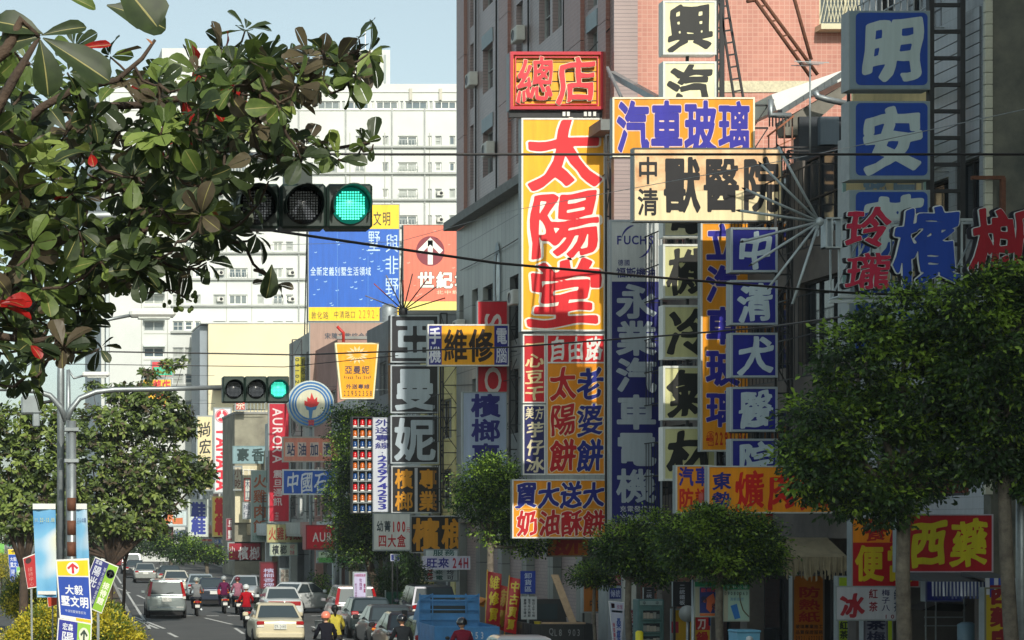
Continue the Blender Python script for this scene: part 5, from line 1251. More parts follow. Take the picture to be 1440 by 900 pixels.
# ------------------------------------------------------------ traffic lights, poles, wires
THOUS = mat('dark_green_housing', (34, 52, 46), .45, var=.08, scale=4)
LENS_OFF = mat('dark_lens', (26, 30, 34), .25, var=0)
LED = mat('lit_green_led', (70, 235, 200), .4, var=0, emit=1.6)
LEDB = mat('green_led_backing', (10, 120, 104), .4, var=0, emit=.35)
def signal(px0, py0, px1, py1, d, name, label):
    root = thing(name, label, 'traffic light', (X((px0+px1)/2, d), d, Z(py1, d)))
    x0, x1, z0, z1 = X(px0, d), X(px1, d), Z(py1, d), Z(py0, d); w3 = (x1-x0)/3
    for i in range(3):
        a = x0+w3*i; mb = MB(); mb.box(a+.004, a+w3-.004, d, d+.22, z0, z1, THOUS, .02); hs_ = mb.build('housing', root)
        c = (a+w3/2, d, (z0+z1)/2); r = min(w3, z1-z0)*.41
        mb = MB(); lit = i == 2
        mb.lathe((c[0], 0, c[2]), [(r, d-.02), (r, d-.004)], LEDB if lit else LENS_OFF, 24, 'y'); L = mb.build('lens', hs_)
        mb = MB(); n = 13
        for u in range(-n//2+1, n//2+1):
            for v in range(-n//2+1, n//2+1):
                if u*u+v*v <= (n/2-.6)**2:
                    s_ = r*1.9/n*.33; q = (c[0]+u*r*1.86/n, c[2]+v*r*1.86/n)
                    mb.add([(q[0]-s_, d-.024, q[1]-s_), (q[0]+s_, d-.024, q[1]-s_), (q[0]+s_, d-.024, q[1]+s_), (q[0]-s_, d-.024, q[1]+s_)], [(0, 1, 2, 3)], LED if lit else mat('led_off', (70, 76, 84), .3, var=0))
        mb.build('led_array', hs_)
        # open-bottomed visor
        mb = MB(); n = 18; vs = []; rv = r*1.02
        for k in range(n+1):
            an = R(-25+230*k/n); dd = .13+.05*math.sin(an)
            vs += [(c[0]+rv*math.cos(an), d+.001, c[2]+rv*math.sin(an)), (c[0]+rv*math.cos(an), d-dd, c[2]+rv*math.sin(an)), (c[0]+rv*1.05*math.cos(an), d-dd, c[2]+rv*1.05*math.sin(an)), (c[0]+rv*1.05*math.cos(an), d+.001, c[2]+rv*1.05*math.sin(an))]
        fs = []
        for k in range(n):
            for j in range(3): fs.append((4*k+j, 4*k+j+1, 4*k+j+5, 4*k+j+4))
        mb.add(vs, fs, THOUS); mb.build('visor', hs_)
    return root
s1 = signal(328, 258, 525, 321, 17.0, 'traffic_light', 'large near horizontal traffic light showing green, half hidden by leaves')
mb = MB(); mb.tube([P(328, 300, 17.1), P(200, 303, 17.1), P(-120, 310, 17.1)], .05, GALV, 8)
mb.box(X(405, 17), X(445, 17), 17.21, 17.3, Z(285, 17), Z(225, 17), THOUS); mb.tube([P(425, 225, 17.25), P(425, 222, 17.25), P(-120, 222, 17.25)], .04, GALV, 8); mb.build('mast_arm', s1)
mb = MB(); mb.tube([(X(-120, 17), 17.1, 0), (X(-120, 17), 17.1, Z(215, 17))], [.11, .08], GALV, 10); mb.build('post', s1)
s2 = signal(313, 529, 407, 566, 36.0, 'traffic_light', 'smaller farther traffic light showing green, on a curved galvanised arm')
d = 36.1
mb = MB(); mb.tube([P(94, 590, d), P(100, 575, d), P(112, 560, d), P(135, 551, d), P(160, 548, d), P(230, 547, d), P(314, 544.5, d)], [.055, .055, .052, .05, .048, .045, .04], GALV, 8); mb.build('mast_arm', s2)
mb = MB(); mb.tube([P(93, 592, d), P(85, 572, d), P(70, 556, d), P(50, 550, d), P(20, 547, d), P(-60, 546, d)], [.055, .055, .052, .05, .045, .04], GALV, 8); mb.build('mast_arm', s2)
mb = MB(); mb.tube([(X(101, d), d, 0), P(101, 592, d)], .075, GALV, 10); mb.build('post', s2)
mb = MB()
for y in (601, 645): mb.box(X(90, d), X(111, d), d-.1, d+.1, Z(y+6, d), Z(y, d), GALV, .01)
mb.build('clamp', s2)
mb = MB()
for a, b in ((700, 718), (732, 752), (762, 782)): mb.tube([P(100.5, b, d-.01), P(100.5, a, d-.01)], .079, RUST, 8)
build_each(mb, 'rust_band', s2)
def lamp_post(px, d, ytop, label, arm, r=.11):
    root = thing('street_lamp', label, 'street lamp', (X(px, d), d, 0))
    mb = MB(); mb.tube([(X(px, d), d, 0), P(px, ytop+60, d), P(px, ytop, d)], [r, r*.85, r*.6], GALV, 10); mb.build('pole', root)
    mb = MB(); mb.tube([P(px, ytop, d)]+[P(x, y, d) for x, y in arm], r*.4, GALV, 7); mb.build('arm', root)
    e = arm[-1]; mb = MB(); c = P(e[0], e[1], d); mb.box(c.x-.05, c.x+.75, d-.14, d+.14, c.z-.04, c.z+.1, WHITE, .04); mb.box(c.x+.1, c.x+.65, d-.1, d+.1, c.z-.07, c.z-.041, C((200, 206, 200))); mb.build('lamp_head', root)
    mb = MB(); mb.lathe((X(px, d), d, 0), [(r*2, .0), (r*2, .08), (r*1.2, .12)], GALV, 10); mb.build('base_plate', root)
lamp_post(85.5, 37, 470, 'thick galvanised street lamp post beside the curved signal post, arm reaching right', [(95, 482), (118, 467), (150, 450), (186, 443)], .075)
lamp_post(96, 62, 520, 'farther street lamp with white head above the median trees', [(104, 532), (118, 528)], .09)
root = thing('camera_box', 'grey camera housing on a crossbar left of the lamp post', 'camera', tuple(P(40, 600, 39)))
mb = MB(); mb.box(X(30, 39), X(58, 39), 39, 39.3, Z(582, 39), Z(556, 39), GREYC, .03); mb.box(X(46, 39), X(56, 39), 39, 39.2, Z(600, 39), Z(582, 39), GREYC, .02); mb.build('housing', root)
mb = MB(); mb.bar(P(28, 572, 39.1), P(85, 562, 39.1), .03, DSTEEL, 6); mb.build('bracket', root)
# slim street pole right of centre and the pole at the right edge
for px, d, yt, r, lb in ((474, 104, 728, .12, 'pale street pole in front of the wide red fascia'), (1436, 36.5, 560, .1, 'grey pole at the right edge of the frame'), (1437, 36.4, 888, .1, 'yellow wrapped bollard at the right edge')):
    if 'bollard' in lb:
        mb = MB(); mb.lathe((X(px, d), d-.3, 0), [(.11, .12), (.11, .95), (.07, 1.0)], C((226, 210, 20)), 10); tag(mb.build('bollard'), lb, 'bollard'); continue
    root = thing('street_pole', lb, 'pole', (X(px, d), d, .12)); mb = MB(); mb.tube([(X(px, d), d, .1), P(px, yt, d)], [r, r*.8], GALV, 10); mb.build('pole', root)
    mb = MB(); mb.ball(P(px, yt, d), r*.85, GALV, 8, 5); mb.build('cap', root)
def wire(label, pts, r, m=BLACK, n=24, sag=0):
    mb = MB(); P3 = [P(*p) for p in pts]; out = []
    for a, b in zip(P3[:-1], P3[1:]):
        for i in range(n):
            t_ = i/n; q = a.lerp(b, t_); q.z -= sag*4*t_*(1-t_); out.append(q)
    out.append(P3[-1]); mb.tube(out, r, m, 5); tag(mb.build('cable'), label, 'cable')
wire('thick black cable running level across the upper picture under the cream boxes', [(-200, 211, 38), (540, 217, 38), (900, 217, 38), (1560, 217, 38)], .024)
wire('thick black cable slanting down from the near traffic light to the right', [(300, 312, 30), (700, 370, 33), (900, 388, 35), (1180, 411, 37), (1560, 426, 38.5)], .022)
wire('black cable crossing the repair sign at mid height', [(120, 494, 55), (420, 499, 55), (720, 488, 50), (935, 472, 47), (1080, 460, 44), (1220, 440, 39.5), (1560, 400, 38)], .02)
wire('thin wire crossing above the curved signal arm', [(100, 512, 60), (400, 516, 60), (560, 500, 62)], .012)
wire('thin pale wire rising to the right across the blue column', [(360, 345, 70), (560, 340, 66), (720, 296, 60), (1090, 228, 44), (1200, 206, 38), (1560, 128, 34)], .008, GALV)
# ------------------------------------------------------------ trees and shrubs
def fastmesh(name, quads, mats, mi, smooth=False):
    """quads: (N,4,3) array; mi: material index per quad"""
    n = len(quads); me = bpy.data.meshes.new(name); me.vertices.add(n*4); me.loops.add(n*4); me.polygons.add(n)
    me.vertices.foreach_set('co', quads.astype(np.float32).ravel()); me.loops.foreach_set('vertex_index', np.arange(n*4, dtype=np.int32))
    me.polygons.foreach_set('loop_start', np.arange(0, n*4, 4, dtype=np.int32)); me.polygons.foreach_set('loop_total', np.full(n, 4, dtype=np.int32))
    for m in mats: me.materials.append(m)
    me.polygons.foreach_set('material_index', mi.astype(np.int32)); me.update(calc_edges=True); return me
def unit(a): return a/np.maximum(1e-9, np.linalg.norm(a, axis=-1, keepdims=True))
def leaf_quads(rg, c, u, nrm, L, W):
    """folded diamond leaves: base c, direction u, normal nrm -> two quads each"""
    s = unit(np.cross(u, nrm)); L = L[:, None]; W = W[:, None]; tip = c+u*L-nrm*L*.12; mid = c+u*L*.55
    a = c; l = mid+s*W*.5+nrm*W*.12; r = mid-s*W*.5+nrm*W*.12; m = mid
    far = c+u*L*.85
    q1 = np.stack([a, m, far+s*W*.22, l], 1); q2 = np.stack([a, r, far-s*W*.22, m], 1); q3 = np.stack([m, far-s*W*.22, tip, far+s*W*.22], 1)
    return np.concatenate([q1, q2, q3])
def blob_points(rg, blobs, n, shell=.55):
    """blobs: (centre xyz, radii xyz); points biased to the outside"""
    vol = np.array([b[1][0]*b[1][1]*b[1][2] for b in blobs])**.67; pk = rg.choice(len(blobs), n, p=vol/vol.sum())
    v = unit(rg.normal(size=(n, 3))); rad = shell+(1-shell)*rg.random(n)**.7
    c = np.array([b[0] for b in blobs])[pk]; r = np.array([b[1] for b in blobs])[pk]
    return c+v*r*rad[:, None], v
def px_blobs(lst, d, depth=.8, px=None):
    """(photo x, photo y, x radius px, y radius px[, depth offset m]) -> world ellipsoids at distance d"""
    out = []
    for b in lst:
        dd = d+(b[4] if len(b) > 4 else 0); s = dd/FPX; out.append((tuple(P(b[0], b[1], dd)), (b[2]*s, max(b[2], b[3])*s*depth, b[3]*s)))
    return out
def foliage(parent, blobs, nclump, per, cr, L, mats, seed, name='crown', drop=.25, pm=None, flat=.5, standalone=None):
    rg = np.random.default_rng(seed); cc, vv = blob_points(rg, blobs, nclump)
    k = len(mats); cm = rg.choice(k, nclump, p=pm)
    if k > 2: cm = np.where((vv[:, 2] > .15) & (rg.random(nclump) < .35), 2, cm)  # upward clumps painted with the palest leaf as if sunlit
    n = nclump*per; ci = np.repeat(np.arange(nclump), per)
    loc = rg.normal(size=(n, 3))*np.array([1, 1, flat])*cr*.55; c = cc[ci]+loc
    u = unit(unit(loc+1e-6)*.8+rg.normal(size=(n, 3))*.5+vv[ci]*.4+np.array([0, 0, -drop])); nr = unit(rg.normal(size=(n, 3))*.5+vv[ci]*.5+np.array([0, 0, .7])); nr = unit(nr-u*(nr*u).sum(1, keepdims=True))
    LL = L*(.7+.6*rg.random(n)); q = leaf_quads(rg, c, u, nr, LL, LL*.5)
    mi = cm[ci]; sw = rg.random(n) < .15; mi = np.where(sw, rg.integers(0, k, n), mi)
    off = OFF[parent.name] if parent else Vector(standalone)
    me = fastmesh(name, q-np.array(off), mats, np.tile(mi, 3)); o = bpy.data.objects.new(name, me); COL.objects.link(o)
    if parent: o.parent = parent
    else: o.location = off
    OFF[o.name] = Vector(off); return tag(o, kind='stuff')
BARK = mat('grey_bark', (120, 112, 98), .9, var2=(72, 66, 58), scale=5, bump=.5, detail=8)
BARKD = mat('dark_bark', (84, 68, 54), .9, var2=(48, 40, 34), scale=5, bump=.5, detail=8)
FD = leaf_mat('ficus_leaf_dark', (34, 54, 30), (46, 70, 34)); FM = leaf_mat('ficus_leaf', (52, 80, 36), (70, 100, 40)); FL = leaf_mat('ficus_leaf_sunlit', (112, 146, 44), (150, 180, 66))  # palest set stands for leaves in the sun
AD = leaf_mat('almond_leaf_dark', (46, 60, 36), (64, 80, 44), .5); AM = leaf_mat('almond_leaf', (80, 100, 48), (104, 124, 56), .5); AL = leaf_mat('almond_leaf_light', (116, 138, 64), (146, 162, 84), .5)
AP = leaf_mat('almond_leaf_bronze', (84, 74, 58), (98, 90, 66), .5); AR = leaf_mat('almond_leaf_red', (150, 24, 22), (196, 40, 34), .4, .45); AO = leaf_mat('almond_leaf_orange', (150, 84, 40), (180, 110, 50), .5)
DY = leaf_mat('hedge_leaf_yellow', (186, 176, 40), (222, 208, 70)); DG = leaf_mat('hedge_leaf_green', (70, 96, 36), (110, 128, 44))
def trunk(root, pts, rads, m=BARK, limbs=(), name='trunk'):
    mb = MB(); mb.tube(pts, rads, m, 10); t = mb.build(name, root)
    for lp, lr in limbs: mb = MB(); mb.tube(lp, lr, m, 7); mb.build('limb', t)
    return t
def street_tree(label, tx, d, blobs, ground=.12, r=.11, lean=0, split=None, nc=170, per=60, cr=.34, L=.085, seed=1, mats=(FD, FM, FL), pm=(.45, .4, .15), bark=BARK, depth=.8, cat='tree', group=None):
    root = thing('street_tree', label, cat, (X(tx, d), d, ground), group)
    bb = px_blobs(blobs, d, depth); cx = sum(b[0][0] for b in bb)/len(bb); low = min(b[0][2]-b[1][2] for b in bb); cz = sum(b[0][2] for b in bb)/len(bb)
    x0 = X(tx, d); fork = Vector((x0+lean, d, max(1.2, low+.25*(cz-low))))
    pts = [(x0, d, ground), (x0+lean*.2+.02, d, ground+(fork.z-ground)*.35), (x0+lean*.6-.02, d, ground+(fork.z-ground)*.7), tuple(fork)]
    lm = []
    for b in bb:
        e = Vector(b[0]); m_ = fork.lerp(e, .5)+Vector((0, 0, -.1)); lm.append(([fork-Vector((0, 0, .1)), m_, e], [r*.6, r*.4, r*.12]))
    trunk(root, pts, [r*1.25, r, r*.92, r*.85], bark, lm)
    foliage(root, bb, nc, per, cr, L, list(mats), seed, pm=list(pm)); return root
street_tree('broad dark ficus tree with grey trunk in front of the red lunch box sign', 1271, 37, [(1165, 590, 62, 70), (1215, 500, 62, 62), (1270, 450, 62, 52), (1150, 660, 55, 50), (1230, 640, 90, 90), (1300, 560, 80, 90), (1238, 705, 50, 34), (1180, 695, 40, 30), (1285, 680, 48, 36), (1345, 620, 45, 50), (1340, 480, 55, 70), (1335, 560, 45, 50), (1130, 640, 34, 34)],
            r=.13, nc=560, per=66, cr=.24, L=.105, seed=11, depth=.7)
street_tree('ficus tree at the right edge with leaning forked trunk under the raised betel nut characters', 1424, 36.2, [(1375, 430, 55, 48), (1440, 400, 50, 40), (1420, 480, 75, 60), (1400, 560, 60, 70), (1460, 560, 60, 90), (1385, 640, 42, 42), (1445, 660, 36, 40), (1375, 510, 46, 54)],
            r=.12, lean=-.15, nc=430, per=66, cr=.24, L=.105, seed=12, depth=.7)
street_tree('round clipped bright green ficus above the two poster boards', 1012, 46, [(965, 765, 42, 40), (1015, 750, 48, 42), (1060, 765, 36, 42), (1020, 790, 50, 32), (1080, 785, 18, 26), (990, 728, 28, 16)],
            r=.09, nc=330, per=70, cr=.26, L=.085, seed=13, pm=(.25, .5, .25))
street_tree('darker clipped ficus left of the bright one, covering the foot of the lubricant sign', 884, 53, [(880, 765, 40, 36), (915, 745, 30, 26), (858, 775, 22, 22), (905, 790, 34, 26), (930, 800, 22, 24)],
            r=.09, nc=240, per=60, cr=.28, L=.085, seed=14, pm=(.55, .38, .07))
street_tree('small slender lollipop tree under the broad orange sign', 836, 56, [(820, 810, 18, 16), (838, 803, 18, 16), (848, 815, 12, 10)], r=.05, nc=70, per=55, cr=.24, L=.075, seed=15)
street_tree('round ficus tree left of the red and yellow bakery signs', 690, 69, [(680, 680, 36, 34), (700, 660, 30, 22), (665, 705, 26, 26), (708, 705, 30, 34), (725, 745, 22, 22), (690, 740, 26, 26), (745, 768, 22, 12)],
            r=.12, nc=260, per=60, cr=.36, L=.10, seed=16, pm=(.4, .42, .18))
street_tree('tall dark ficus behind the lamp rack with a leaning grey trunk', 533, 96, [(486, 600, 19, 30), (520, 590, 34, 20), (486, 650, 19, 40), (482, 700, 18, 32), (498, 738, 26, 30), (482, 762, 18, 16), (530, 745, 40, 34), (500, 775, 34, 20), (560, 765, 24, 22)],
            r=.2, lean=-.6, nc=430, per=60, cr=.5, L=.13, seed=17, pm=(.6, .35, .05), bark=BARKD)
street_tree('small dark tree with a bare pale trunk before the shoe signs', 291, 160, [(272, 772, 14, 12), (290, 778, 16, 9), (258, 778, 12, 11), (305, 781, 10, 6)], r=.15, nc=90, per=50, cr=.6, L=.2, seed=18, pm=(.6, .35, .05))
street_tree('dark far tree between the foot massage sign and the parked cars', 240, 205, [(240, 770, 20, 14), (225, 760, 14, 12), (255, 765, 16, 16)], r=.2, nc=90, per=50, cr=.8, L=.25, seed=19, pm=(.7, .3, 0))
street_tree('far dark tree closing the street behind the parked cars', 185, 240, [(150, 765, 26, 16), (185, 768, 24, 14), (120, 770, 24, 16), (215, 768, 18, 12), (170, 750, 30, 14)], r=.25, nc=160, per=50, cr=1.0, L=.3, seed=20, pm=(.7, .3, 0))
street_tree('thin young shrub tree beside the pale street pole', 452, 101, [(450, 822, 12, 14), (458, 838, 14, 10), (445, 838, 10, 10)], r=.04, nc=50, per=40, cr=.35, L=.11, seed=21, pm=(.3, .4, .3), cat='shrub')
# creeper and shrubs by the dark suv
root = thing('creeper', 'dark creeper hanging in a column below the wide black sign', 'climbing plant', (X(585, 82), 82, .12))
mb = MB(); mb.tube([(X(585, 82), 82, .1), P(583, 778, 82)], .05, DSTEEL, 6); mb.build('stem', root)
foliage(root, px_blobs([(575, 790, 14, 10), (585, 805, 13, 16), (588, 830, 12, 20), (580, 850, 12, 14)], 82, .6), 90, 50, .3, .09, [FD, FM], 22)
root = thing('shrub', 'dense dark green shrub behind the green mesh fence', 'shrub', (X(555, 88), 88, .12))
mb = MB(); mb.tube([(X(555, 88), 88, .1), P(556, 820, 88)], .06, BARKD, 6); mb.build('trunk', root)
foliage(root, px_blobs([(545, 815, 16, 20), (565, 810, 14, 18), (555, 830, 20, 14)], 88, .6), 110, 50, .35, .1, [FD, FM], 23, name='foliage')
root = thing('mesh_fence', 'low green mesh fence in front of the dark shrub', 'fence', (X(556, 86), 86, 0)); mb = MB()
for k in range(14): mb.bar((X(542+2.1*k, 86), 86, 0), (X(542+2.1*k, 86), 86, Z(832, 86)), .015, C((20, 90, 70)))
mb.box(X(542, 86), X(570, 86), 86.02, 86.05, .1, Z(833, 86), C((20, 80, 66))); mb.build('mesh', root)
for pxx in (542, 570): mb = MB(); mb.bar((X(pxx, 86), 86, 0), (X(pxx, 86), 86, Z(830, 86)), .03, GALV); mb.build('post', root)

# Indian almond rosettes
def rosettes(rg, centres, axes, per, L):
    n = len(centres); ci = np.repeat(np.arange(n), per); ax = unit(axes)[ci]
    t = unit(np.cross(ax, np.array([.3, .9, .2]))); b = np.cross(ax, t); ph = np.tile(np.arange(per)*2*math.pi/per, n)+np.repeat(rg.random(n)*6, per)+rg.normal(size=n*per)*.2
    el = rg.normal(size=n*per)*.38+.2
    rad = t*np.cos(ph)[:, None]+b*np.sin(ph)[:, None]; u = unit(rad*np.cos(el)[:, None]+ax*np.sin(el)[:, None]+np.array([0, 0, -.12])); nr = unit(ax*np.cos(el)[:, None]-rad*np.sin(el)[:, None])
    LL = L*(.5+.7*rg.random(n*per)); nr = unit(nr+rg.normal(size=nr.shape)*.28); nr = unit(nr-u*(nr*u).sum(1, keepdims=True)); return centres[ci]+u*.02, u, nr, LL, ci
def almond_tree(label, tx, d, blobs, seed, n=420, L=.24, r=.16, depth=.8, pm=(.2, .42, .28, .10)):
    rg = np.random.default_rng(seed); root = thing('almond_tree', label, 'tree', (X(tx, d), d, .13)); bb = px_blobs(blobs, d, depth)
    x0 = X(tx, d); fork = Vector((x0+.1, d, 2.6)); lm = []
    for b in bb:
        e = Vector(b[0]); lm.append(([fork-Vector((0, 0, .2)), fork.lerp(e, .5)+Vector((0, 0, -.2)), e], [r*.55, r*.4, r*.12]))
    trunk(root, [(x0, d, .1), (x0+.08, d, 1.2), tuple(fork)], [r*1.2, r, r*.9], BARKD, lm)
    c, v = blob_points(rg, bb, n, .5); ax = unit(v*.7+np.array([.1, -.15, .8])+rg.normal(size=v.shape)*.25)
    c0, u, nr, LL, ci = rosettes(rg, c, ax, 8, L); q = leaf_quads(rg, c0, u, nr, LL, LL*.52)
    cm = rg.choice(4, n, p=pm); mi = cm[ci]; sw = rg.random(len(mi)) < .2; mi = np.where(sw, rg.integers(0, 4, len(mi)), mi)
    me = fastmesh('crown', q-np.array(OFF[root.name]), [AD, AM, AL, AP], np.tile(mi, 3)); o = bpy.data.objects.new('crown', me); COL.objects.link(o); o.parent = root; tag(o, kind='stuff'); OFF[o.name] = OFF[root.name]
almond_tree('wide Indian almond tree on the median reaching over the road, under the curved signal arm', 150, 84, [(150, 600, 60, 34), (220, 590, 60, 30), (252, 600, 30, 20), (130, 655, 60, 50), (210, 660, 70, 46), (266, 665, 36, 32), (288, 668, 18, 14), (222, 708, 42, 24), (150, 715, 50, 40), (190, 740, 50, 18), (205, 560, 50, 14), (170, 552, 26, 12)], 31, n=1900, L=.27, pm=(.28, .46, .18, .08))
almond_tree('small upper spray of an almond tree in front of the red and yellow signs', 172, 90, [(236, 514, 16, 7), (212, 526, 16, 6), (258, 508, 8, 10), (200, 545, 24, 8), (130, 545, 14, 8)], 35, n=80, L=.26, r=.07)
almond_tree('bright green almond tree at the left edge behind the lamp post', 30, 74, [(20, 600, 40, 34), (60, 590, 30, 24), (10, 660, 50, 50), (70, 650, 40, 50), (30, 720, 50, 34), (90, 700, 36, 40), (-30, 620, 40, 50)], 32, n=1200, L=.26, pm=(.15, .45, .36, .04))
almond_tree('almond tree behind, deep shade green, with a dark trunk right of the banners', 152, 112, [(60, 735, 40, 26), (110, 740, 40, 24), (150, 745, 40, 18), (20, 745, 30, 22), (170, 750, 30, 14)], 33, n=800, r=.2, pm=(.5, .35, .1, .05))
almond_tree('farther almond tree on the median seen as dark leaves low behind', 122, 150, [(110, 755, 34, 16), (150, 758, 30, 14), (70, 760, 30, 16)], 34, n=350, L=.3, pm=(.6, .3, .05, .05))
# hedge
def hedge(label, d, blobs, seed, nc, L=.07, pm=(.55, .45), cr=.22, m=(DY, DG)):
    bb = px_blobs(blobs, d, 1.2); c = bb[0][0]; root = thing('hedge_bush', label, 'bush', (c[0], d, .13))
    mb = MB()
    for b in bb: mb.tube([(c[0], d, .1), (b[0][0], b[0][1], b[0][2])], .03, BARKD, 5)
    build_each(mb, 'stem', root); foliage(root, bb, nc, 60, cr, L, list(m), seed, 'foliage', drop=-.2, pm=list(pm), flat=.8)
hedge('bright yellow green clipped bush at the bottom left, in front of the road', 62, [(140, 892, 40, 34), (65, 890, 36, 36), (105, 888, 32, 34), (172, 903, 30, 28), (30, 915, 30, 30), (196, 925, 24, 24)], 41, 900, L=.09)
hedge('smaller yellow topped bush behind the blue placards', 78, [(45, 832, 28, 26), (75, 842, 24, 22), (22, 845, 16, 24), (60, 862, 34, 22), (125, 852, 24, 18), (150, 862, 18, 16)], 42, 600, pm=(.35, .65), L=.1)
hedge('dark green bush line under the faded banner', 98, [(20, 825, 14, 16), (45, 812, 22, 14), (90, 822, 26, 14), (130, 826, 20, 14), (110, 808, 20, 12)], 43, 260, pm=(.1, .9), m=(DG, AD))
hedge('yellow bush at the far left edge', 110, [(2, 795, 12, 20), (14, 812, 10, 10), (-14, 800, 16, 24)], 44, 130, pm=(.6, .4))
hedge('darker bush between trunk and road', 128, [(120, 800, 26, 12), (150, 805, 14, 8), (85, 800, 26, 12), (50, 795, 20, 12)], 45, 200, L=.11, m=(DG, AD), pm=(.2, .8))

# ---- the near almond tree filling the top left corner
rg = np.random.default_rng(77); rr = random.Random(77)
root = thing('almond_tree', 'near Indian almond tree whose branches of broad green and red leaves fill the top left', 'tree', (-1.6, 14, .13))
limbs = [[(-330, 470, 14), (-150, 440, 14), (0, 415, 14), (25, 360, 14), (95, 335, 14), (140, 342, 14), (220, 318, 14.2), (300, 300, 14.4)],
         [(-150, 440, 14), (-60, 250, 13.6), (60, 150, 13.6), (100, 128, 13.6), (165, 112, 13.6), (200, 82, 13.7), (218, 56, 13.7)],
         [(-60, 250, 14.4), (80, 190, 14.6), (130, 150, 14.6), (200, 148, 14.8), (300, 130, 15), (380, 112, 15), (460, 88, 15), (505, 70, 15)],
         [(0, 415, 14), (120, 262, 15), (240, 268, 15), (310, 270, 15), (350, 248, 15.2), (400, 236, 15.2), (430, 216, 15.3), (520, 200, 15.3)],
         [(-150, 440, 13), (-20, 470, 13), (50, 480, 13), (90, 470, 13)], [(-60, 120, 9), (10, 70, 9), (30, 28, 9), (55, 52, 9)], [(-60, 250, 10), (20, 110, 10), (55, 52, 10)]]
tr_ = trunk(root, [(-1.6, 14, .1), (-1.55, 14, 2), (-1.5, 14, 4), tuple(P(-330, 470, 14))], [.19, .16, .14, .12], BARKD)
for k, l in enumerate(limbs):
    mb = MB(); n = len(l); mb.tube([P(*p) for p in l], [(.05 if k < 1 else .034)*(1-.82*i/(n-1))+.004 for i in range(n)], BARKD, 7); mb.build('limb', tr_)
mb = MB(); mb.tube([P(-330, 470, 14), P(-150, 440, 14)], [.1, .06], BARKD, 8); mb.build('limb', tr_)
poly = [(-70, 30), (20, 60), (60, 95), (110, 105), (150, 92), (200, 100), (262, 78), (330, 62), (370, 80), (420, 62), (500, 60), (535, 80), (500, 112), (430, 128), (400, 150), (340, 160), (400, 190), (440, 200), (500, 198), (545, 214), (500, 228), (430, 230), (400, 262), (372, 300), (372, 350), (330, 335), (285, 385), (235, 375), (200, 388), (150, 410), (120, 460), (95, 500), (50, 540), (-70, 560)]
def inpoly(x, y):
    c_ = False
    for (x1, y1), (x2, y2) in zip(poly, poly[1:]+poly[:1]):
        if (y1 > y) != (y2 > y) and x < (x2-x1)*(y-y1)/(y2-y1)+x1: c_ = not c_
    return c_
cs = []
for q in ((345, 42, 15), (505, 55, 15), (455, 78, 15), (500, 75, 15.2), (405, 95, 15), (380, 78, 15), (460, 207, 15), (525, 203, 15.3), (245, 105, 14.4), (205, 112, 14.3), (310, 72, 14.8), (360, 330, 14.2), (322, 325, 14), (155, 80, 13.8), (105, 66, 13.5), (290, 255, 14), (140, 490, 13), (80, 470, 13), (385, 400, 14.4), (215, 388, 14), (60, 500, 13.2), (345, 150, 15), (395, 120, 15), (280, 150, 15), (330, 190, 15)): cs.append(q)
while len(cs) < 470:
    x, y = rr.uniform(-70, 545), rr.uniform(30, 560)
    if x > 318 and 235 < y < 345 and rr.random() < .85: continue
    if inpoly(x, y) and (x < 60 or rr.random() < .93): cs.append((x, y, rr.uniform(12.6, 16.5) if x > 0 else rr.uniform(11, 16)))
allp = []
for l in limbs:
    for a, b in zip(l[:-1], l[1:]):
        for i in range(6): allp.append(P(*a).lerp(P(*b), i/6))
C3 = [P(*c_) for c_ in cs]
mb = MB(); grown = list(allp)
for c_ in sorted(C3, key=lambda c_: min((p-c_).length for p in allp)):
    b_ = min(grown, key=lambda p: (p-c_).length)
    if (b_-c_).length > .05: mb.tube([b_, b_.lerp(c_, .35)+Vector((0, .02, -.05)), b_.lerp(c_, .7)+Vector((.02, 0, -.04)), c_], [.011, .010, .008, .006], BARKD, 5, cap=False)
    grown += [c_, b_.lerp(c_, .6)+Vector((.01, 0, -.04))]
tag(mb.build('twig', tr_), kind='stuff')
VEIN = leaf_mat('leaf_midrib', (150, 150, 90), (170, 160, 100), .5)
def big_leaf(m, key, bend):
    """broad leaf widest near the tip, folded along a midrib, 1 m long before scaling"""
    ts = [0, .12, .3, .5, .7, .86, .96, 1.0]; ws = [.015, .07, .17, .25, .30, .27, .15, .02]; vs = []; fs = []
    for i, (t_, w_) in enumerate(zip(ts, ws)):
        zz = -bend*t_*t_; wv = .012*math.sin(t_*16+bend*9)
        for s_ in (-1, -.55, -.045, .045, .55, 1): vs.append((s_*w_, t_, zz+abs(s_)*w_*.32+(wv if abs(s_) == 1 else 0)+(.008 if abs(s_) < .1 else 0)))
    rb = []
    for i in range(7):
        for j in range(5): a = i*6+j; (rb if j == 2 else fs).append((a, a+1, a+7, a+6))
    q = MB(); q.add(vs, fs, m, True); q.m += [q.mi(VEIN)]*len(rb); q.f += rb; q.sm += [True]*len(rb)
    me = q.mesh('leaf'); return me, np.array(vs), fs
LM = [AD, AM, AL, AP, AR, AO]
lv = [[big_leaf(m, i, b) for b in (.05, .22, .4)] for i, m in enumerate(LM)]
cen = np.array([tuple(c_) for c_ in C3]); n = len(cen)
axes = unit(rg.normal(size=(n, 3))*.55+np.array([.15, -.45, .8]))
c0, u, nr, LL, ci = rosettes(rg, cen, axes, 8, .172)
keepm = rg.random(len(LL)) < .9; order = np.argsort(c0[:, 1]+rg.random(len(LL))*2.2)
order = [i for i in order if keepm[i]]
cmix = rg.choice(6, n, p=(.46, .32, .08, .125, .01, .005)); big = []; rest = []
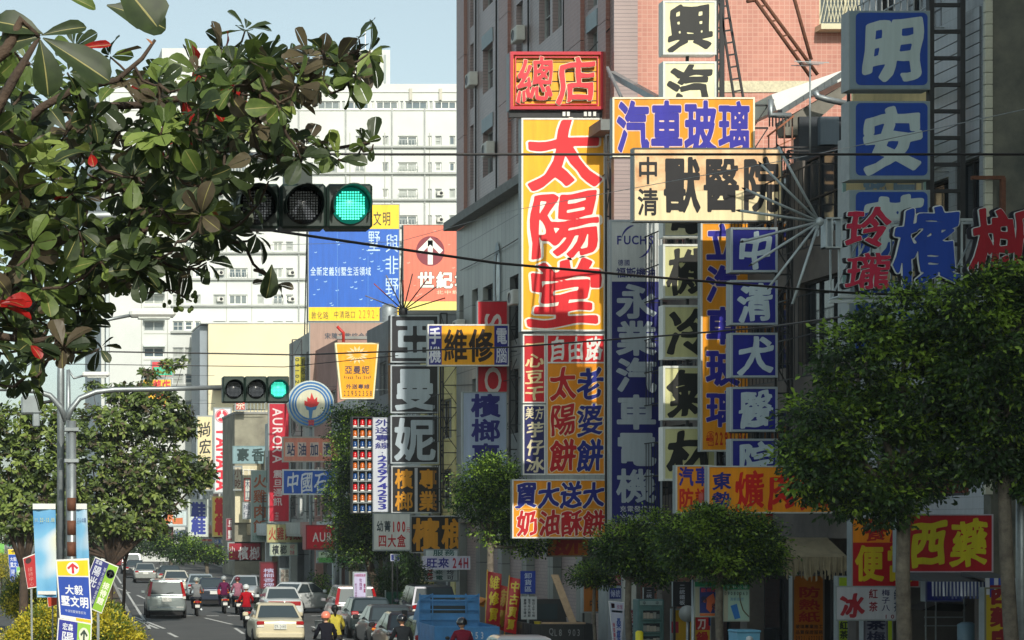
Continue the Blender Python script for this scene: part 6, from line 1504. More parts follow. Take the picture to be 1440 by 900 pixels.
for rank, i in enumerate(order):
    mi = int(cmix[ci[i]]) if rg.random() < .8 else int(rg.choice(6, p=(.42, .32, .10, .12, .03, .01)))
    px_ = c0[i][0]*FPX/c0[i][1]+VX
    vis = px_ > -25
    (big if vis and len(big) < 286 else rest).append((i, mi))
def lmat(i):
    uu, nn = Vector(u[i]), Vector(nr[i]); ss = uu.cross(nn).normalized(); nn = ss.cross(uu)
    M = Matrix((( ss.x, uu.x, nn.x), (ss.y, uu.y, nn.y), (ss.z, uu.z, nn.z))); return M, float(LL[i])
off = OFF[root.name]
def add_leaf(M, L_, loc, mi, vb):
    o = bpy.data.objects.new('leaf', lv[mi][vb][0]); COL.objects.link(o); o.parent = root
    o.matrix_local = Matrix.Translation(Vector(loc)-off) @ (M*L_).to_4x4()
for i, mi in big:
    M, L_ = lmat(i); add_leaf(M, L_, c0[i], mi, i % 3)
# a few leaves placed where the photograph shows them singled out
def leaf_at(bx, by, tx, ty, d, mi, L_=None, tilt=.3, vb=1, w_=1):
    a, b = P(bx, by, d), P(tx, ty, d-.02); uu = (b-a); L_ = uu.length; uu.normalize(); nn = Vector((tilt, -1, .35)); nn = (nn-uu*nn.dot(uu)).normalized(); ss = uu.cross(nn)
    M = Matrix(((ss.x*w_, uu.x, nn.x), (ss.y*w_, uu.y, nn.y), (ss.z*w_, uu.z, nn.z))); add_leaf(M, L_, a, mi, vb)
for a in ((258, 140, 268, 173, 13.4, 4), (322, 116, 336, 134, 13.6, 4), (300, 152, 315, 168, 13.6, 4), (108, 68, 156, 62, 13.3, 4, None, .3, 0, .45), (150, 8, 235, 30, 8, 0, None, .1, 1, 1.0), (165, -30, 222, 36, 7.6, 0, None, .1, 0, 1.3), (85, -8, 135, 6, 9, 1, None, .2, 1, .6),
          (60, 48, -5, 22, 9, 0), (58, 50, 120, 32, 9, 0, None, .3, 1, .6), (56, 52, 0, 60, 9, 0), (60, 54, 155, 112, 8.8, 0, None, .2, 0, .75), (56, 56, 72, 130, 8.8, 0, None, .2, 1, 1.0), (382, 372, 378, 418, 14, 0), (75, 484, 78, 506, 13, 5, None, .3, 1, .6), (520, 70, 515, 108, 14.6, 3), (205, 54, 214, 60, 13, 5, None, .3, 1, .6)): leaf_at(*a)
qv = []; qi = []
for i, mi in rest:
    M, L_ = lmat(i); V = lv[mi][i % 3][1]*L_ @ np.array(M).T+c0[i]; F_ = np.array(lv[mi][i % 3][2]); qv.append(V[F_]); qi.append(np.full(len(F_), mi))
me = fastmesh('leaf_mass', np.concatenate(qv)-np.array(off), LM, np.concatenate(qi)); me.polygons.foreach_set('use_smooth', [False]*len(me.polygons))
o = bpy.data.objects.new('leaf_mass', me); COL.objects.link(o); o.parent = root; tag(o, kind='stuff')
mb = MB(); 
for k in range(22): c_ = P(215+rr.gauss(40, 14), 420+rr.gauss(6, 9), 13.6); mb.ball(c_, .014, AM, 7, 5, (1, 1, 1.3))
tag(mb.build('fruit_cluster', root), kind='stuff')
mb = MB(); mb.tube([P(205, 412, 13.6), P(240, 408, 13.6), P(270, 424, 13.6)], .006, BARKD, 5); mb.build('fruit_stalk', root)
# ------------------------------------------------------------ vehicles
def paint(key, rgb, metal=.3): return mat('car_paint_'+key, rgb, .3, metal, var=.03, scale=1.2, coat=.6)
TAILR = mat('tail_lamp_red', (150, 16, 20), .15, var=0, spec=.8); TAILW = mat('lamp_clear', (206, 206, 200), .1, var=0, spec=.8); AMB = mat('lamp_amber', (210, 120, 40), .15, var=0)
PLATE = mat('number_plate', (206, 208, 202), .5, var=.02); CHROME = mat('chrome_trim', (190, 192, 194), .15, .9, var=0); RIM = mat('wheel_rim', (140, 144, 148), .3, .7, var=.03)
UNDER = mat('underbody_black', (16, 16, 18), .8, var=0)
def loft(mb, sts, m):
    """stations: (y, zlow, zbelt, wlow, wbelt, crown)"""
    vs = []; k = 11
    for y, zl, zb, wl, wb, cr in sts:
        zm = zl+(zb-zl)*.55; half = [(0, zl), (wl*.92, zl), (wl, zl+.07), (max(wl, wb)*1.0, zm), (wb*.985, zb-.05), (wb*.90, zb), (0, zb+cr)]
        ring = [(x, z) for x, z in half]+[(-x, z) for x, z in half[-2:0:-1]]
        k = len(ring); vs += [(x, y, z) for x, z in ring]
    fs = []
    for i in range(len(sts)-1):
        for j in range(k): j2 = (j+1) % k; fs.append((i*k+j, i*k+j2, (i+1)*k+j2, (i+1)*k+j))
    fs.append(tuple(range(k))[::-1]); fs.append(tuple((len(sts)-1)*k+j for j in range(k)))
    mb.add(vs, fs, m, True)
def smooth_obj(o, lv=2, ang=38):
    if lv: s = o.modifiers.new('subdivision', 'SUBSURF'); s.levels = s.render_levels = lv
    else: o.data.set_sharp_from_angle(angle=R(ang))
CARS = {'sedan': dict(L=4.4, W=1.70, body=[(-2.2, .42, .84, .74, .70, .0), (-2.17, .30, .92, .80, .76, .01), (-1.9, .24, .97, .83, .80, .02), (-1.2, .22, 1.0, .85, .83, .02), (0, .2, .97, .85, .84, .02), (.9, .2, .95, .85, .82, .02), (1.6, .24, .83, .84, .78, .04), (2.1, .28, .70, .80, .70, .03), (2.2, .36, .58, .70, .6, 0)],
                      cab=dict(yb0=-1.55, yr0=-.80, yr1=.25, yf0=1.05, zb=.97, zr=1.40, wb=.78, wr=.60), wy=(-1.3, 1.35), lampz=(.68, .90), platez=.72),
        'mpv': dict(L=4.4, W=1.76, body=[(-2.2, .46, .96, .78, .78, 0), (-2.16, .34, 1.04, .84, .82, .0), (-1.9, .28, 1.06, .87, .85, .01), (-1, .26, 1.05, .88, .86, .01), (0, .24, 1.04, .88, .86, .01), (1.0, .24, 1.02, .88, .85, .02), (1.7, .28, .92, .86, .8, .04), (2.1, .32, .78, .82, .74, .03), (2.2, .4, .62, .7, .6, 0)],
                    cab=dict(yb0=-2.12, yr0=-1.86, yr1=.3, yf0=1.25, zb=1.03, zr=1.66, wb=.82, wr=.66), wy=(-1.3, 1.4), lampz=(1.0, 1.52), platez=.84),
        'hatch': dict(L=3.9, W=1.66, body=[(-1.95, .42, .88, .74, .72, 0), (-1.92, .32, .96, .80, .78, 0), (-1.6, .26, 1.0, .82, .8, .01), (0, .22, .97, .83, .81, .01), (.9, .22, .94, .83, .8, .02), (1.5, .26, .82, .82, .76, .03), (1.9, .3, .68, .76, .66, .02), (1.95, .38, .56, .66, .56, 0)],
                      cab=dict(yb0=-1.88, yr0=-1.35, yr1=.15, yf0=.95, zb=.96, zr=1.42, wb=.77, wr=.60), wy=(-1.2, 1.25), lampz=(.74, 1.0), platez=.6),
        'suv': dict(L=4.5, W=1.80, body=[(-2.25, .5, 1.08, .80, .80, 0), (-2.2, .4, 1.14, .86, .84, 0), (-1.9, .36, 1.16, .88, .86, .01), (0, .34, 1.14, .89, .87, .01), (1.0, .34, 1.12, .89, .86, .02), (1.7, .36, 1.04, .87, .83, .04), (2.15, .4, .92, .84, .78, .03), (2.25, .46, .7, .74, .66, 0)],
                    cab=dict(yb0=-2.15, yr0=-1.9, yr1=.3, yf0=1.15, zb=1.13, zr=1.78, wb=.83, wr=.68), wy=(-1.35, 1.4), lampz=(.85, 1.1), platez=.86)}
def wheel(root, x, y, r=.31, w_=.2):
    mb = MB(); s_ = 1 if x > 0 else -1
    mb.lathe((x-s_*w_/2, y, r), [(r*.62, -w_/2), (r*.95, -w_/2), (r, -w_*.35), (r, w_*.35), (r*.95, w_/2), (r*.62, w_/2)], RUBBER, 20, 'x'); wh = mb.build('wheel', root)
    mb = MB(); mb.lathe((x-s_*w_/2, y, r), [(r*.60, s_*w_*.40), (r*.56, s_*w_*.52), (r*.2, s_*w_*.44), (r*.12, s_*w_*.5)], RIM, 14, 'x'); mb.build('rim', wh)
def car(kind, pm_, label, rearlamp='corner', plate='', group=None, trim=None):
    c = CARS[kind]; L, W = c['L'], c['W']; root = thing('parked_car' if 'park' in label else 'car', label, 'car', (0, 0, 0), group)
    mb = MB(); loft(mb, c['body'], pm_); b = mb.build('body', root); smooth_obj(b)
    k = c['cab']; mb = MB()
    ring = lambda y, z, w_: [(-w_, y, z), (w_, y, z)]
    B0 = [(-k['wb'], k['yb0'], k['zb']-.03), (k['wb'], k['yb0'], k['zb']-.03), (k['wb'], k['yf0'], k['zb']-.05), (-k['wb'], k['yf0'], k['zb']-.05)]
    T0 = [(-k['wr'], k['yr0'], k['zr']), (k['wr'], k['yr0'], k['zr']), (k['wr'], k['yr1'], k['zr']), (-k['wr'], k['yr1'], k['zr'])]
    ym = (k['yr0']+k['yr1'])/2
    vs = B0+T0+[(-k['wr']*.86, k['yr0']+.12, k['zr']+.045), (k['wr']*.86, k['yr0']+.12, k['zr']+.045), (k['wr']*.86, k['yr1']-.1, k['zr']+.045), (-k['wr']*.86, k['yr1']-.1, k['zr']+.045)]
    mb.add(vs, [(0, 1, 5, 4), (1, 2, 6, 5), (2, 3, 7, 6), (3, 0, 4, 7), (4, 5, 9, 8), (5, 6, 10, 9), (6, 7, 11, 10), (7, 4, 8, 11), (8, 9, 10, 11)], pm_); cb = mb.build('cabin', root)
    def pane(q, ins, name, off=.012, m=CGLASS):
        q = [Vector(p) for p in q]; cen = sum(q, Vector())/4; nn = (q[1]-q[0]).cross(q[3]-q[0]).normalized()
        if nn.dot(cen-Vector((0, ym, 1.0))) < 0: nn = -nn
        u = (q[1]-q[0]).normalized(); o = []
        for i in range(4):
            a = (q[(i+1) % 4]-q[i]).normalized(); b_ = (q[(i-1) % 4]-q[i]).normalized(); o.append(q[i]+(a+b_)*ins+nn*off)
        mb = MB(); mb.add([tuple(p) for p in o], [(0, 1, 2, 3)], m); return mb.build(name, cb)
    pane([B0[0], B0[1], T0[1], T0[0]], .075, 'rear_window'); pane([B0[3], B0[2], T0[2], T0[3]], .06, 'windscreen')
    for s_ in (-1, 1):
        bl = Vector(B0[1 if s_ > 0 else 0]); bf = Vector(B0[2 if s_ > 0 else 3]); tl = Vector(T0[1 if s_ > 0 else 0]); tf = Vector(T0[2 if s_ > 0 else 3])
        for u0, u1 in ((.0, .5), (.5, 1.0)): pane([bl.lerp(bf, u0), bl.lerp(bf, u1), tl.lerp(tf, u1), tl.lerp(tf, u0)], .05, 'side_window')
        yr = -L/2
        mb = MB(); z0, z1 = c['lampz']
        if kind == 'mpv':
            o6 = [(.84, -.00, .98), (.70, -.02, .98), (.69, .04, 1.12), (.60, .24, 1.62), (.70, .30, 1.62), (.82, .12, 1.12)]
            mb.add([(s_*a, yr+b_, z) for a, b_, z in o6]+[(s_*a, yr+b_+.12, z) for a, b_, z in o6], [(0, 1, 2, 5), (2, 3, 4, 5), (0, 5, 11, 6), (5, 4, 10, 11), (1, 7, 8, 2), (2, 8, 9, 3), (3, 9, 10, 4)], TAILR)
            mb.box(s_*.84, s_*.70, yr-.02, yr+.1, .86, .978, TAILW, .02)
        elif rearlamp == 'bar': mb.box(s_*.02, s_*.68, yr-.004, yr+.08, z0+.02, z1-.02, TAILR, .01)
        else:
            mb.box(s_*(W/2-.34), s_*(W/2-.08), yr-.012, yr+.16, (z0+z1)/2-.02, z1, TAILR, .03); mb.box(s_*(W/2-.34), s_*(W/2-.08), yr-.01, yr+.15, z0, (z0+z1)/2-.022, TAILW if rearlamp == 'corner' else AMB, .03)
        mb.build('tail_light', root)
        mb = MB(); mb.box(s_*(W/2-.42), s_*(W/2-.1), L/2-.16, L/2+.0, .56, .70, TAILW, .03); mb.build('headlight', root)
        mb = MB(); mb.box(s_*(W/2-.02), s_*(W/2+.17), k['yf0']-.42, k['yf0']-.30, k['zb']-.02, k['zb']+.12, pm_ if trim is None else BLACK, .03); mb.build('wing_mirror', root)
        for y in c['wy']:
            mb = MB(); n = 14; rr_ = .365; xx = s_*(W/2-.005); vs = [(xx, y, .31)]+[(xx+s_*.004, y+rr_*math.cos(math.pi*j/n), .27+rr_*math.sin(math.pi*j/n)) for j in range(n+1)]
            mb.add(vs, [(0, j+1, j+2) for j in range(n)], UNDER); mb.build('wheel_arch', b)
            wheel(root, s_*(W/2+.012), y)
    yr = -L/2
    mb = MB(); mb.box(-.75*W/1.7, .75*W/1.7, yr-.09, yr+.06, .34, .52, trim or pm_, .04); mb.build('bumper', root)
    mb = MB(); mb.box(-.7, .7, yr-.02, yr+.4, .16, .335, UNDER); mb.build('underside', root)
    mb = MB(); mb.box(-.2, .2, yr-.05, yr-.02, c['platez']-.08, c['platez']+.09, PLATE); pl = mb.build('number_plate', root)
    if plate:
        mb = MB()
        for i, ch in enumerate(plate): put_glyph(mb, ch, -.18+.36*i/len(plate), -.18+.36*(i+.9)/len(plate), c['platez']-.055, c['platez']+.065, yr-.054, C((40, 60, 50)), .03)
        mb.build('lettering', pl)
    if kind == 'mpv':
        mb = MB(); mb.tube([(.0, yr+.07, 1.08), (.05, yr+.0+.08, 1.12), (.3, yr+.12, 1.14)], .012, BLACK, 5); mb.build('wiper', root)
        for s_ in (-1, 1): mb = MB(); mb.box(s_*.42, s_*.74, yr-.1, yr-.085, .50, .53, TAILW); mb.build('bumper_strip', root)
    return root
PROTO = {}
def place(kind, key, rgb, px, d, label, rz=0, metal=.3, x=None, road_rot=True, **k):
    r_ = car(kind, paint(key, rgb, metal), label, **k); r_.location = (X(px, d) if x is None else x, d+CARS[kind]['L']/2, 0.0); r_.rotation_euler = (0, 0, R(rz)-(.051 if road_rot else 0))
    return r_
place('mpv', 'silver', (140, 150, 150), 238, 93.5, 'silver estate car with tall red tail lamps braking in the middle lane', plate='5803-YZ', metal=.5)
place('sedan', 'cream', (206, 196, 166), 399, 70, 'cream sedan with red corner lamps and white plate driving near the bottom of the picture', plate='C9-2448', metal=.2)
place('sedan', 'greysilver', (150, 154, 150), 207, 156, 'silver sedan at the rear of the parked line beside the median', metal=.4)
place('sedan', 'charcoal', (40, 44, 48), 192, 172, 'dark sedan just ahead of the silver sedan near the median')
place('suv', 'whitevan', (190, 196, 196), 187, 188, 'pale van with large rear window ahead of the dark sedan')
place('suv', 'redback', (120, 40, 44), 165, 214, 'far red and blue backed vehicle at the head of the line')
place('sedan', 'ivory', (214, 212, 196), 251, 128, 'ivory sedan driving just behind the roof of the silver estate car')
place('sedan', 'darkgreen', (46, 56, 58), 242, 146, 'dark green sedan left of the ivory sedan')
place('sedan', 'paleblue', (160, 172, 178), 287, 117, 'pale blue grey sedan beyond the grey jacketed rider')
place('sedan', 'navy', (44, 52, 66), 304, 108, 'dark navy sedan between the scooter riders', rearlamp='amber')
place('hatch', 'silverfront', (176, 184, 188), 352, 112, 'silver hatchback half hidden behind the riders and dark red poster', rz=168)
place('sedan', 'white', (212, 216, 214), 404, 90, 'white sedan with one long red tail lamp bar stopped behind the cream sedan', rearlamp='bar')
place('sedan', 'white2', (214, 220, 220), 432, 98, 'white sedan parked askew right of the long lamped white sedan', rz=-38)
place('mpv', 'mauve', (140, 138, 142), 506, 83, 'parked grey people carrier behind the white upright notice', metal=.4)
place('hatch', 'bottlegreen', (34, 46, 48), 528, 76, 'parked dark green hatchback at the left of the dark kerbside row')
place('sedan', 'graphite', (50, 54, 56), 562, 68, 'parked graphite sedan with square lamps in the dark kerbside row', rearlamp='amber', trim=BLACK)
place('sedan', 'maroon', (58, 38, 42), 592, 62, 'parked maroon brown sedan in the dark kerbside row')
place('hatch', 'palehatch', (196, 204, 206), 628, 58.6, 'parked white hatchback squeezed left of the blue truck')
place('suv', 'midnight', (28, 34, 48), 616, 79, 'parked midnight blue off road car behind the hanging creeper')
place('sedan', 'ice', (190, 206, 212), 762, 47.6, 'pale ice blue car roof cut off by the bottom edge')
# blue flatbed truck seen from behind
def truck(col, key, label, px, d, head=True, tail='0V-053', tcol=(190, 200, 210)):
    root = thing('truck', label, 'truck', (0, 0, 0)); bl = mat('truck_paint_'+key, col, .5, var=.12, scale=2.2, detail=8)
    mb = MB()
    for k in range(12): mb.box(-.84+.001, -.84+.04, .15+.22*k, .33+.22*k, .86, 1.36, bl); mb.box(.80, .839, .15+.22*k, .33+.22*k, .86, 1.36, bl)
    build_each(mb, 'gate_rib', root)
    for s_ in (-1, 1): mb = MB(); mb.box(s_*.83, s_*.805, .05, 2.8, .84, 1.38, bl); mb.build('side_gate', root)
    mb = MB(); mb.box(-.8, .8, .06, 2.8, .78, .84, UNDER); mb.build('load_bed', root)
    mb = MB(); mb.box(-.84, .84, 0, .05, .84, 1.38, bl, .01)
    for k in (-1, 0, 1): mb.box(-.02+k*.55, .02+k*.55, -.018, -.001, .86, 1.36, bl)
    for z in (.88, 1.33): mb.box(-.82, .82, -.012, -.001, z, z+.03, bl)
    tg = mb.build('tailgate', root); mb = MB()
    for i, ch in enumerate(tail):
        x = -.38+.84*i/len(tail); put_glyph(mb, ch, x, x+.12, 1.06, 1.25, -.024, C(tcol), .02)
    mb.build('lettering', tg)
    if head:
        mb = MB(); mb.box(-.80, .80, 2.82, 2.88, .84, 1.62, bl); mb.box(-.80, -.5, 2.82, 2.88, 1.63, 2.04, bl); mb.box(.5, .80, 2.82, 2.88, 1.63, 2.04, bl); mb.box(-.8, .8, 2.82, 2.88, 2.045, 2.12, bl); mb.build('headboard', root)
        mb = MB()
        for x in (-.8, -.45, .45, .8): mb.bar((x, 2.76, .9), (x, 2.76, 2.16), .022, bl)
        for z in (1.2, 1.45, 1.72, 1.98): mb.bar((-.8, 2.75, z), (.8, 2.75, z), .02, bl)
        for x in (-.78, .5): mb.bar((x, 2.75, 1.98), (x+.3, 2.75, 2.14), .02, bl)
        mb.build('rack', root)
    mb = MB(); cb = [(-.78, 3.0, .5), (.78, 3.0, .5), (.78, 4.6, .5), (-.78, 4.6, .5), (-.76, 3.0, 1.3), (.76, 3.0, 1.3), (.76, 4.58, 1.2), (-.76, 4.58, 1.2), (-.66, 3.05, 1.95), (.66, 3.05, 1.95), (.64, 4.1, 1.93), (-.64, 4.1, 1.93)]
    mb.add(cb, [(0, 3, 2, 1), (0, 1, 5, 4), (1, 2, 6, 5), (2, 3, 7, 6), (3, 0, 4, 7), (4, 5, 9, 8), (5, 6, 10, 9), (6, 7, 11, 10), (7, 4, 8, 11), (8, 9, 10, 11)], bl); cab = mb.build('cab', root)
    mb = MB(); mb.box(-.5, .5, 2.99, 3.005, 1.38, 1.82, CGLASS); mb.build('rear_window', cab)
    for s_ in (-1, 1):
        mb = MB(); mb.box(s_*.45, s_*.78, -.03, .02, .62, .74, TAILR, .01); mb.build('tail_light', root)
        mb = MB(); mb.bar((s_*.78, 4.2, 1.3), (s_*1.0, 4.2, 1.45), .015, BLACK); mb.box(s_*.92, s_*1.08, 4.18, 4.22, 1.4, 1.65, BLACK, .02); mb.build('wing_mirror', root)
        for y in (.8, 3.7): wheel(root, s_*.80, y, .33, .2)
    mb = MB(); mb.box(-.7, .7, .3, 4.4, .42, .6, UNDER); mb.build('chassis', root)
    mb = MB(); mb.box(-.2, .2, -.04, -.01, .6, .76, PLATE); mb.build('number_plate', root)
    root.location = (X(px, d), d, 0); root.rotation_euler = (0, 0, -.051); return root
truck((58, 128, 186), 'blue', 'blue flatbed truck with a barred headboard parked by the kerb', 657, 55.5)
truck((30, 34, 38), 'black', 'black pickup with white number lettering on its tailgate, a plank leaning over it', 792, 57.0, head=False, tail='QL8 903', tcol=(120, 124, 126))
root = thing('plank', 'pale wooden plank leaning diagonally over the black pickup', 'plank', tuple(P(808, 880, 57.6)))
mb = MB(); WOOD = mat('raw_plank', (176, 150, 120), .8, var=.1, scale=6); a, b = P(780, 808, 58.6), P(808, 881, 57.7)
mb.add([(a.x-.1, a.y, a.z), (a.x+.1, a.y, a.z), (b.x+.1, b.y, b.z), (b.x-.1, b.y, b.z), (a.x-.1, a.y+.04, a.z), (a.x+.1, a.y+.04, a.z), (b.x+.1, b.y+.04, b.z), (b.x-.1, b.y+.04, b.z)],
       [(0, 1, 2, 3), (4, 7, 6, 5), (0, 4, 5, 1), (1, 5, 6, 2), (2, 6, 7, 3), (3, 7, 4, 0)], WOOD); mb.build('board', root)
root = thing('plank', 'short plank lying across the black pickup bed beside a yellow tub', 'plank', tuple(P(790, 880, 57.4)))
mb = MB(); mb.box(X(758, 57.4), X(822, 57.4), 57.3, 57.5, Z(879, 57.4), Z(875, 57.4), WOOD); mb.build('board', root)
root = thing('tub', 'small yellow tub on the left corner of the black pickup', 'tub', tuple(P(756, 880, 57.2))); mb = MB(); c = P(756, 880, 57.2)
mb.lathe(tuple(c), [(.08, 0), (.1, .12), (.11, .12)], C((200, 180, 60)), 12); mb.build('body', root)

# ------------------------------------------------------------ scooters and riders
SKIN = mat('skin', (196, 150, 120), .6, var=.03); HAIR = mat('black_hair', (14, 12, 12), .5, var=.05)
def skin_mesh(joints, edges, rad, assign, mats, lv=2):
    me = bpy.data.meshes.new('person_skin'); me.from_pydata(joints, edges, []); o = bpy.data.objects.new('person_skin', me); COL.objects.link(o)
    s = o.modifiers.new('s', 'SKIN'); s.use_smooth_shade = True
    for i, v in enumerate(me.skin_vertices[0].data): v.radius = (rad[i], rad[i] if i > 5 else rad[i]*.75); v.use_root = (i == 0)
    u = o.modifiers.new('u', 'SUBSURF'); u.levels = lv
    bpy.context.view_layer.update(); e = bpy.data.meshes.new_from_object(o.evaluated_get(bpy.context.evaluated_depsgraph_get())); bpy.data.objects.remove(o)
    e.materials.clear()
    for m in mats: e.materials.append(m)
    for p in e.polygons: p.material_index = assign(p.center); p.use_smooth = True
    return e
def rider_joints(seed):
    rr = random.Random(seed); ln_ = rr.uniform(-.02, .05)
    J = [(0, -.05, .80), (0, -.08+ln_, .98), (0, -.02+ln_, 1.18), (0, .04+ln_, 1.36), (0, .07+ln_, 1.44), (0, .09+ln_, 1.50)]; Rr = [.165, .15, .165, .10, .055, .05]; E = [(0, 1), (1, 2), (2, 3), (3, 4), (4, 5)]
    def chain(start, pts, rs):
        prev = start
        for p, r_ in zip(pts, rs): J.append(p); Rr.append(r_); E.append((prev, len(J)-1)); prev = len(J)-1
        return prev
    for s_ in (-1, 1):
        chain(0, [(s_*.11, .02, .80), (s_*.2, .38, .80), (s_*.17, .36, .42), (s_*.17, .38, .36), (s_*.17, .50, .33)], [.10, .075, .055, .05, .045])
        h_ = chain(3, [(s_*.16, .04+ln_, 1.36), (s_*.26, .14, 1.12), (s_*.27, .36, 1.03), (s_*.27, .42, 1.02)], [.075, .055, .038, .034])
        for f in range(4): chain(h_, [(s_*(.27+.018*(f-1.5)), .47+.005*(f % 2), 1.03), (s_*(.27+.018*(f-1.5)), .49, 1.0)], [.010, .009])
        chain(h_, [(s_*.235, .45, 1.0), (s_*.235, .47, .99)], [.011, .009])
    return J, E, Rr, ln_
def rider(px, d, label, jacket, trousers, helmet=None, hair=False, scoot=(60, 64, 70), seed=1, rz=0, bag=None, visor=False):
    J, E, Rr, ln_ = rider_joints(seed); JM = mat('cloth_%d_%d_%d' % tuple(jacket), jacket, .95, var=.12, scale=7, bump=.6, spec=.15); TM = mat('cloth_%d_%d_%d' % tuple(trousers), trousers, .95, var=.12, scale=7, bump=.6, spec=.15)
    def asg(c):
        if c.z < .40: return 3
        if c.z > 1.455 or (c.y > .40 and .96 < c.z < 1.1): return 0
        if c.z > .86 and not (c.y > .3 and c.z < .9): return 1
        return 2
    root = thing('person', label, 'person', (0, 0, 0)); me = skin_mesh(J, E, Rr, asg, [SKIN, JM, TM, BLACK]); b = bpy.data.objects.new('body', me); COL.objects.link(b); b.parent = root; OFF[b.name] = Vector((0, 0, 0))
    hc = (0, .11+ln_, 1.60); mb = MB(); mb.ball(hc, .095, SKIN, 14, 10, (.92, 1.05, 1.2)); mb.ball((0, hc[1]+.105, hc[2]-.015), .016, SKIN, 6, 4, (1, 1.2, 1.5))
    for s_ in (-1, 1): mb.ball((s_*.088, hc[1]-.0, hc[2]-.01), .022, SKIN, 6, 5, (.5, 1, 1.4)); mb.ball((s_*.034, hc[1]+.086, hc[2]+.012), .012, BLACK, 6, 4)
    mb.ball((0, hc[1]+.088, hc[2]-.052), .018, C((150, 80, 70)), 6, 4, (1.3, .5, .4)); hd = mb.build('head', b)
    if hair:
        mb = MB(); mb.ball((0, hc[1]-.02, hc[2]+.015), .11, HAIR, 14, 9, (.98, 1.0, 1.1)); mb.tube([(0, hc[1]-.1, hc[2]+.04), (0, hc[1]-.15, hc[2]-.06), (0, hc[1]-.13, hc[2]-.26)], [.04, .05, .015], HAIR, 8); mb.build('hair', hd)
    if helmet:
        hm = mat('helmet_%d_%d_%d' % tuple(helmet), helmet, .18, var=.02, coat=.8); mb = MB(); vs = []; n = 18
        for i in range(8):
            th = R(112)*i/7; 
            for j in range(n): a = 2*math.pi*j/n; vs.append((.132*math.sin(th)*math.cos(a), hc[1]-.005+.15*math.sin(th)*math.sin(a), hc[2]+.02+.135*math.cos(th)))
        mb.add(vs, [(i*n+j, (i+1)*n+j, (i+1)*n+(j+1) % n, i*n+(j+1) % n) for i in range(7) for j in range(n)], hm, True); hl = mb.build('helmet', hd)
        mb = MB(); mb.tube([(-.1, hc[1]+.06, hc[2]-.02), (-.06, hc[1]+.05, hc[2]-.1), (.06, hc[1]+.05, hc[2]-.1), (.1, hc[1]+.06, hc[2]-.02)], .008, BLACK, 5); mb.build('strap', hl)
    if bag: mb = MB(); mb.box(-.32, -.18, -.2, .12, .86, 1.12, C(bag), .05); mb.build('shoulder_bag', root)
    # scooter: its own thing
    sr = thing('scooter', label.replace('rider', 'scooter ridden', 1).replace('ridden in', 'ridden in', 1) if 'rider' in label else 'scooter under '+label, 'scooter', (0, 0, 0)); sm = mat('scooter_%d_%d_%d' % tuple(scoot), scoot, .3, .2, var=.04, coat=.5)
    mb = MB(); vs = []; sts = [(-.78, .52, .66, .05), (-.70, .46, .76, .13), (-.45, .40, .78, .17), (-.1, .36, .74, .17), (.12, .34, .50, .15), (.16, .28, .36, .15), (.45, .28, .34, .15)]; ring = 8
    for y, zl, zh, w_ in sts:
        for j in range(ring): a = 2*math.pi*(j+.5)/ring; vs.append((w_*math.cos(a)*1.05, y, (zl+zh)/2+(zh-zl)/2*math.sin(a)*1.05))
    fs = [(i*ring+j, i*ring+(j+1) % ring, (i+1)*ring+(j+1) % ring, (i+1)*ring+j) for i in range(len(sts)-1) for j in range(ring)]+[tuple(range(ring))[::-1], tuple((len(sts)-1)*ring+j for j in range(ring))]
    mb.add(vs, fs, sm, True); bd = mb.build('body', sr); smooth_obj(bd, 1)
    mb = MB(); mb.box(-.14, .14, -.58, .1, .74, .82, BLACK, .04); mb.build('seat', sr)
    mb = MB(); mb.add([(-.2, .5, .32), (.2, .5, .32), (.22, .56, .9), (-.22, .56, .9), (-.16, .6, .32), (.16, .6, .32), (.15, .68, .9), (-.15, .68, .9)], [(0, 1, 2, 3), (4, 7, 6, 5), (0, 4, 5, 1), (1, 5, 6, 2), (2, 6, 7, 3), (3, 7, 4, 0)], sm); mb.build('leg_shield', sr)
    for y in (-.55, .78):
        mb = MB(); mb.lathe((0, y, .23), [(.14, -.05), (.22, -.05), (.235, -.02), (.235, .02), (.22, .05), (.14, .05)], RUBBER, 18, 'x'); wh = mb.build('wheel', sr); mb = MB(); mb.lathe((0, y, .23), [(.13, -.03), (.13, .03)], RIM, 12, 'x'); mb.build('rim', wh)
    mb = MB(); mb.bar((0, .6, .9), (0, .78, .25), .03, DSTEEL, 6); mb.build('fork', sr)
    mb = MB(); mb.tube([(-.3, .44, 1.0), (-.12, .52, .98), (.12, .52, .98), (.3, .44, 1.0)], .018, BLACK, 6); hb = mb.build('handlebar', sr)
    for s_ in (-1, 1): mb = MB(); mb.bar((s_*.2, .5, 1.0), (s_*.26, .5, 1.18), .007, BLACK, 5); mb.ball((s_*.28, .5, 1.22), .05, BLACK, 10, 6, (1.2, .3, .9)); mb.build('mirror', hb)
    mb = MB(); mb.box(-.10, .10, -.80, -.74, .60, .70, TAILR, .02); mb.build('tail_light', sr)
    for s_ in (-1, 1): mb = MB(); mb.box(s_*.11, s_*.17, -.76, -.7, .60, .68, AMB, .02); mb.build('indicator', sr)
    mb = MB(); mb.box(-.10, .10, -.83, -.82, .40, .53, PLATE); mb.build('number_plate', sr)
    mb = MB(); mb.box(-.07, .07, -.82, -.6, .32, .56, BLACK, .02); mb.build('mudguard', sr)
    mb = MB(); mb.tube([(.15, -.2, .25), (.17, -.5, .28), (.17, -.78, .32)], [.03, .05, .045], CHROME, 8); mb.build('exhaust', sr)
    for q in (root, sr): q.location = (X(px, d), d+.8, 0); q.rotation_euler = (0, 0, R(rz)-.051)
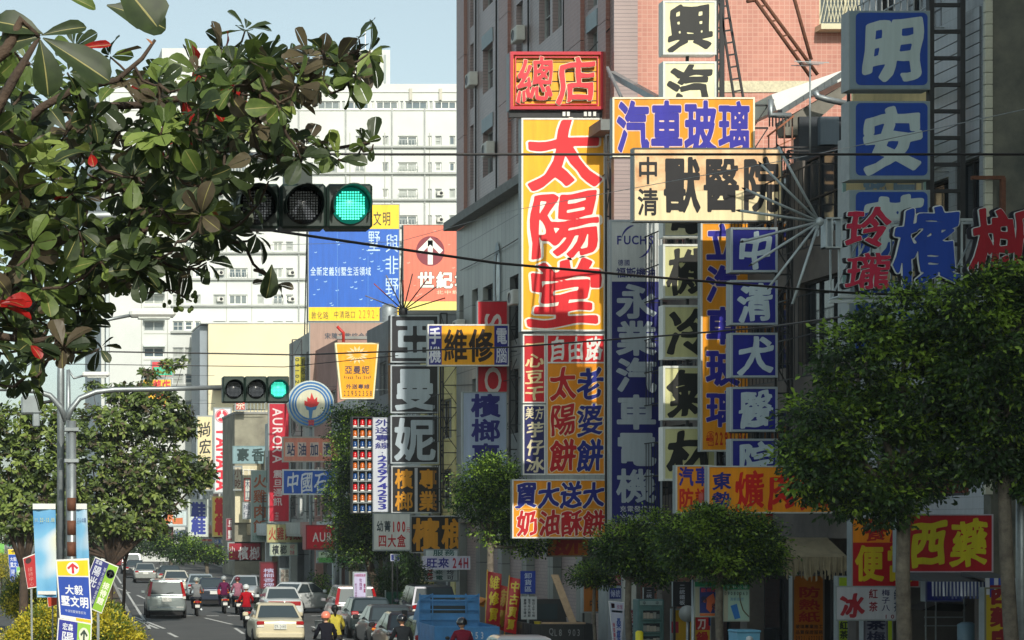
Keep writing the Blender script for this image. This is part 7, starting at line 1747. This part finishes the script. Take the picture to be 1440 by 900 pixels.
rider(279, 96, 'rider in a grey jacket and pale helmet right of the silver estate car', (130, 134, 136), (50, 56, 70), (150, 156, 150), seed=1, scoot=(90, 50, 50))
rider(318, 99, 'rider in a purple jacket with a red bag and silver helmet', (96, 30, 70), (50, 40, 60), (150, 156, 156), seed=2, bag=(190, 40, 50), scoot=(120, 126, 128))
rider(337, 97.5, 'rider in a faded pink shirt and dark red helmet', (160, 104, 122), (40, 44, 54), (90, 30, 40), seed=3, scoot=(50, 54, 60))
rider(350, 83.5, 'rider in a bright red jacket and white helmet near the dark red poster', (170, 20, 34), (40, 44, 60), (200, 206, 206), seed=4, scoot=(34, 36, 40))
rider(466, 55.5, 'rider in a black jacket with a salmon pink helmet at the bottom edge', (30, 30, 40), (30, 30, 36), (226, 130, 104), seed=5, scoot=(60, 60, 70))
rider(478, 61, 'rider in a yellow jacket with black tied hair', (190, 176, 70), (50, 50, 60), None, hair=True, seed=6, scoot=(50, 60, 80))
rider(575, 53.5, 'rider in a dark coat and glossy black helmet at the bottom edge', (34, 38, 42), (30, 32, 38), (22, 24, 28), seed=7, scoot=(40, 40, 44))
rider(661, 51.5, 'rider in a maroon top and black helmet in front of the blue truck', (130, 36, 56), (30, 30, 36), (26, 28, 34), seed=8, scoot=(50, 50, 54))

# ------------------------------------------------------------ street furniture on the right pavement
def awning(label, px0, px1, ytop, ybot, yfr, d, m, m2=None, drop=1.2, stripes=0, ragged=False, frn=None):
    root = thing('awning', label, 'awning', tuple(P((px0+px1)/2, ybot, d))); mb = MB(); x0, x1 = X(px0, d), X(px1, d); zt, zb, zf = Z(ytop, d), Z(ybot, d), Z(yfr, d)
    n = 16; k = 5; vs = []
    for i in range(n+1):
        x = x0+(x1-x0)*i/n
        for j in range(k+1):
            t_ = j/k; a = t_*math.pi/2; vs.append((x, d+drop*math.cos(a), zb+(zt-zb)*(1-math.sin(a)) if False else zb+(zt-zb)*math.cos(math.pi/2-a) if False else zt+(zb-zt)*(1-math.cos(a))))
    # curved canopy: from the wall (far, high) over to the front edge (near, low)
    mb.add(vs, [(i*(k+1)+j, (i+1)*(k+1)+j, (i+1)*(k+1)+j+1, i*(k+1)+j+1) for i in range(n) for j in range(k)], m, True)
    for s_ in (0, n): mb.add([vs[s_*(k+1)+j] for j in range(k+1)]+[(vs[s_*(k+1)][0], d+drop, zb)], [tuple(range(k+2))], m)
    mb.build('canopy', root); mb = MB(); n = stripes or 44; rr = random.Random(5)
    for i in range(n):
        xa, xb = x0+(x1-x0)*i/n, x0+(x1-x0)*(i+1)/n; mm = (m2 if i % 2 else C((190, 196, 206))) if m2 else m; z1 = zf+(rr.uniform(-.1, .12) if ragged else (.0 if i % 2 else .05)); zz = zb
        mb.add([(xa, d-.01-(.01*(i % 2)), zz), (xb, d-.01-(.01*(i % 2)), zz), (xb, d-.02+rr.uniform(-.02, .02), z1), (xa, d-.02, z1+(rr.uniform(-.06, .06) if ragged else 0))], [(0, 1, 2, 3)], mm)
    o = mb.build('fringe', root); tag(o, kind='stuff')
    mb = MB(); mb.bar((x1-.1, d, zb), (x1-.1, d+drop, zb-.3), .02, DSTEEL); mb.build('strut', root)
CANV = mat('dirty_cream_canvas', (160, 148, 118), .9, var=.14, scale=3, detail=8)
awning('curved cream canvas awning with a ragged fringe above the narrow orange sign', 1101, 1192, 756, 783, 810, 49, CANV, ragged=True)
awning('grey awning with narrow blue and white striped fringe near the right edge', 1310, 1385, 806, 818, 842, 41, mat('grey_canvas', (70, 74, 78), .9, var=.1), C((40, 60, 110)), stripes=30, drop=1.0)
awning('short piece of awning with broad blue and white stripes at the right edge', 1385, 1428, 806, 813, 840, 40.6, mat('grey_canvas', (70, 74, 78), .9, var=.1), C((20, 60, 160)), stripes=7, drop=1.0)
# ice banner
sign('cloth_banner', 'white cloth banner with a large red ice character and small red and blue writing', 'banner', (1175, 824, 1268, 873), 43.0, (176, 180, 186),
     [('t', '冰', 1180, 834, 1216, 869, 'h', (150, 24, 40), dict(t=.05, st=B)), ('t', '紅茶', 1221, 826, 1234, 862, 'v', (140, 30, 50), dict(t=.015, gap=.1)), ('t', '梅子八', 1239, 828, 1251, 860, 'v', (40, 40, 90), dict(t=.01)),
      ('t', '綠茶', 1256, 828, 1267, 862, 'v', (40, 60, 90), dict(t=.01)), ('t', '10', 1241, 864, 1259, 870, 'h', (120, 30, 50), dict(t=.03, gap=.1))], frame=None, th=.02, arm=0)
# flags
def flag(px0, y0, px1, y1, d, lean, txt, bgc, tc, label):
    root = thing('flag', label, 'flag', (X(px0, d), d, 0)); mb = MB(); n = 8; vs = []
    for j in range(n+1):
        v = j/n
        for i in range(4): u = i/3; vs.append((X(px0+(px1-px0)*u-lean*v, d), d+.05*math.sin(5*u+4*v), Z(y0+(y1-y0)*v+4*u, d)))
    mb.add(vs, [(j*4+i, (j+1)*4+i, (j+1)*4+i+1, j*4+i+1) for j in range(n) for i in range(3)], C(bgc), True); cl = mb.build('cloth', root)
    mb = MB(); m_ = len(txt)
    for i, ch in enumerate(txt):
        g_, f_, _ = glyph(ch, .04, B)
        def q(u, v): vv = (i+.06+.88*(1-v))/m_*.92+.04; uu = .16+.72*u; return (X(px0+(px1-px0)*uu-lean*vv, d), d+.05*math.sin(5*uu+4*vv)-.015, Z(y0+(y1-y0)*vv+4*uu, d))
        mb.add([q(*p) for p in g_], f_, C(tc))
    mb.build('lettering', cl)
    mb = MB(); mb.bar(P(px0+.5, y0-2, d+.02), (X(px0-lean*1.1-2, d), d+.02, 0), .02, C((190, 150, 60)), 5); mb.build('pole', root)
flag(685, 803, 705, 876, 60, 2, '維修買', (160, 20, 34), (206, 180, 30), 'red flag with yellow brush characters left of the others')
flag(703, 822, 716, 884, 61, 5, '家電', (170, 40, 30), (180, 140, 40), 'narrow dull red flag between the two larger flags')
flag(716, 811, 734, 888, 59, 8, '中古買賣', (176, 24, 30), (206, 180, 50), 'leaning red flag with a yellow pole beside the blue loading sign')
flag(672, 838, 684, 850, 62, 3, '收', (190, 130, 30), (170, 100, 20), 'small orange flag tip left of the first red flag')
# loading bay sign
d = 58.5; root = thing('loading_sign', 'blue loading bay sign over a white timetable plate on a post', 'street sign', (X(744, d), d, .12))
mb = MB(); mb.box(X(732, d), X(753, d), d, d+.03, Z(835, d), Z(803, d), C((14, 50, 140))); p_ = mb.build('blue_plate', root); letters(root, ('卸貨區', 737, 805, 748, 833, 'v', (170, 184, 206), dict(t=.01)), d, p_)
mb = MB(); mb.box(X(733, d), X(755, d), d, d+.03, Z(871, d), Z(839, d), C((168, 174, 178))); p_ = mb.build('white_plate', root)
letters(root, ('每日上午七時', 748, 842, 752, 868, 'v', (50, 54, 64)), d, p_); letters(root, ('至下午六時卸', 742, 842, 746, 868, 'v', (50, 54, 64)), d, p_); letters(root, ('貨停十分鐘止', 736, 842, 740, 868, 'v', (50, 54, 64)), d, p_)
mb = MB(); mb.tube([(X(743, d), d+.06, .1), P(743, 803, d+.06)], .035, GALV, 8); mb.build('post', root)
# newspaper cabinet
d = 50; root = thing('newspaper_cabinet', 'grey green newspaper cabinet with three glazed shelves on the pavement', 'cabinet', (X(917, d), d, .12)); cg = mat('cabinet_green', (70, 104, 104), .5, .2, var=.1, scale=4)
x0, x1, zt = X(898, d), X(935, d), Z(843, d); mb = MB(); mb.box(x0, x1, d+.05, d+.45, .12, zt, cg, .02); bd = mb.build('body', root)
mb = MB(); mb.box(x0+.05, x1-.05, d+.03, d+.049, Z(851, d), Z(845, d), C((120, 140, 140))); mb.build('header', bd)
letters(root, ('中', 904, 845, 909, 851, 'h', (30, 40, 50), dict(y=-.02)), d, bd); letters(root, ('中', 922, 845, 927, 851, 'h', (30, 40, 50), dict(y=-.02)), d, bd)
rr = random.Random(3)
for k in range(5):
    y0_ = 857+18*k; mb = MB(); frame_bars(mb, X(903, d), X(930, d), Z(y0_+15, d), Z(y0_, d), d+.0, d+.049, .025, cg); mb.build('shelf_frame', root)
    mb = MB(); mb.box(X(904, d), X(929, d), d+.035, d+.048, Z(y0_+14, d), Z(y0_+1, d), GLASS); mb.build('glass', root)
    for j in range(5): mb = MB(); a = 905+4.7*j; mb.box(X(a, d), X(a+4.2, d), d+.02, d+.033, Z(y0_+13, d), Z(y0_+rr.uniform(4, 7), d), C(rr.choice(((120, 124, 120), (90, 100, 100), (140, 136, 126))))); mb.build('newspaper', root)
# poster boards
def poster(x0, y0, x1, y1, d, px, label, fn, top=(30, 130, 90)):
    root = thing('poster_board', label, 'poster board', (X(px, d), d, .12)); mb = MB(); mb.box(X(x0, d), X(x1, d), d, d+.04, Z(y1, d), Z(y0, d), C((150, 160, 150))); mb.build('board', root)
    mb = MB(); mb.box(X(x0, d), X(x1, d), d-.006, d-.001, Z(y0+7, d), Z(y0, d), C(top)); mb.build('header', root)
    mb = MB(); mb.box(X(x0+1, d), X(x0+6, d), d-.006, d-.001, Z(y1-1, d), Z(y0+9, d), C((160, 160, 140))); mb.build('side_strip', root)
    mb = MB(); mb.tube([(X(px, d), d+.08, .1), P(px, y0-3, d+.08)], .04, GALV, 8); mb.build('post', root); fn(root, d)
def f1(root, d):
    mb = MB(); mb.box(X(984, d), X(1011, d), d-.006, d-.001, Z(862, d), Z(826, d), C((34, 50, 120))); mb.build('picture', root)
    mb = MB()
    for o_ in ([(994, 840), (1003, 834), (1006, 846), (999, 862), (993, 856)], [(997, 838), (992, 848), (988, 846)], [(1003, 850), (1009, 856), (1004, 858)]): mb.add([(X(a, d), d-.008, Z(b, d)) for a, b in o_], [tuple(range(len(o_)))], C((200, 100, 60)))
    mb.build('figure_print', root); letters(root, ('歡樂購', 985, 827, 1009, 833, 'h', (200, 70, 80), dict(t=.02, y=.008)), d); letters(root, ('街', 1000, 848, 1010, 858, 'h', (30, 30, 60), dict(t=.02, y=.01, st=B)), d); letters(root, ('舞', 985, 838, 995, 848, 'h', (20, 24, 50), dict(t=.02, y=.008, st=B)), d)
    mb = MB(); mb.box(X(984, d), X(1011, d), d-.0075, d-.0062, Z(866, d), Z(862.5, d), C((200, 110, 60))); mb.build('footer', root)
def f2(root, d):
    mb = MB(); mb.box(X(1024, d), X(1053, d), d-.006, d-.001, Z(872, d), Z(830, d), C((150, 180, 166))); mb.build('picture', root)
    mb = MB(); o_ = [(1027, 852), (1036, 849), (1041, 869), (1033, 871)]; mb.add([(X(a, d), d-.008, Z(b, d)) for a, b in o_], [(0, 1, 2, 3)], C((40, 110, 180))); mb.build('tube_print', root)
    mb = MB(); pts = [P(1040, 833, d-.012), P(1041, 845, d-.012), P(1045, 858, d-.012), P(1053, 867, d-.012)]; mb.tube(pts, .012, C((90, 70, 40)), 4); mb.build('stem_print', root)
    letters(root, ('09080063', 1018, 832, 1052, 837, 'h', (40, 60, 70), dict(t=.02, y=.01)), d); letters(root, ('台中公車', 1019, 823, 1052, 828, 'h', (190, 210, 200), dict(t=.0, y=.01)), d); letters(root, ('清新自然', 1026, 840, 1046, 845, 'h', (40, 110, 160), dict(t=.0, y=.01)), d)
poster(977, 818, 1012, 868, 46.5, 975.5, 'green topped poster board with a dark blue picture of an orange figure', f1)
poster(1017, 822, 1054, 874, 46, 1015, 'green topped poster board with a blue tube on a pale ground', f2)
for (x0, y0, x1, y1, d, lb, tx) in ((946, 818, 972, 853, 51, 'black board with white characters behind the round mirror', '二統鐵板'), (905, 826, 920, 843, 52, 'black board partly behind the newspaper cabinet', '二統'), ):
    sign('door_sign', lb, 'sign', (x0, y0, x1, y1), d, (20, 20, 28), [('t', tx, (x0+x1)/2-4, y0+3, (x0+x1)/2+4, y1-2, 'v', (150, 156, 166), dict(t=.02))], frame=(50, 50, 56), fw=.6, th=.08, arm=0, legs=True)
d = 50.5; root = thing('traffic_mirror', 'round pale traffic mirror back on a post left of the poster boards', 'mirror', (X(968, d), d, .12)); mb = MB(); mb.lathe((X(967, d), 0, Z(863, d)), [(.2, d), (.2, d+.03), (.1, d+.06)], C((150, 156, 156)), 20, 'y'); mb.build('disc', root)
mb = MB(); mb.tube([(X(967, d), d+.05, .1), P(967, 860, d+.05)], .03, GALV, 7); mb.build('post', root)
# colourful cartoonless snack stall panel
d = 51.5
sign('stall_board', 'yellow stall board with a red lozenge and blue splash behind the posters', 'sign', (944, 856, 1000, 915), d, (190, 150, 20),
     [('r', 978, 868, 998, 886, (170, 20, 34)), ('r', 996, 868, 999, 880, (40, 90, 170)), ('r', 944, 874, 954, 890, (160, 20, 50)), ('t', '刀', 980, 869, 993, 885, 'h', (206, 196, 190), dict(t=.04)), ('t', '鍋', 978, 888, 996, 905, 'h', (160, 24, 30), dict(t=.05, st=B))], frame=None, th=.1, arm=0, legs=True)
# bins
d = 45; root = thing('donation_bin', 'pale blue plastic bin with a sloping lid and a white round logo', 'bin', (X(1052, d), d, .12)); bm2 = mat('blue_plastic', (104, 166, 196), .45, var=.05)
x0, x1, zt = X(1036, d), X(1068, d), Z(890, d); mb = MB(); mb.add([(x0+.05, d, .12), (x1-.05, d, .12), (x1-.05, d+.45, .12), (x0+.05, d+.45, .12), (x0, d-.03, zt), (x1, d-.03, zt), (x1, d+.5, zt), (x0, d+.5, zt)], [(0, 3, 2, 1), (4, 5, 6, 7), (0, 1, 5, 4), (1, 2, 6, 5), (2, 3, 7, 6), (3, 0, 4, 7)], bm2); mb.build('body', root)
mb = MB(); mb.box(x0-.02, x1+.02, d-.06, d+.5, zt+.003, zt+.06, bm2, .02); mb.build('lid', root)
mb = MB(); mb.lathe((X(1053, d), 0, Z(899, d)), [(.075, d-.045), (.075, d-.03)], C((206, 216, 220)), 16, 'y'); mb.build('logo', root)
mb = MB(); mb.lathe((X(899, 49.5), 49.5, 0), [(.09, .12), (.09, Z(889, 49.5)), (.05, Z(887, 49.5))], C((220, 206, 20)), 12); tag(mb.build('bollard'), 'yellow bollard left of the newspaper cabinet', 'bollard')
# small white banner stand and pillar menus
root_, q = placard('white stand banner with a red rose mark and blue characters', [(856, 845), (878, 847), (874, 905), (862, 905)], 52, [('桑椹', .45, .38, .85, .95, 'v', (40, 70, 140), .03), ('蜂蜜釀製', .12, .5, .34, .98, 'v', (160, 50, 70), .01), ('玫瑰', .5, .06, .9, .18, 'h', (150, 60, 110), .0)], [(.02, .01, .98, .99, (170, 176, 196)), (.14, .05, .36, .16, (170, 30, 60)), (.14, .21, .9, .26, (60, 130, 170))], cat='banner')
mb = MB(); mb.bar(P(868, 880, 52.06), (X(868, 52), 52.06, .1), .02, GALV); mb.build('stake', root_)
d = 60
sign('pillar_sign', 'white pillar with stacked red and blue pastry plates under the trees', 'sign', (853, 790, 895, 930), d, (150, 160, 170),
     [('r', 857, 809, 873, 823, (130, 30, 44)), ('r', 857, 827, 873, 842, (34, 50, 120)), ('r', 875, 800, 894, 856, (186, 190, 184)), ('r', 883, 858, 895, 876, (120, 30, 50)), ('r', 883, 879, 895, 895, (30, 40, 60)),
      ('t', '禮盒', 858, 811, 872, 821, 'h', (190, 160, 160), dict(t=.01)), ('t', '傳統', 858, 829, 872, 840, 'h', (170, 180, 206), dict(t=.01)), ('t', '喜餅', 858, 792, 872, 804, 'h', (60, 60, 80), dict(t=.01)), ('t', '餅', 884, 860, 894, 874, 'h', (170, 160, 160), dict(t=.02)), ('t', '酥', 884, 881, 894, 893, 'h', (170, 170, 170), dict(t=.02))], frame=None, th=.8, arm=0)
sign('shop_sign', 'dim orange shop board behind the slender lollipop tree', 'sign', (819, 800, 850, 862), 61.5, (150, 90, 20), [('t', '中古', 828, 842, 848, 856, 'h', (70, 40, 20), dict(t=.03))], frame=None, arm=0, legs=True)
# shop interiors, their shade painted as dark back panels; small street clutter
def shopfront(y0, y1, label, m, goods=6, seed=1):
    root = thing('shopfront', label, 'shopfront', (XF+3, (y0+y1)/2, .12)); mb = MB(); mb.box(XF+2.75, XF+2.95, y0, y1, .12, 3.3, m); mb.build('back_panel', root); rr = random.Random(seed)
    n = int((y1-y0)/1.3)
    for i in range(n): mb = MB(); u = y0+(y1-y0)*i/n; mb.box(XF+2.68, XF+2.745, u+.08, u+1.2, .2, 2.5, GLASS); mb.build('glass_door', root)
    for i in range(goods):
        mb = MB(); u = rr.uniform(y0+.3, y1-.6); z = .12; 
        mb.box(XF+1.2, XF+1.2+rr.uniform(.3, .6), u, u+rr.uniform(.3, .7), z, z+rr.uniform(.4, 1.1), C(rr.choice(((60, 66, 70), (90, 60, 50), (110, 110, 104), (40, 60, 90))), .1), .02); mb.build('goods_box', root)
shopfront(49.4, 57, 'dim shopfront with glass doors behind the fringed awning', mat('shaded_shop_wall', (40, 42, 44), .8, var=.1), seed=3)
shopfront(57.5, 66, 'dim shopfront behind the newspaper cabinet', mat('shaded_shop_wall', (40, 42, 44), .8, var=.1), seed=4)
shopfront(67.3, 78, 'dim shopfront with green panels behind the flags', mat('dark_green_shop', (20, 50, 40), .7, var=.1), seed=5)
shopfront(42.8, 48.4, 'dim drink stall front near the right edge', mat('shaded_shop_wall', (40, 42, 44), .8, var=.1), seed=6)
d = 44.2; root = thing('drink_cart', 'dark drink cart with a white rail and steel barrel beneath the blue board', 'cart', (X(1330, d), d, .12)); mb = MB(); mb.box(X(1300, d), X(1358, d), d, d+.7, .7, 1.0, DSTEEL, .02); mb.build('counter', root)
mb = MB(); 
for px in (1302, 1316, 1356): mb.bar((X(px, d), d, .12), P(px, 838, d), .018, GALV)
mb.bar(P(1300, 868, d), P(1356, 868, d), .02, GALV); mb.bar(P(1300, 880, d), P(1356, 880, d), .015, GALV); mb.build('rail', root)
mb = MB(); mb.lathe((X(1350, d), d-.3, 1.0), [(.16, .5), (.18, .55), (.18, .95), (.1, 1.0)], C((110, 140, 156)), 14); mb.build('barrel', root)
mb = MB(); slab(mb, [(1296, 858), (1322, 848), (1360, 850), (1352, 860)], d, .8, BLACK); mb.build('canopy', root)
root = thing('bucket', 'pale bucket on the road beside the white sedan', 'bucket', tuple(P(452, 868, 80)[:2])+(0,)); mb = MB(); mb.lathe((X(452, 80), 80, 0), [(.2, .0), (.26, .5), (.28, .5)], C((150, 156, 156)), 14); mb.build('pail', root)

bpy.data.objects.remove(_go)
# air: pale volume over the whole street
mb = MB(); mb.box(-700, 700, -60, 1400, -1.2, 60, WHITE); hz = mb.build('haze'); tag(hz, kind='stuff'); hz.data.materials.clear()
hm = bpy.data.materials.new('air'); hm.use_nodes = True; t = hm.node_tree; t.nodes.remove(t.nodes['Principled BSDF']); pv = t.nodes.new('ShaderNodeVolumePrincipled')
pv.inputs['Color'].default_value = (.82, .92, .98, 1); pv.inputs['Density'].default_value = .0003; pv.inputs['Anisotropy'].default_value = .2
t.links.new(pv.outputs[0], t.nodes['Material Output'].inputs['Volume']); hz.data.materials.append(hm)
for o in sc.objects:                                  # keep labels within sixteen words
    l = o.get('label')
    if l and len(l.split()) > 16: print('LONG', len(l.split()), o.name, l)
